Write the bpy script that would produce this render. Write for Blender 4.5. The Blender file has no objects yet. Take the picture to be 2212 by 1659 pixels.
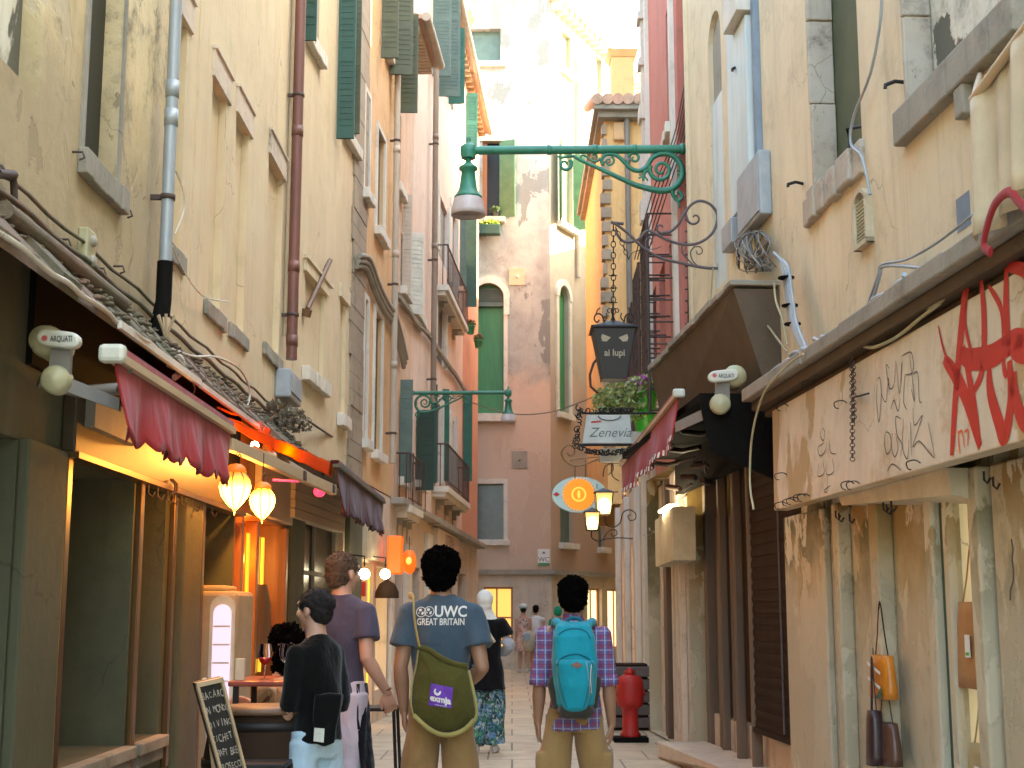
import bpy, bmesh, math, random
from math import sin, cos, pi, sqrt, atan, atan2, radians
from mathutils import Vector, Matrix, noise
from mathutils.bvhtree import BVHTree
random.seed(7)
S = bpy.context.scene
COL = S.collection
# ---------------------------------------------------------------- camera
F = 2983.0; CX = 1106.0; CY = 829.5; CZ = 1.42
TH = atan((1319-829.5)/F)
cd = bpy.data.cameras.new('camera'); cam = bpy.data.objects.new('camera', cd); COL.objects.link(cam)
cam.location = (0, 0, CZ); cam.rotation_euler = (pi/2+TH, 0, 0)
cd.sensor_width = 36; cd.lens = 36*F/2212; cd.clip_end = 500; cd.clip_start = .1
cd.dof.use_dof = True; cd.dof.focus_distance = 9.0; cd.dof.aperture_fstop = 6.3
S.camera = cam
# ---------------------------------------------------------------- light
SUN_EL = radians(38); SUN_AZ = radians(91)      # azimuth clockwise from +Y (street direction)
w = bpy.data.worlds.new("World"); S.world = w; w.use_nodes = True
nt = w.node_tree; bg = nt.nodes['Background']
sk = nt.nodes.new('ShaderNodeTexSky'); sk.sky_type = 'NISHITA'; sk.sun_disc = False
sk.sun_elevation = SUN_EL; sk.sun_rotation = SUN_AZ; sk.dust_density = 3.5; sk.air_density = 1.0; sk.ozone_density = 0.6
nt.links.new(sk.outputs[0], bg.inputs[0]); bg.inputs[1].default_value = 0.15
sd = bpy.data.lights.new('sun', 'SUN'); sd.energy = 3.2; sd.angle = radians(.5); sd.color = (1, .93, .82)
sun = bpy.data.objects.new('sun', sd); COL.objects.link(sun)
d = Vector((sin(SUN_AZ)*cos(SUN_EL), cos(SUN_AZ)*cos(SUN_EL), sin(SUN_EL)))
sun.rotation_euler = d.to_track_quat('Z', 'Y').to_euler(); sun.location = (20, -10, 30)
vs = S.view_settings; vs.view_transform = 'Standard'; vs.look = 'None'; vs.gamma = 1; vs.use_curve_mapping = False
vs.exposure = 3.68
vs.use_white_balance = True; vs.white_balance_temperature = 7000; vs.white_balance_tint = 2
S.cycles.use_denoising = True; S.cycles.max_bounces = 7; S.cycles.diffuse_bounces = 4; S.cycles.glossy_bounces = 3
S.cycles.transparent_max_bounces = 8; S.cycles.sample_clamp_indirect = 8
S.render.film_transparent = False
# ---------------------------------------------------------------- pixel helpers (photo pixels, 2212 x 1659)
CT, ST = cos(TH), sin(TH)
def ray(px, py):
    a = (px-CX)/F; b = (CY-py)/F
    return Vector((a, CT-b*ST, ST+b*CT))
def atY(px, py, Y):
    r = ray(px, py); t = Y/r.y
    return Vector((r.x*t, Y, CZ+r.z*t))
def atX(px, py, X):
    r = ray(px, py); t = X/r.x
    return Vector((X, r.y*t, CZ+r.z*t))
class Fr:
    "a vertical wall plane: origin, unit direction along it, normal towards the street"
    def __init__(s, ox, oy, dx, dy, side):
        l = sqrt(dx*dx+dy*dy); s.o = Vector((ox, oy, 0)); s.d = Vector((dx/l, dy/l, 0))
        n = Vector((s.d.y, -s.d.x, 0)); s.n = n*side
    def P(s, a, z, o=0): return s.o+s.d*a+s.n*o+Vector((0, 0, z))
    def px(s, px, py, o=0):
        r = ray(px, py); c = Vector((0, 0, CZ)); q = s.o+s.n*o
        t = (q-c).dot(s.n)/r.dot(s.n); h = c+r*t
        return (h-s.o).dot(s.d), h.z
    def at(s, px, py, o=0):
        a, z = s.px(px, py, o); return s.P(a, z, o)
L0 = Fr(-2.1, 0, 0, 1, 1)
L1 = Fr(-2.1, 13, 1.23, 20, 1)
R0 = Fr(2.73, 0, -.065, 1, -1)
R1 = Fr(1.80, 14.3, .1, 4.7, -1)
R2 = Fr(1.90, 19, .12, 7, -1)
Y0 = Fr(0, 26, 1, 0, 1)
E0 = Fr(0, 34.5, 1, 0, 1)
E1 = Fr(.97, 34.5, .437, .9, 1)
# ---------------------------------------------------------------- materials
M = {}
def lin(c):
    return tuple((x/12.92 if x <= .04045 else ((x+.055)/1.055)**2.4) for x in c)
class NB:
    def __init__(s, name):
        s.m = bpy.data.materials.new(name); s.m.use_nodes = True; s.t = s.m.node_tree
        s.b = s.t.nodes['Principled BSDF']; s.pos = None
    def n(s, typ, **k):
        x = s.t.nodes.new(typ)
        for a, v in k.items(): setattr(x, a, v)
        return x
    def l(s, a, b): s.t.links.new(a, b)
    def P(s, sc=(1, 1, 1)):
        g = s.n('ShaderNodeNewGeometry'); m = s.n('ShaderNodeMapping'); m.inputs['Scale'].default_value = sc
        s.l(g.outputs['Position'], m.inputs[0]); return m.outputs[0]
    def noise(s, scale, detail=5, sc=(1, 1, 1), rough=.6, dist=0):
        x = s.n('ShaderNodeTexNoise'); s.l(s.P(sc), x.inputs['Vector'])
        x.inputs['Scale'].default_value = scale; x.inputs['Detail'].default_value = detail
        x.inputs['Roughness'].default_value = rough; x.inputs['Distortion'].default_value = dist
        return x.outputs['Fac']
    def ramp(s, src, a, b):
        r = s.n('ShaderNodeMapRange'); r.inputs[1].default_value = a; r.inputs[2].default_value = b
        r.interpolation_type = 'SMOOTHSTEP'; s.l(src, r.inputs[0]); return r.outputs[0]
    def mul(s, a, v, op='MULTIPLY'):
        m = s.n('ShaderNodeMath', operation=op); s.l(a, m.inputs[0])
        if isinstance(v, (int, float)): m.inputs[1].default_value = v
        else: s.l(v, m.inputs[1])
        return m.outputs[0]
    def mix(s, fac, a, b):
        m = s.n('ShaderNodeMix', data_type='RGBA')
        if isinstance(fac, (int, float)): m.inputs[0].default_value = fac
        else: s.l(fac, m.inputs[0])
        for i, v in ((6, a), (7, b)):
            if isinstance(v, tuple): m.inputs[i].default_value = (*v[:3], 1)
            else: s.l(v, m.inputs[i])
        return m.outputs[2]
    def bump(s, h, st=.3, dist=.01, prev=None):
        b = s.n('ShaderNodeBump'); b.inputs['Strength'].default_value = st; b.inputs['Distance'].default_value = dist
        s.l(h, b.inputs['Height'])
        if prev is not None: s.l(prev, b.inputs['Normal'])
        return b.outputs[0]
def plaster(name, c, c2=None, stain=(.12, .10, .07), peel=None, pk=.62, ps=1.3, grime=.35, streak=.35, bump=.5, rough=.85, low=None):
    "weathered wall: patchy tone, rain streaks, dirt specks, optional peeled patches, optional rising damp below height low"
    k = NB(name); c2 = c2 or tuple(x*.82 for x in c)
    if name not in ('shop_stone', 'grey_plaster', 'white_plaster', 'mossy_tile', 'peeling_plaster', 'stone', 'jamb_stone', 'quoin', 'ochre_plaster', 'brick_red_plaster', 'salmon_plaster', 'peach_plaster', 'rose_plaster', 'apricot_plaster', 'white_stone'): c = tuple(x**.72 for x in c); c2 = tuple(x**.72 for x in c2)
    col = k.mix(k.ramp(k.noise(.9, 4, rough=.7), .35, .65), c, c2)
    col = k.mix(k.mul(k.ramp(k.noise(5, 6, (1, 1, .12)), .5, .8), streak), col, tuple(x*.6 for x in c))
    col = k.mix(k.mul(k.ramp(k.noise(11, 5, (1, 1, .05), rough=.7), .52, .66), streak*.9), col, tuple(x*.68 for x in c))
    g = k.mul(k.ramp(k.noise(2.3, 8, rough=.75), .50, .70), grime*1.2)
    col = k.mix(g, col, stain)
    col = k.mix(k.mul(k.ramp(k.noise(38, 4, (1, 1, .6), rough=.8), .62, .72), grime*1.3), col, stain)
    col = k.mix(k.mul(k.ramp(k.noise(1.3, 5, (1, 1, .35), rough=.6, dist=.5), .54, .62), .28), col, tuple(min(1, x*1.18) for x in c))
    vo = k.n('ShaderNodeTexVoronoi', feature='DISTANCE_TO_EDGE'); mx = k.n('ShaderNodeMixRGB'); mx.inputs[0].default_value = .25; k.l(k.P((1, 1, .7)), mx.inputs[1])
    nc = k.n('ShaderNodeTexNoise'); nc.inputs['Scale'].default_value = 3; nc.inputs['Detail'].default_value = 6; k.l(k.P(), nc.inputs['Vector']); k.l(nc.outputs['Color'], mx.inputs[2]); k.l(mx.outputs[0], vo.inputs['Vector']); vo.inputs['Scale'].default_value = 1.3
    ck = k.mul(k.ramp(vo.outputs['Distance'], .006, .0), k.mul(k.ramp(k.noise(.9, 2), .50, .58), .5)); col = k.mix(ck, col, tuple(x*.35 for x in stain))
    h = k.noise(22, 6, rough=.7); h2 = k.noise(2.2, 3)
    if peel:
        for i, (pc, thr, sc) in enumerate(peel):
            f = k.ramp(k.noise(sc, 7, (1, 1, .6), rough=.62, dist=.3), thr, thr+.02)
            col = k.mix(f, col, pc); h = k.mul(h, k.mul(f, -1.2), 'ADD')
    if low is not None:
        g = k.n('ShaderNodeNewGeometry'); sp = k.n('ShaderNodeSeparateXYZ'); k.l(g.outputs['Position'], sp.inputs[0])
        hz = k.mul(sp.outputs[2], k.mul(k.noise(2.5, 6), -1.4), 'ADD')
        f = k.ramp(hz, low[0]-.02, low[0]-.9); f = k.mul(f, .8)
        col = k.mix(f, col, low[1])
    k.l(col, k.b.inputs['Base Color']); k.b.inputs['Roughness'].default_value = rough
    n1 = k.bump(h, bump, .008); n2 = k.bump(h2, .35, .03, n1); k.l(n2, k.b.inputs['Normal'])
    M[name] = k.m; return k.m
def paint(name, c, rough=.55, var=.22, bump=.15, sc=14, metal=0, dirt=.25, dirtc=(.08, .07, .05), stretch=(1, 1, 1), spec=.5):
    k = NB(name)
    col = k.mix(k.ramp(k.noise(sc*.35, 5, stretch), .3, .7), c, tuple(x*(1-var) for x in c))
    col = k.mix(k.mul(k.ramp(k.noise(sc, 8, stretch, rough=.75), .55, .8), dirt), col, dirtc)
    k.l(col, k.b.inputs['Base Color']); k.b.inputs['Roughness'].default_value = rough
    k.b.inputs['Metallic'].default_value = metal; k.b.inputs['Specular IOR Level'].default_value = spec
    k.l(k.bump(k.noise(sc*3, 5, stretch), bump, .004), k.b.inputs['Normal'])
    M[name] = k.m; return k.m
def cloth(name, c, rough=.9, var=.2, fold=.6, fs=7, stretch=(1, 1, .5), weave=True):
    k = NB(name)
    n = k.noise(fs, 4, stretch, dist=.8)
    col = k.mix(k.ramp(k.noise(4, 5), .3, .7), c, tuple(x*(1-var) for x in c))
    k.l(col, k.b.inputs['Base Color']); k.b.inputs['Roughness'].default_value = rough
    k.b.inputs['Specular IOR Level'].default_value = .06; k.b.inputs['Sheen Weight'].default_value = .15
    a = k.bump(n, fold, .03)
    if weave: a = k.bump(k.noise(260, 2), .25, .002, a)
    k.l(a, k.b.inputs['Normal']); M[name] = k.m; return k.m
def glow(name, c, strength, base=None):
    k = NB(name); k.b.inputs['Base Color'].default_value = (*(base or c), 1)
    k.b.inputs['Emission Color'].default_value = (*c, 1); k.b.inputs['Emission Strength'].default_value = strength
    M[name] = k.m; return k.m
# ---------------------------------------------------------------- mesh building
ORG = {}
class MB:
    def __init__(s): s.v = []; s.f = []; s.sm = []
    def add(s, vs, fs, smooth=False):
        b = len(s.v); s.v += [tuple(v) for v in vs]
        for f in fs: s.f.append([b+i for i in f]); s.sm.append(smooth)
        return s
    def hexa(s, c):      # 8 corners: 4 bottom loop, 4 top loop
        return s.add(c, [(3, 2, 1, 0), (4, 5, 6, 7), (0, 1, 5, 4), (1, 2, 6, 5), (2, 3, 7, 6), (3, 0, 4, 7)])
    def box(s, x0, x1, y0, y1, z0, z1):
        return s.hexa([(x0, y0, z0), (x1, y0, z0), (x1, y1, z0), (x0, y1, z0), (x0, y0, z1), (x1, y0, z1), (x1, y1, z1), (x0, y1, z1)])
    def wb(s, fr, a0, a1, z0, z1, o0, o1):
        P = fr.P
        return s.hexa([P(a0, z0, o0), P(a1, z0, o0), P(a1, z0, o1), P(a0, z0, o1), P(a0, z1, o0), P(a1, z1, o0), P(a1, z1, o1), P(a0, z1, o1)])
    def quad(s, *p): return s.add(p, [tuple(range(len(p)))])
    def tube(s, pts, r, n=8, caps=True, flat=1.0):
        pts = [Vector(p) for p in pts]; rs = r if isinstance(r, (list, tuple)) else [r]*len(pts)
        rings = []; up = None
        for i, p in enumerate(pts):
            t = (pts[min(i+1, len(pts)-1)]-pts[max(i-1, 0)])
            t = t.normalized() if t.length > 1e-9 else Vector((0, 0, 1))
            if up is None:
                ref = Vector((0, 0, 1)) if abs(t.z) < .9 else Vector((0, 1, 0))
                up = (ref-t*ref.dot(t)).normalized()
            else:
                u2 = up-t*up.dot(t); up = u2.normalized() if u2.length > 1e-6 else up
            sd_ = t.cross(up)
            rings.append([p+(up*cos(2*pi*j/n)+sd_*sin(2*pi*j/n)*flat)*rs[i] for j in range(n)])
        vs = [v for rg in rings for v in rg]; fs = []
        for i in range(len(pts)-1):
            for j in range(n):
                a = i*n+j; b = i*n+(j+1) % n; fs.append((a, b, b+n, a+n))
        s.add(vs, fs, True)
        if caps: s.add(rings[0], [tuple(range(n-1, -1, -1))]); s.add(rings[-1], [tuple(range(n))])
        return s
    def lathe(s, c, prof, n=20, axis=None, caps=True):      # prof: (r, z)
        c = Vector(c); vs = []; fs = []
        if axis is None: X, Y_, Z = Vector((1, 0, 0)), Vector((0, 1, 0)), Vector((0, 0, 1))
        else:
            Z = Vector(axis).normalized(); ref = Vector((0, 0, 1)) if abs(Z.z) < .9 else Vector((1, 0, 0))
            X = ref.cross(Z).normalized(); Y_ = Z.cross(X)
        for r, z in prof:
            for j in range(n): a = 2*pi*j/n; vs.append(c+X*cos(a)*r+Y_*sin(a)*r+Z*z)
        for i in range(len(prof)-1):
            for j in range(n): a = i*n+j; b = i*n+(j+1) % n; fs.append((a, b, b+n, a+n))
        s.add(vs, fs, True)
        if caps:
            s.add(vs[:n], [tuple(range(n-1, -1, -1))]); s.add(vs[-n:], [tuple(range(n))])
        return s
    def ell(s, c, r, n=14, rot=None):
        c = Vector(c); r = r if isinstance(r, (tuple, list)) else (r, r, r); vs = []; fs = []; m = n//2
        for i in range(m+1):
            ph = -pi/2+pi*i/m
            for j in range(n):
                a = 2*pi*j/n; v = Vector((cos(ph)*cos(a)*r[0], cos(ph)*sin(a)*r[1], sin(ph)*r[2]))
                if rot: v = rot @ v
                vs.append(c+v)
        for i in range(m):
            for j in range(n): a = i*n+j; b = i*n+(j+1) % n; fs.append((a, b, b+n, a+n))
        return s.add(vs, fs, True)
    def prism(s, pts, off):
        n = len(pts); off = Vector(off); a = [Vector(p) for p in pts]; b = [p+off for p in a]
        s.add(a+b, [tuple(range(n-1, -1, -1)), tuple(range(n, 2*n))]+[(i, (i+1) % n, n+(i+1) % n, n+i) for i in range(n)])
        return s
    def each(s, name, mat, parent=None, bevel=0):
        "one object per separate piece (pieces told apart by touching corners)"
        key = {}; idx = []
        for v in s.v:
            q = (round(v[0], 5), round(v[1], 5), round(v[2], 5)); idx.append(key.setdefault(q, len(key)))
        par = list(range(len(key)))
        def find(a):
            while par[a] != a: par[a] = par[par[a]]; a = par[a]
            return a
        for f in s.f:
            r = find(idx[f[0]])
            for i in f[1:]: par[find(idx[i])] = r
        g = {}
        for f, sm in zip(s.f, s.sm): g.setdefault(find(idx[f[0]]), []).append((f, sm))
        out = []
        for fs in g.values():
            m = MB(); mp = {}
            for f, sm in fs:
                for i in f:
                    if i not in mp: mp[i] = len(m.v); m.v.append(s.v[i])
                m.f.append([mp[i] for i in f]); m.sm.append(sm)
            out.append(m.build(name, mat, parent, bevel))
        return out
    def build(s, name, mat, parent=None, bevel=0, label=None, merge=False):
        org = Vector(ORG.get(parent.name, (0, 0, 0))) if parent else Vector((0, 0, 0))
        me = bpy.data.meshes.new(name); me.from_pydata([tuple(Vector(v)-org) for v in s.v], [], s.f)
        me.polygons.foreach_set('use_smooth', s.sm); me.update()
        bm = bmesh.new(); bm.from_mesh(me)
        if merge: bmesh.ops.remove_doubles(bm, verts=bm.verts, dist=1e-5)
        bmesh.ops.dissolve_degenerate(bm, edges=bm.edges, dist=1e-7)
        bmesh.ops.recalc_face_normals(bm, faces=bm.faces); bm.to_mesh(me); bm.free()
        o = bpy.data.objects.new(name, me); COL.objects.link(o)
        if mat is not None: me.materials.append(M[mat] if isinstance(mat, str) else mat)
        if parent: o.parent = parent
        ORG[o.name] = org
        if bevel:
            b = o.modifiers.new('bevel', 'BEVEL'); b.width = bevel; b.segments = 2; b.limit_method = 'ANGLE'; b.angle_limit = radians(50)
        if label: o['label'] = label
        return o
def tag(o, label=None, cat=None, group=None, kind=None):
    if label: o['label'] = label
    if cat: o['category'] = cat
    if group: o['group'] = group
    if kind: o['kind'] = kind
    return o
def thing(name, label, cat, loc, group=None):
    o = bpy.data.objects.new(name, None); COL.objects.link(o); o.location = loc; o.empty_display_size = .1
    ORG[o.name] = Vector(loc); return tag(o, label, cat, group)
def dup(root, loc, label=None, sc=None, rz=None):
    r = root.copy(); COL.objects.link(r); r.location = loc
    if sc: r.scale = (sc,)*3
    if rz is not None: r.rotation_euler.z = rz
    if label: r['label'] = label
    for ch in list(root.children):
        c = ch.copy(); COL.objects.link(c); c.parent = r
        for g in ch.children:
            e = g.copy(); COL.objects.link(e); e.parent = c
    return r
def spiral(c, r0, r1, a0, a1, n=22):
    "2d spiral points (u,v)"
    return [(c[0]+(r0+(r1-r0)*i/n)*cos(a0+(a1-a0)*i/n), c[1]+(r0+(r1-r0)*i/n)*sin(a0+(a1-a0)*i/n)) for i in range(n+1)]
def bez(p, n=10):
    "catmull-rom through points"
    p = [Vector(q) for q in p]; out = []
    for i in range(len(p)-1):
        a = p[max(i-1, 0)]; b = p[i]; c = p[i+1]; e = p[min(i+2, len(p)-1)]
        for j in range(n):
            t = j/n; out.append(.5*((2*b)+(c-a)*t+(2*a-5*b+4*c-e)*t*t+(3*b-a-3*c+e)*t**3))
    out.append(p[-1]); return out
def text_mesh(body, size, shear=0, bold=0, space=1.0, align='CENTER'):
    cu = bpy.data.curves.new('t', 'FONT'); cu.body = body; cu.size = size; cu.align_x = align; cu.align_y = 'CENTER'
    cu.shear = shear; cu.offset = bold; cu.space_character = space; cu.resolution_u = 3
    o = bpy.data.objects.new('t', cu); COL.objects.link(o)
    dg = bpy.context.evaluated_depsgraph_get(); me = bpy.data.meshes.new_from_object(o.evaluated_get(dg))
    v = [tuple(x.co) for x in me.vertices]; f = [tuple(p.vertices) for p in me.polygons]
    bpy.data.objects.remove(o); bpy.data.curves.remove(cu); bpy.data.meshes.remove(me); return v, f
def lettering(mb, body, org, U, V, size, wscale=1, **k):
    "letters lying in the plane org + u*U + v*V"
    v, f = text_mesh(body, size, **k); U = Vector(U); V = Vector(V); org = Vector(org)
    mb.add([org+U*(x*wscale)+V*y for x, y, z in v], f); return mb
def ribbon(mb, pts, w, nrm, taper=True):
    "flat brush stroke through 3d points in the plane with normal nrm"
    pts = bez(pts, 6); nrm = Vector(nrm).normalized(); n = len(pts); L = []; R = []
    for i, p in enumerate(pts):
        t = (pts[min(i+1, n-1)]-pts[max(i-1, 0)]).normalized(); sd_ = t.cross(nrm)
        ww = w*(.5 if not taper else (.35+.65*sin(pi*min(max(i/(n-1), .03), .97))**.5)*.5)
        L.append(p+sd_*ww); R.append(p-sd_*ww)
    for i in range(n-1): mb.quad(L[i], L[i+1], R[i+1], R[i])
    return mb
# ---------------------------------------------------------------- facades
def facade(name, label, fr, a0, a1, z0, z1, holes, mat, back=5.0, rev=.16, loc=None, open_sides=False, group=None):
    "house with a real wall: openings (s0,s1,z0,z1,arch) cut through, reveals, and the body of the house behind"
    th = thing(name, label, 'house', fr.P((a0+a1)/2, 0, 0), group)
    m = MB(); P = fr.P
    A = sorted({a0, a1, *[min(max(h[i], a0), a1) for h in holes for i in (0, 1)]}); Z = sorted({z0, z1, *[min(max(h[i], z0), z1) for h in holes for i in (2, 3)]})
    for i in range(len(A)-1):
        for j in range(len(Z)-1):
            ca, cz = (A[i]+A[i+1])/2, (Z[j]+Z[j+1])/2
            if any(h[0] < ca < h[1] and h[2] < cz < h[3] for h in holes): continue
            m.quad(P(A[i], Z[j]), P(A[i+1], Z[j]), P(A[i+1], Z[j+1]), P(A[i], Z[j+1]))
    for h in holes:
        b0, b1, c0, c1 = h[:4]; r = h[5] if len(h) > 5 else rev
        m.quad(P(b0, c0), P(b0, c1), P(b0, c1, -r), P(b0, c0, -r)); m.quad(P(b1, c0), P(b1, c1), P(b1, c1, -r), P(b1, c0, -r))
        m.quad(P(b0, c0), P(b1, c0), P(b1, c0, -r), P(b0, c0, -r))
        if not (len(h) > 4 and h[4]): m.quad(P(b0, c1), P(b1, c1), P(b1, c1, -r), P(b0, c1, -r))
        else:
            R = (b1-b0)/2; c = (b0+b1)/2; zc = c1-R; N = 12
            arc = [(c-R*cos(pi*i/N), zc+R*sin(pi*i/N)) for i in range(N+1)]
            for i in range(N):
                p, q = arc[i], arc[i+1]
                m.quad(P(p[0], p[1]), P(q[0], q[1]), P(q[0], c1), P(p[0], c1))
                m.quad(P(p[0], p[1]), P(q[0], q[1]), P(q[0], q[1], -r), P(p[0], p[1], -r))
    t = .02
    m.quad(P(a0, z0), P(a0, z1), P(a0, z1, -back), P(a0, z0, -back)); m.quad(P(a1, z0), P(a1, z1), P(a1, z1, -back), P(a1, z0, -back))
    m.quad(P(a0, z1), P(a1, z1), P(a1, z1, -back), P(a0, z1, -back)); m.quad(P(a0, z0, -back), P(a1, z0, -back), P(a1, z1, -back), P(a0, z1, -back))
    m.build('wall', mat, th, merge=True)
    return th
def hp(fr, x0, x1, top, bot, arch=False, rev=.16):
    "opening from pixels; top/bot = (px,py) or a height"
    ym = 600 if isinstance(top, (int, float)) else (top[1]+bot[1])/2 if not isinstance(bot, (int, float)) else top[1]
    a = sorted([fr.px(x0, ym)[0], fr.px(x1, ym)[0]])
    zt = top if isinstance(top, (int, float)) else fr.px(*top)[1]
    zb = bot if isinstance(bot, (int, float)) else fr.px(*bot)[1]
    return (a[0], a[1], zb, zt, arch, rev)
def infill(th, fr, h, mat, name='window', depth=None, slats=False, frame=None, bars=None, label=None):
    "what closes an opening: a board, glass or blocked panel set at the back of the reveal"
    b0, b1, c0, c1 = h[:4]; d_ = h[5] if depth is None else depth
    m = MB(); e = .003
    m.wb(fr, b0+e, b1-e, c0+e, c1-e, -d_-.03, -d_+.002)
    if slats:
        n = int((c1-c0)/slats)
        for i in range(n): z = c0+(i+.5)*(c1-c0)/n; m.wb(fr, b0+.03, b1-.03, z, z+slats*.55, -d_, -d_+.02)
    o = m.build(name, mat, th, label=label)
    if frame:
        f = MB(); w_ = .05
        for q in ((b0+e, b0+w_, c0+e, c1-e), (b1-w_, b1-e, c0+e, c1-e), (b0+w_, b1-w_, c0+e, c0+w_), (b0+w_, b1-w_, c1-w_, c1-e)):
            f.wb(fr, *q, -d_+.002, -d_+.045)
        for bb in (bars or []):
            if bb[0] == 'v': x = b0+(b1-b0)*bb[1]; f.wb(fr, x-.02, x+.02, c0+w_, c1-w_, -d_+.003, -d_+.035)
            else: z = c0+(c1-c0)*bb[1]; f.wb(fr, b0+w_, b1-w_, z-.02, z+.02, -d_+.003, -d_+.038)
        f.build('frame', frame, o)
    return o
def sill(win, fr, a0, a1, z, h=.1, out=.1, mat='stone', name='sill'):
    m = MB(); n = 6
    for i in range(n):
        t0 = a0+(a1-a0)*i/n; t1 = a0+(a1-a0)*(i+1)/n; j = random.uniform(-.008, .008)
        m.wb(fr, t0, t1, z-h+j, z+random.uniform(-.004, .004), -.0, out+random.uniform(-.006, .006))
    return m.build(name, mat, win, bevel=.008)
def shutter(th, fr, a, w_, z0, z1, mat, ang=85, sg=1, slat=.07, t=.035, name='shutter'):
    "louvred leaf hinged at s=a and swung ang degrees off the wall"
    A = radians(ang); D = fr.d*cos(A)*sg+fr.n*sin(A); T = Vector((0, 0, 1)).cross(D)*t
    o = fr.P(a, 0, .02); m = MB()
    def bx(u0, u1, c0, c1, k0, k1):
        q = lambda u, z, k: o+D*u+T*k+Vector((0, 0, z))
        m.hexa([q(u0, c0, k0), q(u1, c0, k0), q(u1, c0, k1), q(u0, c0, k1), q(u0, c1, k0), q(u1, c1, k0), q(u1, c1, k1), q(u0, c1, k1)])
    bx(0, w_, z0, z1, .25, .75)
    e = min(.05, w_*.15); bx(0, e, z0, z1, 0, 1); bx(w_-e, w_, z0, z1, 0, 1)
    for f in (0, .48, 1): z = z0+(z1-z0-.1)*f; bx(e, w_-e, z, z+.1, .02, .98)
    n = int((z1-z0)/slat)
    for i in range(n):
        z = z0+i*(z1-z0)/n; bx(e, w_-e, z+.01, z+.01+slat*.5, .1, .9)
    return m.build(name, mat, th)
def shpx(th, fr, pxw, pxo, pyt, pyb, mat, ang=86, **k):
    a, zt = fr.px(pxw, pyt); _, zb = fr.px(pxw, pyb); A = radians(ang)
    lo, hi = 0, 1.5
    for _ in range(30):
        m = (lo+hi)/2; q = fr.P(a+m*cos(A), (zt+zb)/2, m*sin(A)); x = CX+F*q.x/(q.y*CT+(q.z-CZ)*ST)
        if abs(x-pxw) < abs(pxo-pxw): lo = m
        else: hi = m
    return shutter(th, fr, a, lo, zb, zt, mat, ang, **k)
# ---------------------------------------------------------------- material set
plaster('tan_plaster', (.52,.37,.15), (.58,.45,.23), stain=(.13,.11,.06), peel=[((.56,.47,.31), .55, .7), ((.28,.22,.13), .60, 2.6)], grime=.7, streak=.5, low=(3.9, (.36,.28,.16)))
plaster('cream_plaster', (.55,.42,.225), (.52,.375,.20), stain=(.30,.24,.13), grime=.2, streak=.28, bump=.3)
plaster('pale_cream_plaster', (.60,.47,.27), (.55,.42,.23), stain=(.26,.24,.16), grime=.3, streak=.4, bump=.3)
plaster('apricot_plaster', (.64,.42,.22), (.60,.37,.18), grime=.25)
plaster('peach_plaster', (.66,.42,.28), (.64,.47,.34), grime=.22)
plaster('rose_plaster', (.68,.50,.40), (.66,.55,.46), grime=.22)
plaster('salmon_plaster', (.56,.25,.15), (.55,.28,.17), grime=.25)
plaster('grey_plaster', (.36,.37,.33), (.27,.28,.255), stain=(.22,.21,.19), peel=[((.18,.19,.175), .54, .9), ((.27,.19,.10), .60, .6)], grime=.45, low=(7.0, (.60,.44,.32)))
plaster('white_plaster', (.42,.37,.28), (.36,.31,.235), stain=(.4,.34,.26), grime=.2, low=(7.2, (.44,.30,.21)))
plaster('ochre_plaster', (.74,.45,.18), (.76,.48,.20), grime=.25)
plaster('brick_red_plaster', (.52,.17,.12), (.50,.20,.15), grime=.25, peel=[((.45,.33,.26), .68, 2)])
plaster('pink_stone', (.54,.41,.29), (.48,.37,.27), grime=.35)
plaster('shop_stone', (.105,.105,.06), (.075,.078,.045), stain=(.07,.07,.04), grime=.5, streak=.4)
plaster('peeling_plaster', (.58,.48,.31), (.50,.42,.28), stain=(.10,.10,.05), peel=[((.30,.20,.07), .49, 1.2), ((.15,.13,.055), .53, 1.5), ((.62,.56,.42), .57, 2.2)], grime=.5, streak=.5, low=(1.5, (.52,.45,.32)))
plaster('stone', (.33,.30,.24), (.26,.24,.19), stain=(.12,.12,.09), grime=.5, bump=.8)
plaster('white_stone', (.66,.62,.53), (.6,.56,.47), stain=(.3,.28,.22), grime=.35)
plaster('mossy_tile', (.13,.12,.075), (.19,.12,.08), stain=(.07,.08,.04), grime=.8, bump=1)
plaster('roof_tile', (.50,.24,.15), (.42,.27,.18), grime=.3)
plaster('sign_board', (.60,.48,.32), (.52,.40,.26), stain=(.36,.20,.06), peel=[((.44,.30,.15), .55, .8)], grime=.5, streak=.35, bump=.1, rough=.32)
paint('lamp_green', (.025,.20,.12), .4, dirt=.12); paint('dark_green', (.018,.075,.05), .55); paint('bottle_green', (.012,.04,.02), .6)
paint('olive_green', (.085,.10,.05), .6, dirt=.4); paint('leaf_green', (.045,.24,.085), .5, stretch=(3, 3, .3)); paint('lime_green', (.15,.20,.085), .6)
paint('mid_green', (.09,.19,.08), .6); paint('sage_green', (.10,.155,.125), .55); paint('teal_green', (.02,.13,.09), .5)
paint('iron', (.03,.027,.025), .55, metal=.6, dirt=.3, dirtc=(.12,.06,.03)); paint('rusty_iron', (.09,.06,.05), .7, metal=.3, dirt=.5, dirtc=(.16,.07,.03))
paint('old_iron', (.13,.10,.10), .6, metal=.3); paint('zinc', (.36,.40,.42), .45, metal=.25, stretch=(1, 1, .2)); paint('brown_pipe', (.19,.075,.055), .45, stretch=(1, 1, .2))
paint('beige_pipe', (.5,.42,.32), .6, stretch=(1, 1, .2)); paint('taupe_pipe', (.25,.18,.13), .6, stretch=(1, 1, .2)); paint('grey_pipe', (.2,.18,.15), .6)
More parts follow.
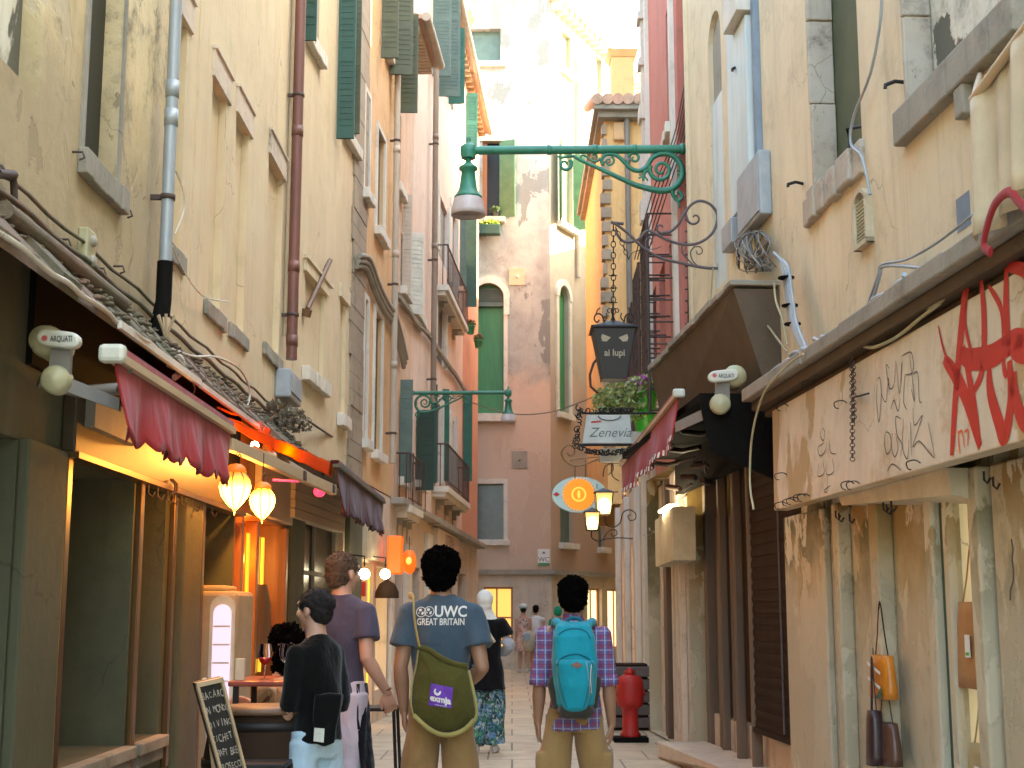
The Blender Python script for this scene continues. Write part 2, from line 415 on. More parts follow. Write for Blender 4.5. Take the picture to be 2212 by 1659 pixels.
paint('black_plastic', (.008,.007,.006), .85, spec=.08); paint('white_plastic', (.62,.62,.52), .35, dirt=.12); paint('ivory_plastic', (.45,.42,.25), .4); paint('grey_plastic', (.36,.40,.42), .5, dirt=.12)
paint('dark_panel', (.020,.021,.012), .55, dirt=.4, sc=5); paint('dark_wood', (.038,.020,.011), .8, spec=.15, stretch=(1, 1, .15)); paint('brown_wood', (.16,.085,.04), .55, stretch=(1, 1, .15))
paint('orange_wood', (.36,.13,.035), .4, stretch=(1, 1, .15)); paint('brass_post', (.20,.115,.05), .32, metal=.75, dirt=.35, stretch=(1, 1, .2)); paint('pale_wood', (.56,.42,.26), .5, stretch=(.2, .2, 1))
paint('lintel_metal', (.06,.043,.022), .5, metal=.3, dirt=.5); paint('dark_glass', (.012,.014,.012), .3, bump=.1, spec=.25); paint('slate_glass', (.06,.075,.085), .2, bump=.02)
paint('soffit_brown', (.10,.065,.035), .7, dirt=.5, dirtc=(.20,.17,.12)); paint('tan_post', (.155,.10,.065), .6, dirt=.5, stretch=(1, 1, .1)); paint('cream_cloth_wall', (.60,.52,.36), .8)
paint('hydrant_red', (.42,.012,.010), .55, dirt=.1); paint('bracket_green', (.03,.17,.10), .45); paint('pot_green', (.03,.40,.03), .4); paint('lens_white', (.55,.48,.46), .25, bump=.05)
paint('blue_paint', (.20,.26,.32), .6); paint('pale_blue', (.62,.70,.68), .6, stretch=(1, 1, .2)); paint('spray_red', (.50,.010,.008), .5, var=.1, dirt=0); paint('ink', (.10,.08,.07), .6, dirt=0); paint('orange_ink', (.75,.12,.03), .5, dirt=0)
paint('white_paint', (.75,.75,.72), .5, dirt=0, var=.03); paint('black_paint', (.02,.02,.02), .5, dirt=0)
cloth('red_cloth', (.33,.028,.028), fold=.5, fs=4, stretch=(1, 1, .1)); cloth('maroon_cloth', (.075,.010,.010), fold=.7, fs=9, stretch=(1, 1, .1)); cloth('orange_cloth', (.80,.20,.02), fold=.3); cloth('cream_cloth', (.66,.54,.36), fold=1, fs=3, stretch=(1, 1, .15))
k = NB('backlit_orange_cloth'); k.b.inputs['Base Color'].default_value = (.80,.20,.02,1); k.b.inputs['Roughness'].default_value = .8
k.l(k.bump(k.noise(3, 3), .3, .02), k.b.inputs['Normal']); tr = k.n('ShaderNodeBsdfTranslucent'); tr.inputs[0].default_value = (.95,.28,.03,1); mxs = k.n('ShaderNodeMixShader'); mxs.inputs[0].default_value = .6; k.l(k.b.outputs[0], mxs.inputs[1]); k.l(tr.outputs[0], mxs.inputs[2]); k.l(mxs.outputs[0], k.t.nodes['Material Output'].inputs[0]); M['backlit_orange_cloth'] = k.m
glow('shop_glow', (1, .50, .12), 0.1030); glow('shop_glow_white', (1, .75, .40), 0.1664); glow('bar_glow', (1, .33, .02), 0.0954); glow('bulb', (1, .85, .6), 4); glow('fridge_glow', (.80,.66,1), 0.0595)
glow('orange_glow', (1, .11, .008), 0.0870); glow('pink_glow', (1, .05, .15), 0.1190); glow('amber_bar', (1, .65, .05), 0.0992)
# paving of big trachyte slabs
k = NB('paving'); br = k.n('ShaderNodeTexBrick'); g = k.P((1, 1, 1)); k.l(g, br.inputs['Vector'])
br.inputs['Scale'].default_value = 1; br.inputs['Brick Width'].default_value = .52; br.inputs['Row Height'].default_value = .86; br.inputs['Mortar Size'].default_value = .009
br.offset = .45; br.inputs['Color1'].default_value = (.56,.47,.33,1); br.inputs['Color2'].default_value = (.47,.39,.28,1); br.inputs['Mortar'].default_value = (.12,.095,.07,1)
col = k.mix(k.mul(k.ramp(k.noise(3, 7), .4, .75), .8), br.outputs['Color'], (.34,.28,.20)); col = k.mix(k.mul(k.ramp(k.noise(40, 3), .5, .8), .25), col, (.5,.45,.38))
k.l(col, k.b.inputs['Base Color']); k.b.inputs['Roughness'].default_value = .55
k.l(k.bump(k.noise(18, 6), .25, .005, k.bump(k.mul(br.outputs['Fac'], -1), .6, .006)), k.b.inputs['Normal']); M['paving'] = k.m
# peeling shutters of the roller blind: horizontal ribs are modelled
plaster('cream_ground', (.50,.42,.30), (.44,.36,.26), grime=.35)
# ---------------------------------------------------------------- ground
g = MB(); g.quad((-150, -60, 0), (150, -60, 0), (150, 200, 0), (-150, 200, 0)); tag(g.build('pavement', 'paving'), kind='structure')
# ================================================================ LEFT SIDE
ls = lambda px, py=700: L1.px(px, py)[0]
# --- old tan house
A1 = hp(L0, -150, 62, 8.0, (62, 190), rev=.10); A2 = hp(L0, 162, 240, 8.0, (240, 400), rev=.10)
h_tan = facade('plaster_house', 'old tan plastered house with stained peeling wall above the grey shopfront', L0, -2, 8.02, 3.0, 8.6, [A1, A2], 'tan_plaster')
plaster('window_board', (.60,.57,.44), (.55,.52,.40), stain=(.10,.10,.07), peel=[((.12,.12,.09), .5, .9)], grime=.5)
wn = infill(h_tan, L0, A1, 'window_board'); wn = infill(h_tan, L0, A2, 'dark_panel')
sill(wn, L0, A2[0]-.06, A2[1]+.10, A2[2]+.02, .13, .05)
mm = MB(); mm.wb(L0, A2[0]-.05, A2[0]-.002, A2[2], 8, .0, .015); mm.wb(L0, A2[1]+.002, A2[1]+.04, A2[2], 8, 0, .012); mm.each('surround', 'stone', wn)
m = MB()
for (px, py) in ((156, 328), (262, 455), (88, 512), (125, 517), (203, 580), (245, 575), (470, 650)):
    if px < 320: p = L0.at(px, py); m.tube([p, p+L0.n*.05, p+L0.n*.06+Vector((0, 0, -.03)), p+L0.n*.035+Vector((0, 0, -.04))], .006)
m.each('wall_hook', 'rusty_iron', h_tan)
m = MB(); pts = [L0.at(px, py, .04) for px, py in ((0, 362), (12, 380), (26, 383), (30, 400), (32, 460), (37, 510), (36, 535))]; m.tube(bez(pts, 5), .016)
m.tube([L0.at(-5, 375, .05), L0.at(30, 378, .05)], .02); m.build('old_conduit', 'rusty_iron', h_tan)
# doorbell box
c0 = L0.at(176, 545); bx = thing('bell_box', 'small cream wall box with two round knobs under the stained window', 'bell box', c0)
m = MB(); a, z = L0.px(176, 545); m.wb(L0, a-.07, a+.07, z-.11, z+.11, 0, .05); m.build('casing', 'ivory_plastic', bx, bevel=.008)
for dz in (.055, -.045):
    m = MB(); m.lathe(L0.P(a, z+dz, .05), [(.028, 0), (.03, .01), (.022, .02), (.005, .022)], 16, axis=L0.n); m.build('knob', 'stone', bx)
# --- cream house (two houses share the cream colour, one each side of the brown pipe)
N = [hp(L0, 366, 396, (396, 45), (396, 560), rev=.06), hp(L0, 450, 482, (482, 205), (482, 690), rev=.06), hp(L0, 502, 531, (531, 280), (531, 735), rev=.06), hp(L0, 574, 606, (606, 378), (606, 782), rev=.06)]
h_c = facade('plaster_house', 'yellow cream house with four tall blind windows between blue and brown pipes', L0, 8.03, 12.98, 3.0, 9.0, N, 'cream_plaster')
for i, h in enumerate(N):
    wn = infill(h_c, L0, h, 'cream_plaster', 'blind_window')
    m = MB(); m.wb(L0, h[0]-.03, h[1]+.10, h[3]+.002, h[3]+.20, 0, .02); m.wb(L0, h[0]-.04, h[1]+.11, h[3]+.2, h[3]+.225, 0, .035); m.each('lintel', 'pink_stone', wn)
    sill(wn, L0, h[0]-.05, h[1]+.13, h[2]+.01, .11, .03)
m = MB(); a = L0.px(421, 300)[0]; m.wb(L0, a, a+.012, 3.4, 8.9, 0, .006); a = L0.px(622, 300)[0]; m.tube([L0.P(a, 3.9, .02), L0.P(a, 8.9, .02)], .018); m.each('thin_conduit', 'cream_plaster', h_c)
Bh = [hp(L1, 657, 700, (657, 585), (700, 830), rev=.05), hp(L1, 733, 746, (733, 640), (746, 905), rev=.05), hp(L1, 650, 676, 9.4, (676, 92), rev=.05), hp(L1, 735, 762, 9.6, (762, 310), rev=.05)]
h_d = facade('plaster_house', 'pale yellow house past the brown pipe with green shutters standing open', L1, 0.0, ls(770), 3.0, 10.3, Bh, 'cream_plaster')
for i, h in enumerate(Bh):
    wn = infill(h_d, L1, h, 'cream_plaster' if i < 2 else 'slate_glass', 'blind_window' if i < 2 else 'window')
    if i < 2:
        m = MB(); m.wb(L1, h[0]-.1, h[1]+.1, h[3]+.002, h[3]+.16, 0, .03); m.each('lintel', 'pale_cream_plaster', wn)
    sill(wn, L1, h[0]-.08, h[1]+.1, h[2], .14, .08, 'white_stone')
    if i == 2: shpx(wn, L1, 650, 680, -40, 92, 'dark_green'); shpx(wn, L1, 668, 680, -40, 98, 'sage_green', ang=70)
    if i == 3: shpx(wn, L1, 730, 764, -60, 312, 'dark_green'); shpx(wn, L1, 757, 776, -30, 300, 'olive_green')
m = MB(); m.tube([L1.at(713, 562, .05), L1.at(664, 668, .05)], .03, 4); m.tube([L1.at(664, 668, .05), L1.at(660, 684, .03)], .05, 8); m.build('slanting_pole', 'brown_wood', h_d)
m = MB(); m.wb(L1, ls(655, 560), ls(713, 560), L1.px(655, 552)[1]-.02, L1.px(655, 552)[1]+.02, 0, .05); m.build('string_course', 'pale_cream_plaster', h_d)
m = MB(); s0 = ls(757)
plaster('quoin', (.30,.24,.17), (.36,.29,.2), grime=.6)
for i in range(46):
    z = 3.0+i*.2; m.wb(L1, s0+random.uniform(-.12, .02), ls(785), z+.004, z+.196, 0, .02+random.uniform(0, .01))
m.build('quoin_strip', 'quoin', h_d)
# --- downpipes
def pipe(name, label, fr, px, y0, y1, r, mat, out=.1, shoe=None, collars=(), lean=0):
    a, zt = fr.px(px, y0 if y0 > 0 else 5); zb = fr.px(px, y1)[1]; zt = zt if y0 > 0 else 8.8
    t = thing(name, label, 'drainpipe', fr.P(a, zb, out))
    m = MB(); m.tube([fr.P(a, zb, out), fr.P(a, (zb+zt)/2, out), fr.P(a, zt, out)], r, 14); m.build('pipe', mat, t)
    m = MB()
    for c in collars: z = fr.px(px, c)[1]; m.lathe(fr.P(a, z-.05, out), [(r+.001, 0), (r+.005, .0), (r+.005, .1), (r+.001, .1)], 14)
    if collars: m.each('collar', mat if shoe is None else 'zinc', t)
    m = MB()
    for c in range(4):
        z = zb+.4+c*2.1
        if z < zt: m.lathe(fr.P(a, z, out), [(r+.002, 0), (r+.008, 0), (r+.008, .03), (r+.002, .03)], 12); m.wb(fr, a-.012, a+.012, z, z+.03, 0, out-r)
    m.each('clamp', 'rusty_iron', t); return t, a, zb
t, a, zb = pipe('drainpipe', 'blue grey drainpipe with black foot between tan and cream walls', L0, 344, -1, 600, .036, 'zinc', .1, 1, (205, 270))
m = MB(); m.tube([L0.P(a, zb+.03, .1), L0.P(a, zb-.2, .1), L0.P(a-.02, zb-.33, .09), L0.P(a-.02, zb-.5, .05), L0.P(a-.02, zb-.65, .05)], [.045, .045, .052, .036, .03], 14); m.build('black_shoe', 'black_plastic', t)
pipe('drainpipe', 'reddish brown drainpipe standing above a grey box', L0, 627, -1, 800, .05, 'brown_pipe', .1, None, (300, 600, 760))
pipe('drainpipe', 'pale beige drainpipe beside the apricot house', L1, 845, 125, 1010, .045, 'beige_pipe', .10, None, (330, 560, 800))
pipe('drainpipe', 'taupe drainpipe down the middle of the rose house', L1, 928, 150, 880, .05, 'taupe_pipe', .12, None, (300, 540))
# --- apricot house
C = [hp(L1, 812, 828, (812, 270), (828, 520), rev=.05), hp(L1, 783, 790, (783, 640), (790, 955), rev=.05), hp(L1, 806, 822, (806, 665), (822, 985), rev=.05), hp(L1, 826, 838, 9.9, (838, 120), rev=.05), hp(L1, 785, 795, (785, 190), (795, 430), rev=.05)]
h_e = facade('plaster_house', 'narrow apricot house with pale stone window surrounds beside the yellow house', L1, ls(770)+.01, ls(850), 3.0, 11.4, C, 'apricot_plaster')
for i, h in enumerate(C):
    wn = infill(h_e, L1, h, ['slate_glass', 'dark_glass', 'dark_glass', 'olive_green', 'slate_glass'][i])
    m = MB(); e = .07
    m.wb(L1, h[0]-e, h[0]-.002, h[2], h[3]+e, 0, .03); m.wb(L1, h[1]+.002, h[1]+e, h[2], h[3]+e, 0, .03); m.wb(L1, h[0]-.002, h[1]+.002, h[3], h[3]+e, 0, .028)
    m.each('surround', 'white_stone', wn); sill(wn, L1, h[0]-.1, h[1]+.12, h[2], .12, .1, 'white_stone')
    if i == 3: shpx(wn, L1, 823, 858, -60, 132, 'olive_green'); shpx(wn, L1, 842, 890, -60, 168, 'olive_green', ang=80)
m = MB(); pts = [L1.at(px, py, .06) for px, py in ((772, 552), (790, 556), (800, 575), (812, 610), (832, 652), (850, 680), (864, 730), (874, 775))]
for k_ in (0, .07, .13): m.tube([p+Vector((0, 0, -k_))+L1.n*(.03-k_*.3) for p in bez(pts, 4)], .035, 6)
m.build('cable_bundle', 'stone', h_e)
# --- rose / peach house with eave
Dn = [hp(L1, 866, 878, (866, 500), (878, 640), rev=.05), hp(L1, 893, 909, (893, 520), (909, 690), rev=.05), hp(L1, 856, 866, (856, 225), (866, 420), rev=.05), hp(L1, 862, 876, (862, 850), (876, 1040), rev=.05), hp(L1, 898, 915, (898, 900), (915, 1050), rev=.05)]
zE3 = 10.15
h_f = facade('plaster_house', 'low peach house with rafters showing under its eave', L1, ls(850)+.01, ls(889), 3.0, zE3, [Dn[0], Dn[2], Dn[3]], 'peach_plaster')
h_f2 = facade('plaster_house', 'narrow rose pink house behind the rafters with white shutters', L1, ls(889)+.01, ls(925), 3.0, 13.4, [Dn[1], Dn[4]], 'rose_plaster')
for i, h in enumerate(Dn):
    wn = infill(h_f if i not in (1, 4) else h_f2, L1, h, 'slate_glass' if i < 3 else 'dark_glass')
    sill(wn, L1, h[0]-.1, h[1]+.12, h[2], .12, .1, 'white_stone')
    if i == 1: shpx(wn, L1, 884, 912, 500, 680, 'white_plastic', ang=60); shpx(wn, L1, 868, 886, 420, 640, 'beige_pipe', ang=80)
    if i == 2: shpx(wn, L1, 856, 900, 30, 250, 'olive_green'); 
    if i == 3: shpx(wn, L1, 862, 888, 820, 1045, 'sage_green')
    if i == 4: shpx(wn, L1, 898, 935, 885, 1060, 'bottle_green', ang=80)
def eave(th, fr, a0, a1, z, out, nr=14, mat='pale_wood'):
    m = MB(); P = fr.P
    for i in range(nr): a = a0+(i+.5)*(a1-a0)/nr; m.wb(fr, a-.05, a+.05, z-.13, z-.002, .002, out-.06)
    m.each('rafter', mat, th)
    m = MB(); m.hexa([P(a0-.05, z, -.3), P(a1+.05, z, -.3), P(a1+.05, z, out), P(a0-.05, z, out), P(a0-.05, z+.25, -.3), P(a1+.05, z+.25, -.3), P(a1+.05, z+.06, out), P(a0-.05, z+.06, out)])
    m.build('roof_edge', 'roof_tile', th)
    m = MB(); m.tube([P(a0-.05, z+.03, out+.06), P(a1+.05, z+.03, out+.06)], .07, 10); m.build('gutter', 'beige_pipe', th)
eave(h_f, L1, ls(852), ls(889), zE3, .36)
# --- pale house with balconies
Gd = [hp(L1, 945, 966, (945, 405), (966, 590), rev=.05), hp(L1, 938, 952, (938, 860), (952, 1045), rev=.05), hp(L1, 958, 966, (958, 880), (966, 1045), rev=.05), hp(L1, 972, 981, (972, 900), (981, 1050), rev=.05), hp(L1, 940, 960, (940, 610), (960, 800), rev=.05), hp(L1, 972, 985, (972, 440), (985, 640), rev=.05),
      hp(L1, 936, 952, 12, (952, 165), rev=.05), hp(L1, 962, 975, (962, 60), (975, 235), rev=.05)]
zE4 = 13.4
h_g = facade('plaster_house', 'tall pale stone house with two small iron balconies', L1, ls(925)+.01, ls(1000), 3.0, zE4, Gd, 'rose_plaster')
for i, h in enumerate(Gd):
    wn = infill(h_g, L1, h, 'slate_glass' if i in (0, 5) else 'dark_glass')
    m = MB(); m.wb(L1, h[0]-.12, h[0]-.002, h[2], h[3]+.12, 0, .05); m.wb(L1, h[1]+.002, h[1]+.12, h[2], h[3]+.12, 0, .05); m.each('surround', 'white_stone', wn)
    if i == 6: shpx(wn, L1, 934, 972, -90, 172, 'sage_green'); shpx(wn, L1, 950, 992, -60, 60, 'sage_green')
    if i == 7: shpx(wn, L1, 946, 992, 30, 212, 'sage_green', ang=80); shpx(wn, L1, 968, 1002, 60, 228, 'teal_green')
    if i == 2: shpx(wn, L1, 956, 968, 840, 1040, 'teal_green', ang=60)
    if i == 1: shpx(wn, L1, 930, 942, 830, 1045, 'dark_green', ang=70)
eave(h_g, L1, ls(930), ls(1000), zE4, .22, 18)
def balcony(fr, pxa, pxb, pyfloor, pyrail, label, out=.35):
    a, zf = fr.px(pxa, pyfloor); b = fr.px(pxb, pyfloor+30)[0]; zr = zf+.75
    t = thing('balcony', label, 'balcony', fr.P((a+b)/2, zf, 0))
    m = MB(); m.wb(fr, a, b, zf-.1, zf, 0, out); m.wb(fr, a+.05, b-.05, zf-.18, zf-.1, 0, out-.06); m.build('slab', 'white_stone', t)
    m = MB()
    n = 3
    for i in range(n):
        c = a+(i+.5)*(b-a)/n
        for q in range(4): m.wb(fr, c-.07, c+.07, zf-.19-q*.09, zf-.19-(q-1)*.09-.001, 0, out-.08-q*.07)
    m.each('corbel', 'stone', t)
    m = MB(); n = int((b-a)/.15)
    for i in range(n+1):
        c = a+.03+(b-a-.06)*i/n; m.tube([fr.P(c, zf, out-.03), fr.P(c, zr, out-.03)], .006, 5)
    for c in (a+.03, b-.03):
        for q in range(3): m.tube([fr.P(c, zf, .05+q*.1), fr.P(c, zr, .05+q*.1)], .009, 5)
        m.tube([fr.P(c, zr, 0), fr.P(c, zr, out-.03)], .016, 6)
    m.tube([fr.P(a+.03, zr, out-.03), fr.P(b-.03, zr, out-.03)], .016, 6); m.tube([fr.P(a+.03, zf+.1, out-.03), fr.P(b-.03, zf+.1, out-.03)], .01, 6)
    m.build('railing', 'rusty_iron', t)
balcony(L1, 938, 985, 615, 0, 'upper stone balcony with iron rail on the tall pale house', .26)
balcony(L1, 932, 985, 1050, 0, 'lower stone balcony with iron rail above the far shops', .30)
balcony(L1, 854, 884, 1090, 0, 'wrought iron balcony beneath the sage green shutter', .22)
m_ = MB()
# --- salmon house
Hh = [hp(L1, 1006, 1012, (1006, 500), (1012, 660), rev=.05), hp(L1, 1006, 1013, (1006, 870), (1013, 1030), rev=.05), hp(L1, 1006, 1012, (1006, 200), (1012, 330), rev=.05)]
h_h = facade('plaster_house', 'salmon red house at the end of the left row with green shutters', L1, ls(1000)+.01, ls(1030)+.4, 3.0, zE4, Hh, 'salmon_plaster')
for i, h in enumerate(Hh):
    wn = infill(h_h, L1, h, 'dark_glass')
    if i == 0: shpx(wn, L1, 1004, 1028, 470, 665, 'dark_green'); shpx(wn, L1, 992, 1006, 420, 620, 'sage_green')
    if i == 1: shpx(wn, L1, 1000, 1018, 850, 1040, 'teal_green', ang=70)
    if i == 2: shpx(wn, L1, 1006, 1030, 200, 330, 'teal_green', ang=80)
eave(h_h, L1, ls(1000), ls(1030)+.5, zE4, .22, 12)
# long cable swag under the first-floor windows of the far houses
t = MB(); pts = [L1.at(px, py, .06) for px, py in ((858, 640), (880, 668), (900, 700), (924, 722), (950, 762), (975, 800), (985, 812), (1000, 838), (1018, 862))]
t.tube(bez(pts, 4), .035, 6); t.tube([p+Vector((0, 0, .06)) for p in bez(pts, 4)], .02, 6)
tag(t.build('cable_bundle', 'stone'), 'thick bundle of dusty cables sloping along the pink and pale house fronts', 'cables')
# flower pots on the salmon wall
def leaves(mb, c, r, n, sz, seed=0, flat=1):
    rnd = random.Random(seed)
    for i in range(n):
        v = Vector((rnd.gauss(0, 1), rnd.gauss(0, 1), rnd.gauss(0, 1)*flat)).normalized()*(rnd.random()**.4)
        p = Vector(c)+Vector((v.x*r[0], v.y*r[1], v.z*r[2])); a = Vector((rnd.gauss(0, 1), rnd.gauss(0, 1), rnd.gauss(0, 1))).normalized(); b = a.cross(Vector((rnd.gauss(0, 1), rnd.gauss(0, 1), rnd.gauss(0, 1)))).normalized(); s_ = sz*rnd.uniform(.6, 1.3)
        mb.quad(p-a*s_, p+b*s_*.5, p+a*s_, p-b*s_*.5)
paint('leaf', (.10,.17,.03), .6, var=.5, sc=30, dirt=.0); paint('leaf_pale', (.34,.40,.13), .6, var=.4, sc=30, dirt=0); paint('leaf_lime', (.30,.42,.03), .6, dirt=0); paint('flower_red', (.7,.07,.04), .6, dirt=0); paint('flower_pink', (.45,.1,.4), .6, dirt=0)
def pot(name, label, c, r, h, mat, lf, fl=None, spread=1.5, n=160, lsz=.03, seed=1, group=None):
    c = Vector(c); t = thing(name, label, 'flower pot', c, group)
    m = MB(); m.lathe(c, [(r*.72, 0), (r*.95, h*.85), (r*1.06, h*.86), (r*1.06, h), (r*.9, h), (r*.85, h*.9)], 20); m.build('pot', mat, t)
    m = MB(); leaves(m, c+Vector((0, 0, h+r*.5)), (r*spread, r*spread, r*.9), n, lsz, seed); m.build('foliage', lf, t)
    if fl: m = MB(); leaves(m, c+Vector((0, 0, h+r*.9)), (r*spread*.9, r*spread*.9, r*.6), n//3, lsz*.8, seed+5); m.build('flowers', fl, t)
    return t
for i, (px, py, lb) in enumerate(((1012, 722, 'upper pot of red flowers hung on the salmon wall'), (1030, 752, 'lower pot of red flowers hung beside the green arched shutter'))):
    a, z = L1.px(px-8, py, .1); p = L1.P(a, z, .22); pot('flower_pot', lb, p, .1, .18, 'leaf_green', 'leaf', 'flower_red', 1.3, 120, .035, i, 'red flower pots on the salmon wall')
# ================================================================ END BUILDING
def ex(px): return atY(px, 900, 34.5).x
def ez(py): return atY(1106, py, 34.5).z
def er(x0, x1, y0, y1, arch=False, rev=.2): return (ex(x0), ex(x1), ez(y1), ez(y0), arch, rev)
EH = [er(1002, 1080, 62, 135), er(1040, 1078, 305, 470), er(1022, 1088, 612, 895, True), er(1028, 1088, 1045, 1166), er(930, 985, 305, 470)]
h_end = facade('plaster_house', 'tall peeling grey and pink house closing the street with green arched shutter', E0, -6, .97, 2.35, 18.4, EH, 'grey_plaster', back=9)
for i, h in enumerate(EH):
    if i == 4: infill(h_end, E0, h, 'dark_glass'); continue
    wn = infill(h_end, E0, h, ['sage_green', 'dark_glass', 'leaf_green', 'slate_glass'][i])
    if i != 2: sill(wn, E0, h[0]-.1, h[1]+.15, h[2], .14, .14, 'white_stone')
    if i == 1:
        m = MB(); m.wb(E0, h[0]-.1, h[1]+.1, h[3], h[3]+.13, 0, .06); m.each('lintel', 'white_stone', wn)
        shutter(wn, E0, h[1], .42, h[2], h[3], 'mid_green', ang=18, sg=1); m = MB(); m.wb(E0, h[0], h[0]+.12, h[2], h[3], -.18, -.1); m.build('frame', 'orange_wood', wn)
    if i == 2:
        R = (h[1]-h[0])/2; c = (h[0]+h[1])/2; zc = h[3]-R; m = MB()
        for q in range(9): z = zc-.1+q*R/9; w_ = sqrt(max(R*R-max(z-zc, 0)**2, .001)); m.wb(E0, c-w_+.02, c+w_-.02, z, z+R/9*.6, -.19, -.12)
        m.wb(E0, c-R, c+R, zc-.2, zc-.1, -.19, -.08); m.each('louvre', 'sage_green', wn)
        m = MB(); o = .16
        for q in range(16):
            a0_, a1_ = pi*q/16, pi*(q+1)/16
            P = lambda r, a, oo: E0.P(c-r*cos(a), zc+r*sin(a), oo)
            m.hexa([P(R, a0_, 0), P(R+o, a0_, 0), P(R+o, a0_, .07), P(R, a0_, .07), P(R, a1_, 0), P(R+o, a1_, 0), P(R+o, a1_, .07), P(R, a1_, .07)])
        m.wb(E0, h[1]-.0, h[1]+.14, zc-.45, zc, 0, .08); m.wb(E0, h[1]+.0, h[1]+.1, h[2], zc-.45, 0, .05); m.build('arch_moulding', 'white_stone', wn)
        sill(wn, E0, h[0]-.2, h[1]+.3, h[2], .2, .2, 'white_stone')
    if i == 3: m = MB(); m.wb(E0, h[1]-.0, h[1]+.1, h[2], h[3]+.1, 0, .04); m.wb(E0, h[0]-.1, h[1]+.1, h[3]+.0, h[3]+.12, 0, .05); m.each('surround', 'white_stone', wn)
for px, py, mt in ((1117, 598, 'orange_wood'), (1122, 993, 'stone')):
    m = MB(); m.wb(E0, ex(px-17), ex(px+17), ez(py+18), ez(py-18), 0, .03); m.lathe(E0.P(ex(px), ez(py), .03), [(.04, 0), (.02, .04)], 8, axis=E0.n); m.build('tie_plate', mt if mt == 'stone' else 'pale_wood', h_end)
def ehp(x0, x1, top, bot, arch=False, rev=.12): return hp(E1, x0, x1, top, bot, arch, rev)
FH = [ehp(1214, 1233, (1214, 65), (1214, 148)), ehp(1288, 1300, (1288, 120), (1288, 205)), ehp(1206, 1236, (1206, 312), (1206, 478)), ehp(1282, 1302, (1282, 372), (1282, 515)),
      ehp(1205, 1228, (1205, 612), (1205, 890), True), ehp(1283, 1300, (1283, 645), (1283, 880), True), ehp(1210, 1238, (1210, 1048), (1210, 1172)), ehp(1292, 1306, (1292, 1060), (1292, 1182))]
h_end2 = facade('plaster_house', 'sunlit white flank of the corner house with narrow arched windows', E1, 0.01, 11, 2.35, 17.4, FH, 'white_plaster', back=5)
for i, h in enumerate(FH):
    wn = infill(h_end2, E1, h, ['lime_green', 'lime_green', 'lime_green', 'lime_green', 'leaf_green', 'leaf_green', 'sage_green', 'sage_green'][i])
    sill(wn, E1, h[0]-.1, h[1]+.12, h[2], .15, .15, 'white_stone')
    if i == 2: shutter(wn, E1, h[0], .5, h[2], h[3], 'mid_green', 150, 1); shutter(wn, E1, h[1], .60, h[2], h[3], 'mid_green', 70, 1)
    if i == 3: shutter(wn, E1, h[0], .5, h[2], h[3], 'mid_green', 80, 1)
    if i in (4, 5):
        R = (h[1]-h[0])/2; c = (h[0]+h[1])/2; zc = h[3]-R; m = MB(); l = MB(); o = .16
        for q in range(14):
            a0_, a1_ = pi*q/14, pi*(q+1)/14
            P = lambda r, a, oo: E1.P(c-r*cos(a), zc+r*sin(a), oo)
            m.hexa([P(R, a0_, 0), P(R+o, a0_, 0), P(R+o, a0_, .07), P(R, a0_, .07), P(R, a1_, 0), P(R+o, a1_, 0), P(R+o, a1_, .07), P(R, a1_, .07)])
        m.wb(E1, h[0]-.14, h[0], h[2], zc, 0, .05); m.wb(E1, h[1], h[1]+.14, h[2], zc, 0, .05); m.build('arch_moulding', 'white_stone', wn)
        for q in range(9): z = zc+q*R/9; w_ = sqrt(max(R*R-(z-zc)**2, .001)); l.wb(E1, c-w_+.02, c+w_-.02, z, z+R/9*.6, -.19, -.12)
        l.each('louvre', 'white_plastic', wn)
m = MB(); m.tube([E1.at(1250, 120, .08), E1.at(1250, 600, .08)], .06, 8); m.each('drainpipe', 'beige_pipe', h_end2)
m = MB()
for fr, a0_, a1_ in ((E1, 0, 11),):
    m.wb(fr, a0_, a1_+.3, 17.4, 17.65, -.3, .35)
    n = int((a1_-a0_)/.35)
    for i in range(n): a = a0_+(i+.5)*(a1_-a0_)/n; m.wb(fr, a-.07, a+.07, 17.18, 17.4, 0, .3)
m.each('cornice', 'pink_stone', h_end2)
# planter and plants on its middle window
a = ex(1055); t = thing('window_planter', 'green window box of lime coloured plants under the open dark window', 'window box', (a, 34.2, ez(505)))
m = MB(); m.box(ex(1031), ex(1080), 34.15, 34.4, ez(512), ez(492)); m.build('trough', 'dark_green', t, bevel=.01)
m = MB(); leaves(m, (a, 34.27, ez(487)), (.3, .12, .1), 300, .04, 3); m.build('foliage', 'leaf_lime', t)
pot('flower_pot', 'small potted plant on the sill of the open dark window', (ex(1070), 34.42, ez(470)), .1, .14, 'slate_glass', 'leaf', None, 1.6, 140, .04, 9)
# its ground floor
SH = [(ex(1046), ex(1108), 0.5, 2.0, False, .15), (ex(930), ex(1030), .3, 2.0, False, .15)]
g1 = facade('shopfront', 'beige ground floor with a lit wood framed shop window at the street end', E0, -6, .97, 0, 2.3, SH, 'cream_ground', back=6)
for h in SH: infill(g1, E0, h, 'shop_glow', 'shop_window', frame='orange_wood', bars=[('v', .45), ('h', .5)])
TH_ = [(.9, 1.9, .6, 2.0, False, .15), (2.3, 3.3, .4, 2.0, False, .15), (3.7, 5.2, .4, 2.0, False, .15)]
g2 = facade('shopfront', 'beige ground floor with bright shop windows round the corner', E1, 0.01, 11, 0, 2.3, TH_, 'cream_ground', back=5)
for h in TH_: infill(g2, E1, h, 'shop_glow_white', 'shop_window', frame='orange_wood', bars=[('v', .5)])
m = MB(); m.wb(E0, -6, 1.05, 2.30, 2.42, -.1, .14); m.wb(E1, 0, 11, 2.30, 2.42, -.1, .14); m.build('ledge', 'stone', g1)
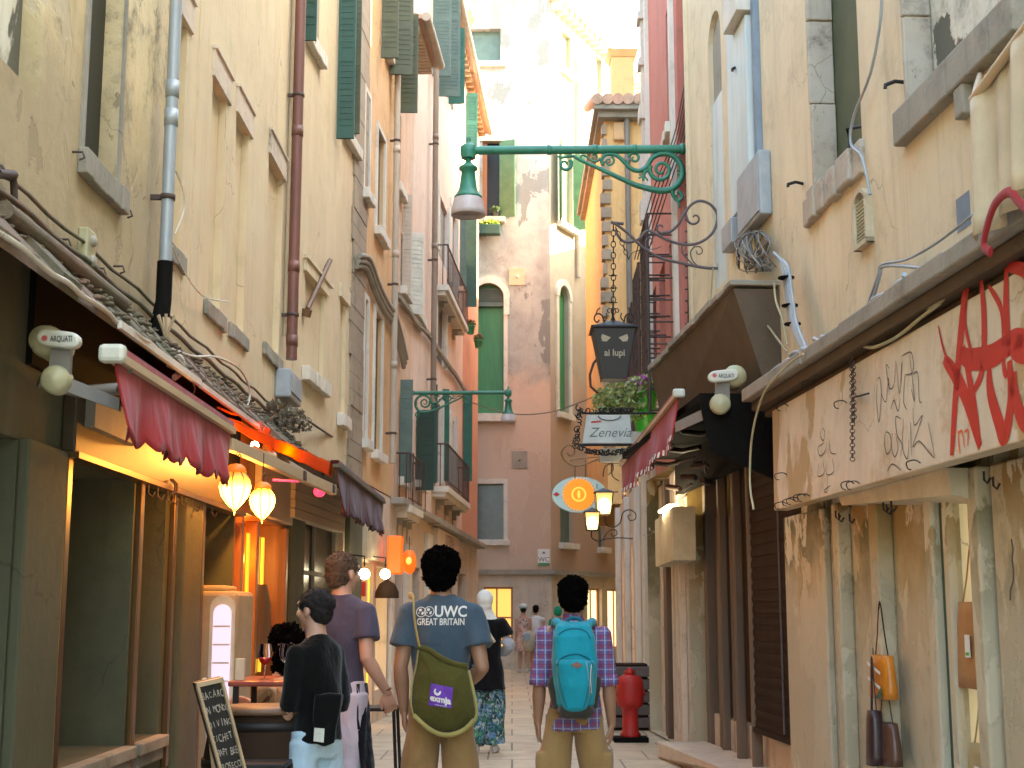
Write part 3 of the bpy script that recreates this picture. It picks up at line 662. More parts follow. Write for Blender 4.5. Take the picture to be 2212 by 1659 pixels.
m = MB(); m.wb(E0, ex(1161), ex(1186), ez(1222), ez(1186), 0, .03); s_ = m.build('toilet_sign', 'white_paint'); tag(s_, 'small white WC sign with green foot on the pink end wall', 'sign')
m = MB(); m.wb(E0, ex(1161), ex(1186), ez(1222), ez(1216), .031, .034); m.build('green_band', 'leaf_green', s_)
m = MB(); lettering(m, 'WC', E0.P(ex(1173.5), ez(1209), .034), E0.d, (0, 0, 1), .16); m.prism([E0.P(ex(1173.5)-.05, ez(1196), .034), E0.P(ex(1173.5)+.05, ez(1196), .034), E0.P(ex(1173.5), ez(1191), .034)], E0.n*.002); m.build('letters', 'ink', s_)
# ================================================================ RIGHT SIDE
rs = lambda px, py=700: R0.px(px, py)[0]
# near pale cream house
RH = [hp(R0, 1770, 1875, 9, (1770, 400), rev=.16), hp(R0, 1982, 2190, 9, (1982, 215), rev=.15), hp(R0, 1535, 1563, (1535, 40), (1535, 640), True, rev=.05)]
plaster('jamb_stone', (.40,.34,.26), (.50,.45,.37), stain=(.13,.10,.08), grime=.8, bump=1)
h_r = facade('plaster_house', 'pale cream house above the graffiti board with rough stone window sills', R0, -2, R0.px(1489, 700)[0], 3.0, 9.8, RH, 'pale_cream_plaster')
wn = infill(h_r, R0, RH[0], 'olive_green'); h = RH[0]
m = MB()
for i in range(9): z = h[2]+i*.62; m.wb(R0, h[1]-.02-random.uniform(0, .012), h[1]+.02+random.uniform(-.01, .02), z, z+.61, -.155, .02+random.uniform(0, .01))
m.build('jamb', 'jamb_stone', wn, bevel=.01); m = MB()
for i in range(8): a = h[0]-.05+i*(h[1]-h[0]+.26)/8; m.wb(R0, a, a+(h[1]-h[0]+.26)/8, h[2]-.22+random.uniform(-.02, .02), h[2]-.01+random.uniform(-.02, .02), -.05, .05+random.uniform(-.015, .015))
m.build('sill', 'jamb_stone', wn, bevel=.015)
m = MB(); m.tube([R0.at(1868, 272, -.05), R0.at(1830, 278, -.05), R0.at(1834, 320, -.03)], .012); m.build('latch_bar', 'iron', wn)
wn = infill(h_r, R0, RH[1], 'window_board'); h = RH[1]; m = MB()
for i in range(9): z = h[2]+i*.55; m.wb(R0, h[1]-.02, h[1]+.02+random.uniform(-.01, .02), z, z+.54, -.145, .02)
m.build('jamb', 'jamb_stone', wn, bevel=.01); m = MB()
for i in range(6): a = h[0]-.3+i*(h[1]-h[0]+.4)/6; m.wb(R0, a, a+(h[1]-h[0]+.4)/6-.003, h[2]-.2, h[2], -.05, .07)
m.wb(R0, h[0]+.33, h[0]+.45, h[2]-.36, h[2]-.2, 0, .06); m.build('sill', 'stone', wn, bevel=.012)
wn = infill(h_r, R0, RH[2], 'stone', 'niche'); h = RH[2]; zz_ = R0.px(1548, 205)[1]; m = MB(); m.wb(R0, h[0]+.01, h[1]-.01, h[2]+.01, zz_, -.045, -.02); m.build('painted_strip', 'pale_blue', wn)
m = MB()
for p0, p1, b0 in (((1735, 397), (1702, 398), 0), ((1955, 178), (1912, 184), 0), ((1600, 148), (1582, 149), 0)):
    a = R0.at(*p0, .0); b = R0.at(*p1, .12); m.tube([a, (a+b)/2+Vector((0, 0, .015)), b, b+Vector((0, 0, -.02))], .012)
m.each('wall_hook', 'iron', h_r)
# pale pilasters and corbel of the tall window at the left
def strip(th, fr, x0, x1, y0, y1, o, mat, name, bev=.004):
    a0_ = fr.px(x0, 400)[0]; a1_ = fr.px(x1, 400)[0]; zt = 9.7 if y0 is None else fr.px(x0, y0)[1]; zb = fr.px(x0, y1)[1]
    m = MB(); m.wb(fr, min(a0_, a1_), max(a0_, a1_), zb, zt, 0, o); return m.build(name, mat, th, bevel=bev)
strip(h_r, R0, 1588, 1606, None, 478, .05, 'pale_blue', 'pilaster'); strip(h_r, R0, 1612, 1640, 62, 470, .08, 'pale_blue', 'pilaster'); strip(h_r, R0, 1610, 1643, None, 60, .16, 'white_stone', 'corbel'); strip(h_r, R0, 1645, 1651, None, 352, .05, 'blue_paint', 'edge_strip')
strip(h_r, R0, 1489, 1493, None, 700, .03, 'pale_cream_plaster', 'corner_strip')
m = MB(); m.wb(R0, rs(2098, 480), rs(2068, 480), R0.px(2075, 500)[1], R0.px(2075, 425)[1], 0, .003); m.build('blue_paint_patch', 'blue_paint', h_r)
# vent
a, z = R0.px(1872, 470); t = thing('wall_vent', 'arched cream vent grille on the wall below the shuttered window', 'vent', R0.P(a, z, 0))
zt = R0.px(1872, 412)[1]; zb = R0.px(1872, 535)[1]
m = MB(); m.wb(R0, a-.13, a+.13, zb, zb+.03, 0, .05); m.wb(R0, a-.13, a-.10, zb, zt-.06, 0, .05); m.wb(R0, a+.10, a+.13, zb, zt-.06, 0, .05)
for q in range(8):
    A0, A1_ = pi*q/8, pi*(q+1)/8; P = lambda r, A, o: R0.P(a-r*cos(A), zt-.08+r*.7*sin(A), o)
    m.hexa([P(.10, A0, 0), P(.13, A0, 0), P(.13, A0, .05), P(.10, A0, .05), P(.10, A1_, 0), P(.13, A1_, 0), P(.13, A1_, .05), P(.10, A1_, .05)])
m.build('frame', 'cream_cloth_wall', t); m = MB(); m.wb(R0, a-.1, a+.1, zb+.03, zt-.03, .001, .006); m.build('backing', 'black_plastic', t)
m = MB()
for q in range(11): zz = zb+.05+q*(zt-zb-.1)/11; m.wb(R0, a-.1, a+.1, zz, zz+.012, .01, .035)
for q in range(3): aa = a-.05+q*.05; m.wb(R0, aa-.004, aa+.004, zb+.03, zt-.04, .012, .03)
m.build('grille', 'ivory_plastic', t)
# --- brick red house
RR = [(.5, 1.3, 3.9, 5.6, False, .15), (1.9, 2.7, 3.9, 5.6, False, .15), (3.2, 4.0, 3.9, 5.6, False, .15), (.5, 1.2, 6.8, 8.4, False, .15)]
h_s = facade('plaster_house', 'brick red house with white stone strips and caged windows', R1, 0.01, 4.7, 3.0, 11.6, RR, 'brick_red_plaster', back=4)
for h in RR:
    wn = infill(h_s, R1, h, 'slate_glass'); sill(wn, R1, h[0]-.1, h[1]+.1, h[2], .12, .1, 'white_stone')
m = MB()
for a in (4.42, 3.7, .28): m.wb(R1, a, a+.2, 3.0, 11.5, 0, .05)
for i in range(11): m.wb(R1, 4.36, 4.68, 3.4+i*.7+random.uniform(-.1, .1), 3.6+i*.7, 0, .09)
m.each('stone_strip', 'white_stone', h_s)
for i, a in enumerate((.45, 1.85, 3.15)):       # cages
    m = MB(); z0_, z1_ = 3.55, 5.75-.2*i; o = .32
    for q in range(10): z = z0_+q*(z1_-z0_)/9; m.tube([R1.P(a, z, 0), R1.P(a, z, o), R1.P(a+.85, z, o), R1.P(a+.85, z, 0)], .011, 5)
    for q in range(5): s_ = a+.85*q/4; m.tube([R1.P(s_, z0_, o), R1.P(s_, z1_, o)], .02 if q in (0, 4) else .011, 5)
    c_ = m.build('window_cage', 'rusty_iron'); tag(c_, ['nearest iron window cage on the brick red house', 'middle iron window cage on the brick red house', 'farthest iron window cage on the brick red house'][i], 'window cage', 'iron cages over the red house windows')
# --- ochre house with chimney
x0, x1 = atY(1308, 600, 26).x, 3.4
zc = atY(1350, 262, 26).z; zt = atY(1350, 236, 26).z
h_y = facade('plaster_house', 'yellow ochre house with chimney and tiled roof behind the shops', Y0, x0, x1, 3.4, zc, [], 'ochre_plaster', back=7)
m = MB(); m.box(x0-.12, x1, 25.75, 33, zc, zc+.12); m.box(x0-.2, x1, 25.62, 33, zc+.12, zt); m.each('cornice', 'stone', h_y)
m = MB()
for i in range(9):
    x = x0-.15+i*.2; m.lathe((x, 25.55, zt+.05), [(.11, 0), (.10, 3.5)], 10, axis=(0, 1, .32))
m.quad((x0-.2, 25.6, zt+.002), (x1, 25.6, zt+.002), (x1, 29.2, zt+1.2), (x0-.2, 29.2, zt+1.2)); m.build('roof', 'roof_tile', h_y)
cx0, cx1 = atY(1322, 200, 27.5).x, atY(1370, 200, 27.5).x; z0_ = zt; z1_ = atY(1350, 122, 27.5).z; m = MB()
m.box(cx0, cx1, 27.5, 28, z0_, z1_); m.hexa([(cx0-.02, 27.48, z1_), (cx1+.02, 27.48, z1_), (cx1+.02, 28.02, z1_), (cx0-.02, 28.02, z1_), (cx0-.09, 27.4, z1_+.14), (cx1+.09, 27.4, z1_+.14), (cx1+.09, 28.1, z1_+.14), (cx0-.09, 28.1, z1_+.14)])
m.build('chimney', 'ochre_plaster', h_y)
px_ = atY(1355, 400, 26).x; m = MB(); m.tube([(px_, 25.86, zc), (px_, 25.86, 3.4)], .055, 10); m.lathe((px_, 25.86, atY(1355, 355, 26).z), [(.056, 0), (.07, 0), (.07, .1), (.056, .1)], 10); m.each('drainpipe', 'grey_pipe', h_y)
m = MB()
for i in range(24): m.box(x0-.03-random.uniform(0, .06), x0+random.uniform(.02, .16), 25.93, 26.2, 4.2+i*.28, 4.2+i*.28+.2)
m.build('ragged_quoin', 'quoin', h_y)
m = MB(); m.box(atY(1325, 300, 26).x, atY(1348, 300, 26).x, 25.9, 26.02, atY(1340, 305, 26).z, atY(1340, 268, 26).z); m.build('putlog_patch', 'apricot_plaster', h_y)
# unseen masses added behind the right-hand row to block the sun
for (a0_, a1_, b0, b1, zz, lb) in ((5.3, 12, -15, 16.9, 15.8, 'unseen plastered mass added to block the sun behind the pale cream house'), (5.3, 12, 17, 29, 18.6, 'taller unseen plastered mass added to block the sun behind the red house'), (5.0, 12, 29.05, 50, 13.6, 'unseen plastered mass added to block the sun across the side lane at the street end')):
    m = MB(); m.box(a0_, a1_, b0, b1, 0, zz); b_ = m.build('plaster_house', 'pale_cream_plaster'); tag(b_, lb, 'house')
# ================================================================ LEFT GROUND FLOOR
q0 = lambda px, py=1300: L0.px(px, py)[0]
s1h = [(q0(130), q0(280), .70, 2.14, False, .38), (q0(296), q0(350), .70, 2.14, False, .38), (q0(434), q0(499), 0.02, 2.16, False, .6), (4.2, q0(18), .75, 2.14, False, .3)]
sf = facade('shopfront', 'dark grey green stone shopfront with recessed panels and slim copper coloured posts', L0, -2, q0(500), 0, 2.98, s1h, 'shop_stone', back=4)
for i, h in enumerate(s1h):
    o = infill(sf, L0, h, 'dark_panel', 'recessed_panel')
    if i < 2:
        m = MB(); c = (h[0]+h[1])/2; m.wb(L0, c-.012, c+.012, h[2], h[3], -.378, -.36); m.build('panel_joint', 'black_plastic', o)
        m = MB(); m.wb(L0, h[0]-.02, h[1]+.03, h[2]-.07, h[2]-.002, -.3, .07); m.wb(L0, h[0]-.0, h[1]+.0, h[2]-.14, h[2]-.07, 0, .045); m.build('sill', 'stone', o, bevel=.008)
for px in (122, 287, 362, 425):
    a = q0(px); m = MB(); m.wb(L0, a-.035, a+.035, .05 if px > 400 else .5, 2.145, 0, .035); m.build('post', 'brass_post', sf, bevel=.006)
m = MB(); a = q0(393); m.wb(L0, q0(374), q0(414), 0, 2.145, .0, .06); m.wb(L0, q0(20), q0(108), 0, 2.145, 0, .05); m.each('pilaster', 'shop_stone', sf, bevel=.01)
m = MB(); z0_, z1_ = 2.15, 2.44; a0_, a1_ = q0(112), q0(470)
m.wb(L0, a0_, a1_, z0_, z1_, .001, .07); m.build('lintel_band', 'lintel_metal', sf, bevel=.01)
m = MB(); m.wb(L0, a0_, q0(500), z0_-.03, z0_, 0, .09); m.build('rail', 'brass_post', sf)
m = MB()
for px in (297, 318, 340, 352, 372, 400, 440): a = q0(px, 1060); p = L0.P(a, z0_-.03, .06); m.tube([p, p+Vector((0, 0, -.05)), p+Vector((.02, .02, -.07)), p+Vector((.03, .03, -.04))], .006, 5)
for px in (368, 372): p = L0.at(px, 1035, .08); m.tube([p, p+Vector((.03, 0, -.03)), p+Vector((.03, 0, -.07)), p+Vector((0, 0, -.09))], .007, 5)
m.each('hook', 'rusty_iron', sf)
m = MB(); m.wb(L0, q0(56, 750), q0(500), 2.47, 2.92, .001, .03); m.build('black_board', 'black_plastic', sf)
m = MB(); m.wb(L0, q0(130), q0(235), 2.28, 2.44, .072, .12); m.build('bar_profile', 'grey_pipe', sf)
# pent canopy of stone and old tiles
cn = thing('shop_canopy', 'mossy rubble and tile canopy running over the dark shops with dangling cords', 'canopy', L0.P(8, 2.7, 0))
P = L0.P; m = MB(); n = 46; a0_, a1_ = 2.2, 12.9
for i in range(n):
    t0, t1 = a0_+(a1_-a0_)*i/n, a0_+(a1_-a0_)*(i+1)/n; j = random.uniform(-.02, .02); k0 = random.uniform(-.015, .02)
    m.hexa([P(t0, 2.99, .001), P(t1, 2.99, .001), P(t1, 2.655, .34), P(t0, 2.655, .34), P(t0, 3.06+k0, .001), P(t1, 3.06+k0, .001), P(t1, 2.70+k0, .35+j), P(t0, 2.70+k0, .35+j)])
m.build('slab', 'mossy_tile', cn)
m = MB(); pts = []
for i in range(60): t = a0_+(a1_-a0_)*i/59; pts.append(P(t, 2.685+random.uniform(-.012, .012), .36+random.uniform(-.015, .015)))
m.tube(bez(pts[:27], 3), .012, 5); m.wb(L0, 6.0, 7.6, 2.655, 2.69, .35, .37); m.wb(L0, 7.62, 9.4, 2.65, 2.68, .35, .37); m.each('edge_trim', 'white_stone', cn)
rnd = random.Random(5)
m = MB()
for i in range(420):
    t = rnd.uniform(a0_, a1_); f = rnd.random(); z = 3.05-.34*f; o = .02+.3*f; s_ = rnd.uniform(.01, .03)
    m.ell(P(t, z+.02, o), (s_, s_*1.5, s_*.5), 7, Matrix.Rotation(rnd.uniform(0, 3), 3, 'Z'))
r_ = m.build('rubble', 'mossy_tile', cn); r_['kind'] = 'stuff'
m = MB()
for px in (0, 1): m.tube([P(t, 3.08+.01*sin(t*7)+.09*px, .05-.02*px) for t in [a0_+i*.25 for i in range(43)]], .014-.004*px, 6)
m.tube([P(t, 2.9, .2) for t in (5.0, 5.6, 6.2, 6.6)], .035, 10)
m.each('pipe', 'mossy_tile', cn)
m = MB()
c = bez([L0.at(*p, .15) for p in ((372, 755), (420, 770), (470, 772), (520, 800), (540, 850), (520, 895), (470, 880))], 6); m.tube(c, .008, 5)
for pp in (((372, 530), (400, 590), (440, 640), (495, 652)), ((370, 352), (392, 400), (398, 450), (378, 505)), ((150, 590), (170, 600), (165, 615)), ((285, 705), (300, 720), (296, 740)), ((395, 775), (405, 800), (420, 835), (418, 850)), ((430, 768), (460, 775)), ((360, 790), (380, 800), (400, 810))):
    m.tube(bez([L0.at(*p, .06) for p in pp], 5), .005, 5)
m.tube(bez([L0.at(*p, .2) for p in ((375, 765), (390, 775), (392, 800), (378, 815))], 5), .02, 6)
for o_ in m.each('cord', 'white_stone', cn): pass
m = MB(); p = L0.at(358, 735, .16)
for i in range(14): a = rnd.uniform(0, 6.28); m.tube([p, p+Vector((.02*cos(a), .02*sin(a), .06)), p+Vector((.05*cos(a), .05*sin(a), .14))], .006, 4)
m.build('frayed_brush', 'pale_wood', cn)
m = MB()      # weeds / rubble clumps along the wall
leaves(m, L0.P(11.9, 3.08, .16), (.16, .9, .07), 420, .03, 8); o_ = m.build('dry_weeds', 'mossy_tile', cn); o_['kind'] = 'stuff'
t = MB(); b_ = thing('utility_box', 'light grey junction box mounted below the reddish brown drainpipe', 'utility box', L0.at(610, 840)); a0_, zt = L0.px(594, 795); a1_, zb = L0.px(618, 880)
t.wb(L0, a0_, a1_, zb, zt, 0, .14); t.build('casing', 'grey_plastic', b_, bevel=.015); t = MB(); t.wb(L0, a0_+.03, a1_-.03, zb+.05, zt-.05, .14, .15); t.build('cover', 'grey_plastic', b_, bevel=.006)
m = MB(); m.tube(bez([L0.at(*p, .12) for p in ((625, 880), (640, 890), (660, 905), (720, 945), (765, 968))], 5), .012, 6)
m.tube(bez([L0.at(*p, .08) for p in ((598, 880), (602, 900), (596, 925))], 5), .01, 6); m.each('cable', 'iron', b_)
# --- awnings: valance with scalloped edge, housing, caps and arms
def awning(name, label, X0, Y0_, X1, Y1_, z0, z1, drop, mat, side, stripe=None, bar='pale_wood', cap='white_plastic', nsc=18, wob=.03, word=None, scal=.05):
    a = Vector((X0, Y0_, z0)); b = Vector((X1, Y1_, z1)); D = (b-a); Lg = D.length; D.normalize(); nrm = Vector((D.y, -D.x, 0)).normalized()*side
    t = thing(name, label, 'awning', a.lerp(b, .5))
    m = MB(); nu = 96; nv = 8; vs = []
    for i in range(nu+1):
        u = i/nu; sc = scal*abs(sin(pi*u*nsc))**.6 if u > .0 else 0
        for j in range(nv+1):
            v = j/nv; x = wob*sin(u*23+v*1.5)*v+wob*.6*sin(u*61)*v*v; q = a+D*(Lg*u)+nrm*(x+.03*v)+Vector((0, 0, -(drop-scal+sc)*v if True else 0)); vs.append(q)
    fs = [(i*(nv+1)+j, (i+1)*(nv+1)+j, (i+1)*(nv+1)+j+1, i*(nv+1)+j+1) for i in range(nu) for j in range(nv)]
    m.add(vs, fs, True); vo = m.build('valance', mat, t)
    so = vo.modifiers.new('thick', 'SOLIDIFY'); so.thickness = .006
    if stripe:
        m = MB()
        for i in range(nu):
            if i % 2: continue
            q = [vs[i*(nv+1)+j] for j in (nv, nv-1)]; q2 = [vs[(i+1)*(nv+1)+j] for j in (nv, nv-1)]
            m.quad(q[0]+nrm*.008, q2[0]+nrm*.008, q2[1]+nrm*.008, q[1]+nrm*.008); m.quad(q[0]-nrm*.008, q2[0]-nrm*.008, q2[1]-nrm*.008, q[1]-nrm*.008)
        m.build('fringe', stripe, t)
    m = MB(); U = Vector((0, 0, 1))
    def bar_(o0, o1, h0, h1): m.hexa([a+nrm*o0+U*h0, b+nrm*o0+U*h0, b+nrm*o1+U*h0, a+nrm*o1+U*h0, a+nrm*o0+U*h1, b+nrm*o0+U*h1, b+nrm*o1+U*h1, a+nrm*o1+U*h1])
    bar_(-.03, .03, -.012, .02); m.build('front_rail', bar, t); m = MB(); bar_(-.05, .02, .024, .05); m.build('roller_rail', mat, t)
    if cap:
        c = a-D*.04+U*.012; q = .05; m = MB(); m.box(c.x-q, c.x+q, c.y-.03, c.y+.03, c.z-q*.7, c.z+q*.7); m.build('end_cap', cap, t, bevel=.018)
    return t, a, b, D, nrm
aw, a, b, D, nr = awning('shop_awning', 'faded red awning valance with ragged scalloped hem over the dark shopfront', -1.5, 5.14, -1.5, 7.3, 2.36, 2.36, .30, 'red_cloth', 1, nsc=20)
m = MB()
def arm(m, p, q, r=.022): m.tube([p, (p+q)/2+Vector((0, 0, -.03)), q], r, 6)
arm(m, Vector((-1.5, 5.3, 2.35)), Vector((-1.75, 6.1, 2.4))); arm(m, Vector((-1.75, 6.1, 2.4)), Vector((-2.05, 5.9, 2.4)), .028); m.each('folding_arm', 'grey_pipe', aw)
# motor covers with lettering
def motor(name, label, c, sc, word, flip=1):
    t = thing(name, label, 'awning motor', c); c = Vector(c)
    m = MB(); N = 28; L = []
    for i in range(N):
        an = 2*pi*i/N; x = .11*cos(an); z = (.055+.012*cos(2*an))*sin(an)-.012*cos(an)*flip; L.append(c+Vector((x*sc, -.02, z*sc)))
    m.prism(L, (0, .05, 0)); m.build('cover', 'white_plastic', t, bevel=.012)
    m = MB(); m.lathe(c+Vector((-.10*sc*flip, .06, .01*sc)), [(.02*sc, -.05), (.07*sc, -.03), (.085*sc, .02), (.085*sc, .18)], 18, axis=(0, 1, 0)); m.build('roller_end', 'ivory_plastic', t)
    m = MB(); lettering(m, word, c+Vector((.02*sc, -.024, -.004*sc)), (.62, 0, 0), (0, 0, 1), .042*sc, bold=.0006)
    m.build('lettering', 'black_paint', t)
    m = MB(); p = c+Vector((-.065*sc, -.0235, .0))
    for i in range(8): an = pi*i/4; m.quad(p, p+Vector((cos(an-.3), 0, sin(an-.3)))*.012*sc, p+Vector((cos(an), 0, sin(an)))*.02*sc, p+Vector((cos(an+.3), 0, sin(an+.3)))*.012*sc)
    m.build('star_mark', 'spray_red', t)
    m = MB(); m.lathe(c+Vector((-.02*sc, .02, -.20*sc)), [(.005, -.03), (.06*sc, -.02), (.075*sc, .0), (.075*sc, .05)], 18, axis=(0, 1, 0)); m.build('gear_disc', 'ivory_plastic', t)
    m = MB(); m.hexa([c+Vector(q)*sc for q in ((-.06, .03, -.2), (.05, .03, -.2), (.05, .07, -.2), (-.06, .07, -.2), (-.05, .03, -.04), (.05, .03, -.04), (.05, .07, -.04), (-.05, .07, -.04))]); m.build('bracket', 'grey_pipe', t)
    return t
pm = atY(128, 733, 5.35); t = motor('awning_motor', 'white oval awning cover lettered in black beside the red left awning', pm, .78, 'ARQUATI')
m = MB(); p = pm+Vector((.02, .05, -.17)); m.hexa([p+Vector(q) for q in ((0, 0, -.03), (.2, .05, -.10), (.2, .08, -.10), (0, .03, -.03), (0, 0, .03), (.2, .05, -.05), (.2, .08, -.05), (0, .03, .03))]); m.build('arm', 'grey_pipe', t)
# --- orange awning, its beam and the lanterns
t = thing('shop_awning', 'translucent orange awning over the lantern lit bar', 'awning', (-1.6, 9.5, 2.5))
m = MB(); V = Vector
def sheet(m, A, B, C, Dd, n=14, sag=.03):
    vs = []
    for i in range(n+1):
        for j in range(7):
            u, v = i/n, j/6; p = A.lerp(B, u).lerp(Dd.lerp(C, u), v); p = p+V((0, 0, -sag*sin(pi*v)+.006*sin(u*30)*v)); vs.append(p)
    m.add(vs, [(i*7+j, (i+1)*7+j, (i+1)*7+j+1, i*7+j+1) for i in range(n) for j in range(6)], True)
A_, B_ = V((-2.04, 7.5, 2.62)), V((-2.02, 12.4, 2.9)); C_, D_ = atX(716, 1000, -1.55), atX(498, 905, -1.55)
sheet(m, A_, B_, C_, D_); o = m.build('canvas', 'backlit_orange_cloth', t); o.modifiers.new('thick', 'SOLIDIFY').thickness = .004
m = MB(); C2, D2 = atX(716, 1030, -1.57), atX(498, 925, -1.57); sheet(m, D_, C_, C2, D2, sag=0); o = m.build('flap', 'backlit_orange_cloth', t); o.modifiers.new('thick', 'SOLIDIFY').thickness = .004
p0, p1 = atX(496, 958, -1.5), atX(722, 1058, -1.5); m = MB()
m.hexa([p0+V((-.03, 0, -.035)), p1+V((-.03, 0, -.045)), p1+V((.02, 0, -.045)), p0+V((.02, 0, -.035)), p0+V((-.03, 0, .03)), p1+V((-.03, 0, .04)), p1+V((.02, 0, .04)), p0+V((.02, 0, .03))]); m.build('beam', 'pale_wood', t, bevel=.005)
m = MB()
for f in (.58, .95): q = p0.lerp(p1, f); m.box(q.x-.04, q.x+.032, q.y-.05, q.y+.05, q.z-.035, q.z+.03)
m.each('bracket', 'rusty_iron', t, bevel=.004)
m = MB(); q = atX(548, 968, -1.65); m.tube(bez([q, q+V((.05, .1, -.02)), q+V((.08, .3, -.02)), q+V((.0, .4, .06))], 6), .022, 8); m.build('folding_arm', 'pale_wood', t)
ld = bpy.data.lights.new('awning_light', 'POINT'); ld.energy = 9; ld.color = (1, .42, .08); ld.shadow_soft_size = .05; lo = bpy.data.objects.new('awning_light', ld); COL.objects.link(lo); lo.location = (-1.8, 9.6, 2.5)
m = MB(); m.ell((-1.8, 9.6, 2.56), .03, 10); o = m.build('bare_bulb', 'bulb'); tag(o, 'bare warm bulb tucked up under the orange awning', 'lamp')
def lantern(label, c, r, lit, n=8, hook=True):
    c = V(c); t = thing('paper_lantern', label, 'lantern', c, 'orange glass lanterns under the bar awning')
    m = MB(); prof = [(.004, -1.75), (.06, -1.5), (.5, -1.05), (.86, -.55), (1, 0), (.9, .45), (.66, .8), (.55, .9)]
    m.lathe(c, [(a*r, b*r) for a, b in prof], 20); m.build('globe', lit, t)
    m = MB(); m.lathe(c, [(.57*r, .9*r), (.68*r, .95*r), (.6*r, 1.2*r), (.35*r, 1.4*r), (.1*r, 1.45*r)], 16); m.build('cap', 'lantern_cap', t)
    m = MB()
    for i in range(n): a = 2*pi*i/n; m.tube([c+V((cos(a)*x*r*1.02, sin(a)*x*r*1.02, z*r)) for x, z in prof[1:]], .003, 4)
    m.build('ribs', 'rusty_iron', t)
    ld = bpy.data.lights.new('lantern_light', 'POINT'); ld.energy = 1.2; ld.color = (1, .36, .06); ld.shadow_soft_size = .05; lo = bpy.data.objects.new('lantern_light', ld); COL.objects.link(lo); lo.location = c+V((-.10, .22, .06)); lo.name = 'lantern_light'
    m = MB(); h = c+V((0, 0, 1.45*r)); m.tube(bez([h, h+V((0, 0, .03)), h+V((.02, 0, .05)), h+V((.03, 0, .03))], 5)[:], .004, 5); m.tube([h, h+V((0, 0, .17))], .003, 5); m.build('hook', 'iron', t)
    return t
def grad_glow(name, c_lo, c_hi, z0, z1, s0, s1):
    k = NB(name); g = k.n('ShaderNodeNewGeometry'); sp = k.n('ShaderNodeSeparateXYZ'); k.l(g.outputs['Position'], sp.inputs[0]); f = k.ramp(sp.outputs[2], z0, z1)
    c = k.mix(f, c_lo, c_hi); k.l(c, k.b.inputs['Emission Color']); k.b.inputs['Base Color'].default_value = (.6, .3, .05, 1)
    mr = k.n('ShaderNodeMapRange'); k.l(f, mr.inputs[0]); mr.inputs[3].default_value = s0; mr.inputs[4].default_value = s1; k.l(mr.outputs[0], k.b.inputs['Emission Strength']); M[name] = k.m
l1 = atY(508, 1052, 7.5); l2 = atY(567, 1082, 8.1)
grad_glow('lantern_glass', (1, .50, .07), (1, .27, .01), l1.z-.03, l1.z+.065, 1.6, .07)
glow('lantern_cap', (1, .22, .02), 0.0595, (.4, .1, .02))
lantern('larger brightly lit orange lantern hanging nearest the red awning', l1, .088, 'lantern_glass'); lantern('smaller lit orange lantern hanging beyond the larger one', l2, .077, 'lantern_glass')
m = MB(); q = atX(690, 1062, -1.6); m.ell(q, (.05, .09, .045), 14); o = m.build('pink_lamp', 'pink_glow'); tag(o, 'small pink lamp glowing under the orange awning', 'lamp')
m = MB(); m.tube([atX(590, 1037, -1.62), atX(645, 1040, -1.62)], .008, 6); o = m.build('neon_tube', 'pink_glow'); tag(o, 'thin pink neon tube above the lanterns', 'neon tube')
aw, a, b, D, nr = awning('shop_awning', 'dark maroon awning valance past the orange one', -1.5, 11.75, -1.5, 16.1, 2.64, 2.66, .40, 'maroon_cloth', 1, nsc=34, wob=.035, cap=None, bar='mossy_tile')
m = MB(); m.hexa([V(p) for p in ((-2.05, 11.8, 2.78), (-1.98, 16.1, 2.78), (-1.53, 16.1, 2.68), (-1.53, 11.8, 2.66), (-2.05, 11.8, 2.80), (-1.98, 16.1, 2.80), (-1.53, 16.1, 2.70), (-1.53, 11.8, 2.68))]); m.build('canvas', 'mossy_tile', aw)
glow('yellow_pane', (1, .50, .04), 0.1024)
# --- bar front
bh = [(q0(503), 12.62, .0+.02, 2.18, False, .7)]
bf = facade('shopfront', 'bar front with orange lit timber doorway behind the table', L0, q0(500)+.005, 12.98, 0, 2.98, bh, 'orange_wood', back=4)
infill(bf, L0, bh[0], 'bar_glow', 'lit_interior')
ld = bpy.data.lights.new('bar_light', 'POINT'); ld.energy = 5; ld.color = (1, .40, .08); ld.shadow_soft_size = .1; lo = bpy.data.objects.new('bar_light', ld); COL.objects.link(lo); lo.location = L0.P(11.6, 1.85, -.12)
m = MB()
for i in range(7): a = bh[0][0]+.12+i*(bh[0][1]-bh[0][0]-.3)/6; w_ = (.05, .12, .07, .16, .06, .13, .05)[i]; m.wb(L0, a-w_, a+w_, .03, 2.15, -.66+.05*(i % 3), -.55+.07*(i % 3))
m.each('timber_panel', 'orange_wood', bf, bevel=.008)
m = MB()
for px, w_, o in ((512, .05, .0), (545, .06, -.35), (560, .05, -.05), (590, .04, -.25), (606, .06, .02)): a = q0(px, 1300); m.wb(L0, a-w_, a+w_, .03, 2.16, -.08+o, .03+o)
m.each('door_post', 'orange_wood', bf, bevel=.01)
m = MB()
for px, w_ in ((536, .05), (553, .03), (573, .06), (584, .03)): a = q0(px, 1300); m.wb(L0, a-w_, a+w_, .9, 2.05, -.09, -.07)
m.each('lit_pane', 'yellow_pane', bf)
m = MB(); m.wb(L0, q0(548, 1100), 12.9, 2.2, 2.62, .001, .06); m.build('fascia', 'pale_wood', bf, bevel=.006)
m = MB(); a = q0(530, 1370); m.lathe(L0.P(a+.9, 1.02, -.2), [(.2, 0), (.24, .2), (.24, .45), (.2, .62)], 18); m.build('bar_cask', 'brown_wood', bf)
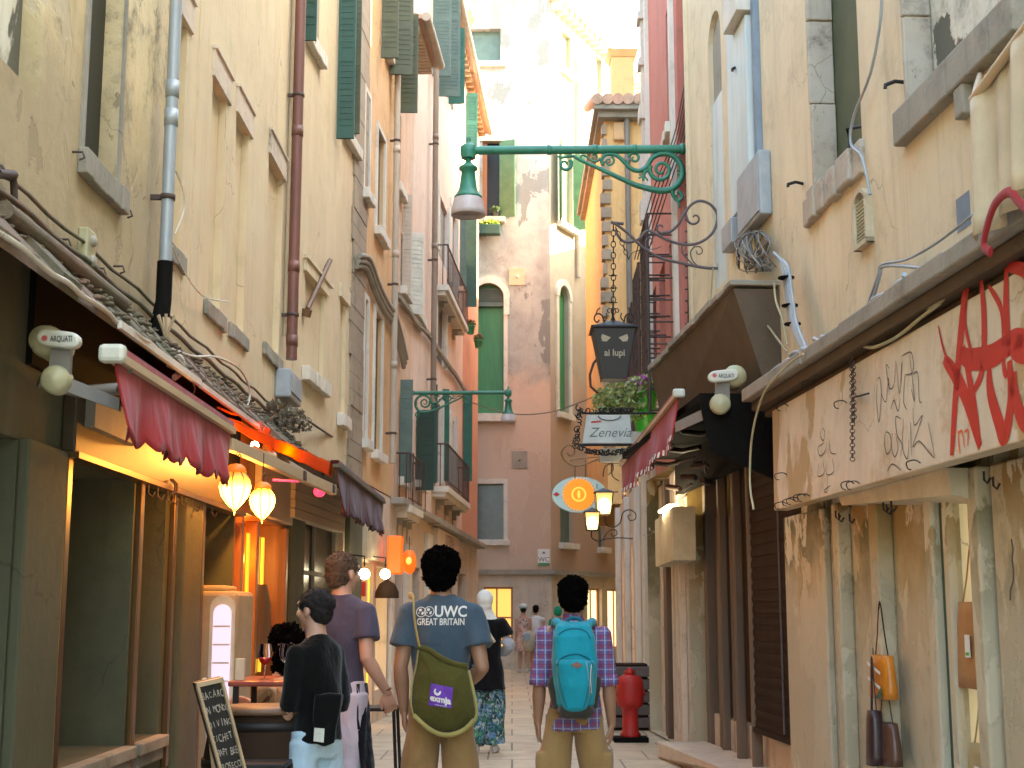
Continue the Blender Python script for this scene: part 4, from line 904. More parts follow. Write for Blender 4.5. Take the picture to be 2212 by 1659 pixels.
# next front: green grey pilaster, black gridded window, slatted box, lit shop
wl = [(ls(645, 1300), ls(738, 1300), .9, 2.36, False, .12), (ls(776, 1300), ls(806, 1300), .02, 2.02, False, .4), (ls(812, 1300), ls(836, 1300), .4, 2.0, False, .3), (ls(846, 1300), ls(868, 1300), .02, 2.1, False, .3), (ls(884, 1300), ls(906, 1300), .3, 2.1, False, .2), (ls(935, 1300), ls(962, 1300), .3, 2.2, False, .2), (ls(985, 1300), ls(1006, 1300), .3, 2.2, False, .2)]
wf = facade('shopfront', 'row of small lit shopfronts under the maroon awning running to the street end', L1, .0, ls(1030, 1300)+.4, 0, 2.98, wl, 'pink_stone', back=4)
gl = ['dark_glass', 'shop_glow', 'shop_glow_white', 'orange_wood', 'dark_glass', 'shop_glow', 'slate_glass']
for i, h in enumerate(wl): infill(wf, L1, h, gl[i], 'shop_window', frame='pale_wood' if i else 'stone', bars=[('v', .5), ('h', .62)] if i == 0 else [('h', .7)])
m = MB(); m.wb(L1, ls(612, 1300), ls(640, 1300), 0, 2.5, .0, .07); m.wb(L1, ls(742, 1300), ls(770, 1300), 0, 2.6, 0, .06); m.each('pilaster', 'shop_stone', wf, bevel=.01)
m = MB(); m.wb(L1, ls(838, 1300), ls(844, 1300), 0, 2.4, 0, .06); m.wb(L1, ls(870, 1300), ls(882, 1300), 0, 2.4, 0, .06); m.wb(L1, ls(915, 1300), ls(925, 1300), 0, 2.7, 0, .08); m.wb(L1, ls(965, 1300), ls(980, 1300), 0, 2.7, 0, .08); m.each('pier', 'white_stone', wf, bevel=.01)
m = MB()
a0_, a1_ = L1.px(628, 1100, .08)[0], L1.px(738, 1100, .08)[0]
for i in range(5): z = 2.27+i*.085; m.wb(L1, a0_, a1_, z, z+.078, .001, .12)
m.build('slatted_box', 'pale_wood', wf)
m = MB(); m.wb(L1, ls(775, 1200), ls(836, 1200), 2.05, 2.5, .001, .10); m.build('blank_fascia', 'cream_cloth_wall', wf)
m = MB(); m.wb(L1, ls(842, 1160), ls(925, 1160), 2.9, 2.99, .001, .2); m.wb(L1, ls(925, 1160), ls(1030, 1160), 2.88, 2.99, .001, .22); m.each('ledge', 'stone', wf, bevel=.01)
m = MB(); m.wb(L1, ls(932, 1160), ls(980, 1160), 2.55, 2.85, .002, .12); o = m.build('fascia', 'pink_stone', wf)
m = MB(); lettering(m, 'BAR E CAFFÈ' if False else 'OSTERIA', L1.P((ls(932, 1160)+ls(980, 1160))/2, 2.7, .125), L1.d, (0, 0, 1), .26, wscale=1.6); m.build('lettering', 'brown_wood', wf)
m = MB(); m.wb(L1, ls(932, 950), ls(985, 950), 3.9, 4.05, .0, .3); 
m = MB()
for i in range(5): q = L1.P(ls(790, 1300)-.1+i*.12, 1.7-.25*(i % 3), -.1); m.box(q.x-.05, q.x+.05, q.y-.06, q.y+.06, q.z-.1, q.z+.08)
m.each('shop_goods', 'red_cloth', wf)
m = MB(); p = L1.at(796, 1290, .12); m.tube([V((p.x, p.y, .5)), V((p.x, p.y, 1.9))], .012, 6); o = m.build('light_strip', 'amber_bar'); tag(o, 'vertical yellow light strip beside the lit shop door', 'light strip')
for px, lb in ((787, 'white globe lamp nearest behind the aproned man'), (832, 'white globe lamp beside the orange lit sign')):
    q = L1.at(px, 1240, .25); m = MB(); m.ell(q, .062, 16); b_ = thing('globe_lamp', lb, 'lamp', q, 'white globe lamps'); m.build('bulb', 'bulb', b_); m = MB(); m.tube([q+V((0, 0, .08)), q+V((0, 0, .2)), q+V((-.2, 0, .22))], .01, 6); m.build('arm', 'iron', b_)
q = L1.at(858, 1195, .3); m = MB(); m.box(q.x-.12, q.x+.07, q.y-.12, q.y+.12, q.z-.27, q.z+.22); o = m.build('lit_sign_box', 'orange_glow', bevel=.02); tag(o, 'glowing orange red box sign above the far left shops', 'sign')
q = L1.at(884, 1212, .42); t = thing('paper_lantern', 'small red orange egg shaped lantern next to the orange box sign', 'lantern', q)
m = MB(); m.lathe(q, [(.02, -.17), (.07, -.13), (.095, -.03), (.08, .08), (.04, .14)], 16); m.build('globe', 'orange_glow', t); m = MB(); m.tube([q+V((0, 0, .13)), q+V((0, 0, .32))], .006, 5); m.build('cord', 'iron', t)
m = MB(); m.ell(q+V((.0, -.09, .0)), (.04, .02, .05), 10); m.build('hot_spot', 'shop_glow', t)
m = MB(); q = L1.at(836, 1275, .2); m.lathe(q, [(.005, .14), (.1, .08), (.15, -.02), (.155, -.1)], 16); o = m.build('hanging_hat', 'dark_wood'); tag(o, 'dark rounded lampshade shape hanging by the far left doorway', 'shade')
paint('cooler_cream', (.42,.34,.22), .5)
# --- fridge, board, barrel, table, things on the table
q = L0.P(q0(450, 1400), 0, .05); t = thing('drinks_fridge', 'cream drinks cooler with purple lit glass behind the chalkboard', 'fridge', q)
fx, fy = q.x, q.y; zt = L0.px(450, 1265)[1]
m = MB(); m.box(fx-.17, fx+.20, fy-.30, fy+.30, .06, zt-.04); m.box(fx-.12, fx+.10, fy-.2, fy+.2, zt-.04, zt); m.each('cabinet', 'cooler_cream', t, bevel=.03)
def archp(x0, x1, z0, z1, y):
    R = (x1-x0)/2; c = (x0+x1)/2; return [V((x0, y, z0)), V((x1, y, z0))]+[V((c+R*cos(pi*i/12), y, z1-R+R*sin(pi*i/12))) for i in range(13)]
m = MB(); m.prism(archp(fx+.02, fx+.19, .1, zt-.07, fy-.301), (0, -.012, 0)); m.build('door_frame', 'white_plastic', t); m = MB(); m.prism(archp(fx+.045, fx+.165, .2, zt-.13, fy-.314), (0, -.008, 0)); m.build('glass', 'fridge_glow', t)
m = MB()
for i in range(9): zz_ = .35+i*.12; m.box(fx+.05, fx+.16, fy-.325, fy-.3225, zz_, zz_+.012)
m.each('shelf', 'white_plastic', t)
tb = atX(455, 1467, -1.42); bt = thing('chalkboard', 'wood framed chalkboard menu leaning on the left', 'chalkboard', (tb.x, tb.y, 0))
c0, c1, c2, c3 = atY(420, 1475, 6.45), atY(478, 1462, 6.55), atY(537, 1690, 6.75), atY(482, 1700, 6.65)
c2, c3 = c1+(c2-c1)*1.15, c0+(c3-c0)*1.15
nb = (c1-c0).cross(c3-c0).normalized();  nb = nb if nb.y < 0 else -nb
def bil(u, v, o=0): return c0.lerp(c1, u).lerp(c3.lerp(c2, u), v)+nb*o
m = MB(); m.hexa([bil(0, 0, -.02), bil(1, 0, -.02), bil(1, 1, -.02), bil(0, 1, -.02), bil(0, 0, 0), bil(1, 0, 0), bil(1, 1, 0), bil(0, 1, 0)]); m.build('slate', 'black_paint', bt)
for e in ((0, 0, 1, .035), (0, .965, 1, 1), (0, .0, .09, 1), (.91, 0, 1, 1)):
    m = MB(); m.hexa([bil(e[0], e[1], .001), bil(e[2], e[1], .001), bil(e[2], e[3], .001), bil(e[0], e[3], .001), bil(e[0], e[1], .015), bil(e[2], e[1], .015), bil(e[2], e[3], .015), bil(e[0], e[3], .015)]); m.build('frame_rail', 'pale_wood', bt)
m = MB()
for i, wd in enumerate(('BACARO', 'UN MONDO', 'DIVINO', 'CICHETI', 'CRAFT BEER', 'PROSECCO', 'SPRITZ')):
    v_ = .12+i*.118; o = bil(.5, v_, .004); U = (c1-c0).normalized(); Vv = -(c3-c0).normalized(); 
    n_ = len(wd); w_ = .135/max(n_, 6.5)
    for j_, ch in enumerate(wd):
        if ch != ' ': aa = rnd.uniform(-.12, .12); U2 = (U*cos(aa)+Vv*sin(aa)); lettering(m, ch, o+U*((j_-(n_-1)/2)*w_)+Vv*rnd.uniform(-.004, .004), U2, Vv, .05*rnd.uniform(.85, 1.15), wscale=.50, shear=rnd.uniform(-.1, .25))
paint('chalk', (.55,.50,.42), .9, var=.4, dirt=.5, sc=50); m.build('chalk_writing', 'chalk', bt)
m = MB(); bk = bil(.5, 0, -.03); m.tube([bk, V((bk.x+.05, bk.y+.5, .0))], .012, 6); m.build('prop_leg', 'pale_wood', bt)
tz = 1.03; t0 = atY(500, 1460, 8.0); t1 = atY(655, 1455, 8.0)
tt = thing('bar_table', 'high red topped bar table with glasses beside the doorway', 'table', (t0.x+.2, 8.3, 0))
m = MB(); m.box(t0.x, t1.x+.05, 7.9, 8.55, tz-.03, tz); paint('red_top', (.30,.06,.035), .3, dirt=.15); m.build('top', 'red_top', tt, bevel=.008)
for x, y in ((t0.x+.04, 7.94), (t1.x, 7.94), (t0.x+.04, 8.5), (t1.x, 8.5)): m = MB(); m.box(x-.015, x+.015, y-.015, y+.015, 0, tz-.03); m.build('leg', 'iron', tt)
m = MB(); m.box(t0.x+.04, t1.x, 7.93, 7.95, .32, .35); m.box(t0.x+.04, t1.x, 8.49, 8.51, .32, .35); m.each('stretcher', 'iron', tt)
k = NB('glass'); k.b.inputs['Transmission Weight'].default_value = 1; k.b.inputs['Roughness'].default_value = .02; k.b.inputs['IOR'].default_value = 1.2; k.b.inputs['Base Color'].default_value = (.95,.9,.85,1); M['glass'] = k.m
paint('wine_red', (.5,.02,.02), .15, dirt=0)
def goblet(x, y, label, wine=True):
    t = thing('wine_glass', label, 'glass', (x, y, tz), 'stem glasses on the red table')
    m = MB(); m.lathe((x, y, tz), [(.032, 0), (.032, .003), (.004, .008), (.004, .075), (.03, .10), (.042, .13), (.040, .165), (.034, .2)], 16, caps=False); m.build('bowl', 'glass', t)
    if wine: m = MB(); m.lathe((x, y, tz), [(.004, .081), (.028, .102), (.038, .125), (.001, .126)], 16); m.build('drink', 'wine_red', t)
goblet(t0.x+.17, 8.1, 'stem glass of red drink standing on the red table'); goblet(t0.x+.28, 8.25, 'empty stem glass at the back of the red table', False); goblet(t0.x+.24, 8.42, 'empty stem glass farthest along the red table', False)
m = MB(); m.box(t0.x+.02, t0.x+.07, 8.0, 8.04, tz, tz+.12); o = m.build('menu_card', 'cream_cloth_wall', bevel=.003); tag(o, 'small cream card standing at the left end of the red table', 'card')
m = MB(); lx = t1.x-.13; m.hexa([V(q) for q in ((lx-.05, 8.0, tz+.001), (lx+.15, 8.0, tz+.001), (lx+.15, 8.2, tz+.001), (lx-.05, 8.2, tz+.001), (lx-.02, 8.02, tz+.012), (lx+.15, 8.02, tz+.012), (lx+.15, 8.2, tz+.012), (lx-.02, 8.2, tz+.012))]); o = m.build('folded_menu', 'brown_wood'); tag(o, 'dark folded menu lying on the red table', 'menu')
bq = atY(572, 1600, 7.4); t = thing('wine_barrel', 'old wooden wine barrel with iron hoops in front of the table', 'barrel', (bq.x, bq.y, 0))
prof = [(.27+.055*sin(pi*i/12), .92*i/12) for i in range(13)]
m = MB(); m.lathe((bq.x, bq.y, 0), prof, 28); m.build('staves', 'dark_wood', t)
for z in (.08, .27, .65, .84): m = MB(); r = .27+.055*sin(pi*z/.92); m.lathe((bq.x, bq.y, z-.02), [(r+.002, 0), (r+.008, 0), (r+.008, .04), (r+.002, .04)], 28); m.build('hoop', 'iron', t)
m = MB(); m.lathe((bq.x, bq.y, .9), [(.0, .0), (.30, .0), (.30, .025), (.0, .025)], 28, caps=False); m.build('lid', 'brown_wood', t)
def stool(name, label, x, y, h, w_=.18):
    t = thing(name, label, 'stool', (x, y, 0)); m = MB(); m.box(x-w_, x+w_, y-w_, y+w_, h-.025, h); m.build('seat', 'iron', t, bevel=.008)
    for sx in (-1, 1):
        for sy in (-1, 1): m = MB(); m.tube([V((x+sx*w_*.92, y+sy*w_*.92, h-.02)), V((x+sx*w_*1.15, y+sy*w_*1.15, 0))], .013, 6); m.build('leg', 'iron', t)
    m = MB(); e = w_*1.05
    for a, b in (((-e, -e), (e, -e)), ((e, -e), (e, e)), ((e, e), (-e, e)), ((-e, e), (-e, -e))): m.tube([V((x+a[0], y+a[1], h*.4)), V((x+b[0], y+b[1], h*.4))], .01, 6)
    m.build('foot_ring', 'iron', t); return t
sq = atY(572, 1600, 6.9); stool('bar_stool', 'dark metal stool in front of the wine barrel', sq.x, sq.y, .70, .12)
sq = atY(806, 1545, 9.9); stool('bar_stool', 'dark metal stool standing right of the aproned man', sq.x, sq.y, .76, .17)
# ================================================================ RIGHT GROUND FLOOR (near shop)
r0 = lambda px, py=1300, o=0: R0.px(px, py, o)[0]
rh = [(r0(1828), r0(1802), .02, 2.1, False, .1), (r0(1924), r0(1912), .2, 2.1, False, .5), (r0(2142), r0(2070), .02, 2.1, False, .03), (r0(1738), r0(1400), .02, 2.98, False, .5)]
rh[1] = (r0(1932), r0(1880), .25, 1.2, False, .45)
sg = facade('shopfront', 'peeling plaster piers of the bag shop below the graffiti board', R0, -2, R0.px(1489, 1300)[0], 0, 2.98, rh, 'peeling_plaster', back=4)
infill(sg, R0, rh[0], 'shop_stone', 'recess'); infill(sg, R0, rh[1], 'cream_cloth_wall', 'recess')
plaster('lit_interior_wall', (.62,.50,.28), (.58,.45,.22), grime=.15, streak=.1, peel=[((.45,.30,.12), .60, 1.1)])
wi_ = M['lit_interior_wall'].node_tree; wb0 = wi_.nodes['Principled BSDF']; wi_.links.new(wb0.inputs['Base Color'].links[0].from_socket, wb0.inputs['Emission Color']); wb0.inputs['Emission Strength'].default_value = .035
infill(sg, R0, rh[2], 'lit_interior_wall', 'shop_window')
m = MB(); a = r0(2052); m.wb(R0, a-.03, a+.012, .0, 2.1, -.05, .03); a = r0(1815); m.wb(R0, a-.02, a+.015, 0, 2.1, -.09, -.06); m.each('dark_strip', 'dark_green', sg)
m = MB()
for pxa, pxb, o in ((1712, 1800, .05), (1832, 1845, .09), (1918, 1936, .10), (2030, 2047, .07), (2062, 2075, .05), (2142, 2165, .10), (2175, 2330, .05)):
    m.wb(R0, r0(pxb), r0(pxa), 0, 2.10, .0, o)
m.each('pier_face', 'peeling_plaster', sg, bevel=.012)
m = MB(); a0_ = r0(2135, 1060); a1_ = r0(1880, 1060); m.hexa([R0.P(a0_, 1.93, .001), R0.P(a1_, 2.05, .001), R0.P(a1_, 2.05, .18), R0.P(a0_, 1.97, .18), R0.P(a0_, 2.1, .001), R0.P(a1_, 2.1, .001), R0.P(a1_, 2.1, .2), R0.P(a0_, 2.1, .2)]); m.build('soffit', 'cream_cloth_wall', sg)
m = MB()
for px, py in ((1805, 1103), (1812, 1108), (1830, 1075), (1835, 1110), (1908, 1085), (1915, 1090), (1925, 1082), (2125, 1018), (2145, 1030)):
    p = R0.at(px, py, .16); m.tube([p, p+V((0, 0, -.04)), p+V((.015, 0, -.055)), p+V((.03, 0, -.03))], .006, 5)
m.each('hook', 'iron', sg)
m = MB(); zz = random.Random(3); pts = [R0.at(2188+zz.uniform(-6, 6), 1165+i*22, .052) for i in range(7)]; m.tube(pts, .004, 4)
m.build('crack', 'ink', sg)
# cornice and board
cn = thing('stone_ledge', 'long grey stone ledge above the graffiti board', 'ledge', R0.P(8, 2.9, 0)); m = MB()
n = 9; a0_, a1_ = 3.0, 10.25
for i in range(n): t0_, t1_ = a0_+(a1_-a0_)*i/n, a0_+(a1_-a0_)*(i+1)/n; m.wb(R0, t0_, t1_-.004, 2.955, 3.05+random.uniform(-.006, .006), .0, .35+random.uniform(-.006, .008))
m.build('slab', 'stone', cn, bevel=.01); m = MB(); m.wb(R0, a0_, a1_-.05, 2.88, 2.952, .0, .29); m.wb(R0, a0_, a1_-.08, 2.83, 2.878, .0, .2); m.each('moulding', 'soffit_brown', cn, bevel=.01)
bd = thing('sign_board', 'pale signboard covered in red spray graffiti', 'signboard', R0.P(7.5, 2.1, .3)); a1_ = r0(1672, 1100, .3)
OB = .30
m = MB(); m.hexa([R0.P(3.0, 2.1, .2), R0.P(a1_, 2.1, .2), R0.P(a1_, 2.1, OB), R0.P(3.0, 2.1, OB), R0.P(3.0, 2.825, .1), R0.P(a1_+.2, 2.825, .1), R0.P(a1_+.2, 2.825, .24), R0.P(3.0, 2.825, .24)]); m.build('panel', 'sign_board', bd, bevel=.006)
bO = R0.P(0, 2.1, OB); bN = (R0.n*(.725)+V((0, 0, .06))).normalized()
def onb(px, py, o=.003):
    r = ray(px, py); c = V((0, 0, CZ)); q = bO+bN*o; t = (q-c).dot(bN)/r.dot(bN); return c+r*t
def Z1(x, y): return (1640+x/2.911)/1.00588, (560+y/2.911)/1.00588     # zoomed crop -> photo pixels
def stroke(m, pts, w_): ribbon(m, [onb(*Z1(*p)) for p in pts], w_, bN)
m = MB()
for pts, w_ in ((((1245, 1250), (1275, 800), (1320, 300), (1345, 120)), .075), (((1195, 640), (1260, 730), (1340, 900), (1425, 1195)), .085), (((1320, 560), (1380, 900), (1420, 1190)), .06), (((1430, 130), (1450, 400), (1440, 700), (1380, 850)), .06),
    (((1300, 600), (1360, 640), (1500, 620), (1640, 520), (1720, 510)), .11), (((1480, 180), (1560, 330), (1570, 560)), .035), (((1590, 60), (1590, 350), (1610, 620)), .06), (((1600, 60), (1700, 80), (1760, 200)), .06), (((1480, 700), (1490, 850), (1540, 1030), (1580, 1130), (1620, 900), (1610, 650)), .085),
    (((1570, 620), (1580, 720), (1600, 740)), .04), (((1640, 720), (1640, 850), (1700, 1040), (1800, 1100)), .08), (((1620, 560), (1760, 600)), .12), (((1160, 430), (1200, 600), (1260, 720)), .02), (((1700, 60), (1800, 400), (1820, 900)), .07), (((1820, 300), (1900, 700), (1850, 1050)), .08), (((1385, 640), (1330, 420), (1350, 180)), .03)): stroke(m, pts, w_)
m.build('red_graffiti', 'spray_red', bd)
m = MB()
for pts in (((1285, 1090), (1290, 1180), (1298, 1240)), ((1285, 1110), (1310, 1100), (1325, 1200)), ((1325, 1100), (1350, 1095), (1345, 1190))): stroke(m, pts, .014)
m.build('orange_scribble', 'orange_ink', bd)
m = MB()
ink = [((770, 780), (790, 760), (800, 860), (785, 1040), (770, 900), (775, 800)), ((800, 860), (830, 910), (845, 760), (850, 870)), ((850, 700), (830, 680), (850, 820), (880, 800), (890, 650)), ((895, 660), (915, 860), (930, 660), (925, 790)), ((930, 620), (990, 600), (1000, 720), (950, 740)), ((950, 740), (940, 900), (960, 960)), ((980, 620), (1010, 900), (990, 830)), ((1000, 740), (1030, 730), (1040, 900), (1055, 910)),
       ((860, 960), (880, 900), (905, 970), (920, 890)), ((830, 1100), (818, 1160), (835, 1240), (860, 1200), (855, 1120), (830, 1100)), ((870, 1110), (865, 1200), (885, 1260), (905, 1200), (890, 1110)), ((925, 1020), (890, 1010), (900, 1120), (930, 1180), (920, 1260)), ((940, 1020), (935, 1200), (965, 1270), (975, 1150)), ((985, 1040), (990, 1250)), ((1000, 950), (1010, 1060), (1060, 1000), (1000, 1190), (1040, 1160), (1110, 1240), (1135, 1250), (1095, 1040)),
       ((420, 1080), (415, 1130), (435, 1155), (442, 1100), (425, 1075)), ((440, 1170), (400, 1200), (410, 1250), (440, 1230), (455, 1170)), ((470, 1150), (480, 1230), (515, 1240)), ((405, 1300), (400, 1380), (440, 1360), (430, 1290)), ((450, 1280), (455, 1370), (500, 1350), (490, 1270)), ((460, 1380), (455, 1480), (440, 1470), (480, 1440)), ((835, 1350), (870, 1305), (925, 1345))]
for p in ink: stroke(m, p, .007)
m.build('pen_tags', 'ink', bd)
m = MB()
for x, y in ((165, 1560), (215, 1540), (240, 1530), (285, 1510), (310, 1510), (165, 1375), (590, 1430), (625, 1430), (1010, 1300), (175, 940), (340, 800), (545, 920)):
    p = onb(*Z1(x, y), .0); q = onb(*Z1(x+38, y-2), .0); m.tube(bez([q, q+bN*.03+V((0, 0, .012)), p+bN*.04, p+bN*.035+V((0, 0, -.03)), p.lerp(q, .5)+bN*.035+V((0, 0, -.035))], 4), .0035, 5)
m.tube([onb(*Z1(640, 880), .01), onb(*Z1(720, 858), .05)], .006, 5)
m.each('hook', 'iron', bd)
def chain(m, a, b, n, r=.014, th=.0035, sag=0):
    a, b = V(a), V(b)
    for i in range(n):
        f = (i+.5)/n; p = a.lerp(b, f)+V((0, 0, -sag*sin(pi*f))); d_ = (b-a).normalized(); s_ = V((1, 0, 0)) if i % 2 else V((0, 1, 0)); s_ = (s_-d_*s_.dot(d_)).normalized(); hl = (b-a).length/n*.62
        m.tube([p+d_*hl*cos(t_)+s_*r*sin(t_) for t_ in [2*pi*q/8 for q in range(9)]], th, 4, caps=False)
m = MB(); chain(m, onb(*Z1(615, 630), .03), onb(*Z1(618, 1285), .03), 30); m2 = MB(); chain(m, onb(*Z1(622, 660), .04), onb(*Z1(628, 1040), .05), 17); o = m.build('rusty_chain', 'rusty_iron'); tag(o, 'rusty chain hanging down the pale graffiti board', 'chain')
m = MB(); m.tube(bez([onb(*Z1(*p), .02) for p in ((690, 560), (760, 565), (900, 500), (1050, 380), (1170, 290))], 5), .01, 6); m.tube(bez([onb(*Z1(*p), .02) for p in ((1030, 330), (1150, 290), (1300, 150), (1450, 20), (1640, -120))], 5), .014, 6); m.each('cable', 'ivory_plastic', bd)
# small lamp reflected / twisted chain and cable coils lying on the ledge
m = MB(); rnd = random.Random(11); cp = []
for i in range(26): cp.append(R0.P(6.9+i*.125, 3.08+.02*sin(i*2.1), .22+.05*sin(i*1.7)))
m.tube(bez(cp, 4), .02, 6); cp = [R0.P(6.9+i*.13, 3.09+.025*cos(i*1.9), .22+.06*cos(i*1.5)) for i in range(25)]; m.tube(bez(cp, 4), .014, 6)
m.tube(bez([R0.at(*p, .1) for p in ((1870, 765-60), (1900, 600), (1912, 575), (2000, 580))], 5), .01, 5); m.tube(bez([R0.at(*p, .1) for p in ((1860, 700), (1895, 600), (1905, 572), (1960, 560), (2030, 520), (2100, 465))], 5), .008, 5)
m.tube(bez([R0.at(*p, .05) for p in ((1905, 0), (1900, 60), (1880, 160), (1845, 250), (1838, 310), (1862, 340), (1880, 420))], 5), .01, 5)
tag(m.build('cable_bundle', 'zinc'), 'twisted grey and white cables lying along the stone ledge above the graffiti', 'cables')
# cream awning top right
t = thing('cream_awning', 'rolled cream awning hanging in folds at the top right corner', 'awning', R0.P(5.2, 3.6, .5))
pa, pb = R0.at(2103, 215, .42), R0.at(2260, 0, .42); m = MB(); m.tube([pa, pb], .022, 10); m.tube([pa, R0.at(2118, 160, .02)], .015, 6); m.each('pole', 'pale_wood', t)
m = MB(); vs = []; n = 40
dd = (pb-pa)
for i in range(n+1):
    for j in range(9):
        u, v = i/n, j/8; top = pa+dd*(u*1.1); bot = R0.at(2118, 520, .42)+dd*(u*1.1); p = top.lerp(bot, v)+R0.n*(.03*sin(u*26)*(v+.2)+.02*sin(u*9+2)); vs.append(p)
m.add(vs, [(i*9+j, (i+1)*9+j, (i+1)*9+j+1, i*9+j+1) for i in range(n) for j in range(8)], True); o = m.build('canvas', 'cream_cloth', t); o.modifiers.new('thick', 'SOLIDIFY').thickness = .006
m = MB(); m.tube(bez([R0.at(*p, .46) for p in ((2250, 480), (2205, 440), (2180, 415), (2150, 440), (2132, 490), (2125, 530), (2140, 545))], 6), .022, 8, flat=.5); m.build('red_strap', 'red_cloth', t)
# utility boxes and cable bundle
t = thing('utility_box', 'tall grey utility box with cables below on the pale cream wall', 'utility box', R0.at(1645, 420)); a0_, a1_ = rs(1668, 420), rs(1618, 420); z1_, z0_ = R0.px(1640, 355)[1], R0.px(1640, 495)[1]
m = MB(); m.wb(R0, a0_, a1_, z0_, z1_, .0, .10); m.build('casing', 'grey_plastic', t, bevel=.015); m = MB(); m.wb(R0, a0_+.02, a1_-.02, z0_+.03, z1_-.03, .10, .11); m.build('cover', 'grey_plastic', t, bevel=.005)
rnd = random.Random(4)
cm = MB()
for i in range(26):
    p = [R0.at(1630+rnd.uniform(-20, 25), 498, .06), R0.at(1620+rnd.uniform(-35, 45), 525+rnd.uniform(-10, 20), .1+rnd.uniform(-.05, .08)), R0.at(1625+rnd.uniform(-30, 35), 560+rnd.uniform(-10, 25), .12+rnd.uniform(-.05, .06)), R0.at(1640+rnd.uniform(-30, 40), 560+rnd.uniform(-30, 40), .05)]
    cm.tube(bez(p, 5), rnd.choice((.005, .007, .01)), 5)
cm.build('cables', 'grey_pipe', t)
t = thing('utility_box', 'small grey box beside the tall utility box', 'utility box', R0.at(1592, 510)); a0_, a1_ = rs(1604, 510), rs(1582, 510); z1_, z0_ = R0.px(1592, 482)[1], R0.px(1592, 538)[1]
m = MB(); m.wb(R0, a0_, a1_, z0_, z1_, 0, .1); m.build('casing', 'zinc', t, bevel=.01); m = MB(); m.tube([R0.at(1596, 540, .04), R0.at(1596, 580, .04)], .01, 6); m.build('tail', 'iron', t)
m = MB()
for i in range(9):
    dx = rnd.uniform(-11, 11); m.tube(bez([R0.at(1672+dx*.5, 545+abs(dx), .1+.03*rnd.random()), R0.at(1692+dx, 575, .14), R0.at(1702+dx, 640, .16), R0.at(1712+dx, 700, .17), R0.at(1738+dx*.7, 758, .2)], 6), .012, 6)
t = m.build('cable_bundle', 'blue_white_cable' if False else 'zinc'); tag(t, 'pale blue and white cable bundle strapped down to the stone ledge', 'cables')
m = MB()
for py, px in ((600, 1698), (660, 1706), (700, 1712)): p = R0.at(px, py, .155); m.lathe(p, [(.058, -.006), (.06, 0), (.058, .006)], 12)
m.each('strap', 'black_plastic', t)
m = MB()
for pts in (((1612, 640), (1640, 680), (1672, 722), (1700, 760)), ((1672, 610), (1676, 650), (1690, 690), (1700, 745)), ((1735, 765), (1700, 790), (1650, 850), (1625, 940), (1620, 1040), (1628, 1100)), ((1540, 580), (1530, 700), (1512, 800), (1500, 850))):
    m.tube(bez([R0.at(*p, .4 if pts[0][0] in (1735,) else .1) for p in pts], 6), .008, 6)
for o in m.each('loose_cable', 'ivory_plastic'): pass
for i, o in enumerate([o for o in COL.objects if o.name.startswith('loose_cable')]): tag(o, ['thin cream wire drooping left of the ledge end', 'thin cream wire hanging beside the strapped cable bundle', 'long cream wire hanging down past the shutter', 'thin wire running down the pale wall near the iron bracket'][i % 4], 'wire')
# wires in front of the red house and overhead
m = MB(); 
for i in range(5): m.tube(bez([R0.P(R0.px(1489, 300)[0]-.02-.03*i, 9.6, .04), atY(1530-i*4, 60, 14.0), atY(1500-i*5, 180, 14.2), atY(1478-i*6, 300, 14.3), atY(1440-i*8, 420, 14.6), atY(1395-i*6, 560, 15.5)], 5), .007, 5)
tag(m.build('cable_bundle', 'rusty_iron'), 'dark loose cables slanting past the brick red house corner', 'cables')
m = MB()
m.tube([atY(1488, 0, 14.2), atY(1487, 800, 14.2)], .010, 5)
for i in range(26): z = atY(1488, 100+i*25, 14.2); m.tube([z+V((-.04, -.0, 0)), z+V((.03, 0, 0))], .01, 5)
tag(m.build('corner_rod', 'rusty_iron'), 'thin ribbed rod running down the corner of the pale cream house', 'rod')
# upper shop ledge beyond the board, brown soffit, black awning housing
t = thing('shop_canopy', 'high stone edged canopy with brown boarded end above the black shop', 'canopy', R0.P(12, 3.9, 0))
P = R0.P; a0_, a1_ = 10.35, 14.2; zt = 3.93
m = MB()
for i in range(16): u0, u1 = a0_+(a1_-a0_)*i/16, a0_+(a1_-a0_)*(i+1)/16; m.wb(R0, u0, u1, zt-.055+random.uniform(-.008, .008), zt+random.uniform(-.01, .01), 0, .40+random.uniform(-.015, .015))
m.build('slab', 'stone', t, bevel=.008)
m = MB(); m.hexa([P(a0_+.03, 3.06, .001), P(a1_, 3.06, .001), P(a1_, 3.06, .2), P(a0_+.03, 3.06, .12), P(a0_+.03, zt-.072, .001), P(a1_, zt-.072, .001), P(a1_, zt-.072, .36), P(a0_+.03, zt-.072, .36)]); m.build('fascia', 'soffit_brown', t)
t = thing('awning_housing', 'black boarded awning housing above the dark shop', 'awning housing', R0.P(12, 3, 0))
m = MB(); m.wb(R0, 10.45, 14.6, 3.0, 3.055, .0, .62); m.wb(R0, 10.45, 14.6, 2.62, 3.0, .0, .06); m.hexa([P(10.45, 2.4, .06), P(10.5, 2.4, .06), P(10.5, 2.62, .55), P(10.45, 2.62, .55), P(10.45, 3.0, .06), P(10.5, 3.0, .06), P(10.5, 3.0, .62), P(10.45, 3.0, .62)]); m.each('board', 'black_plastic', t)
pm = R0.at(1560, 812, .52); pm = V((pm.x, 10.38, pm.z)); pm = atY(1562, 812, 10.3); t = motor('awning_motor', 'white oval awning cover lettered in black beside the right hand awning', pm, 1.05, 'ARQUATI', flip=-1)
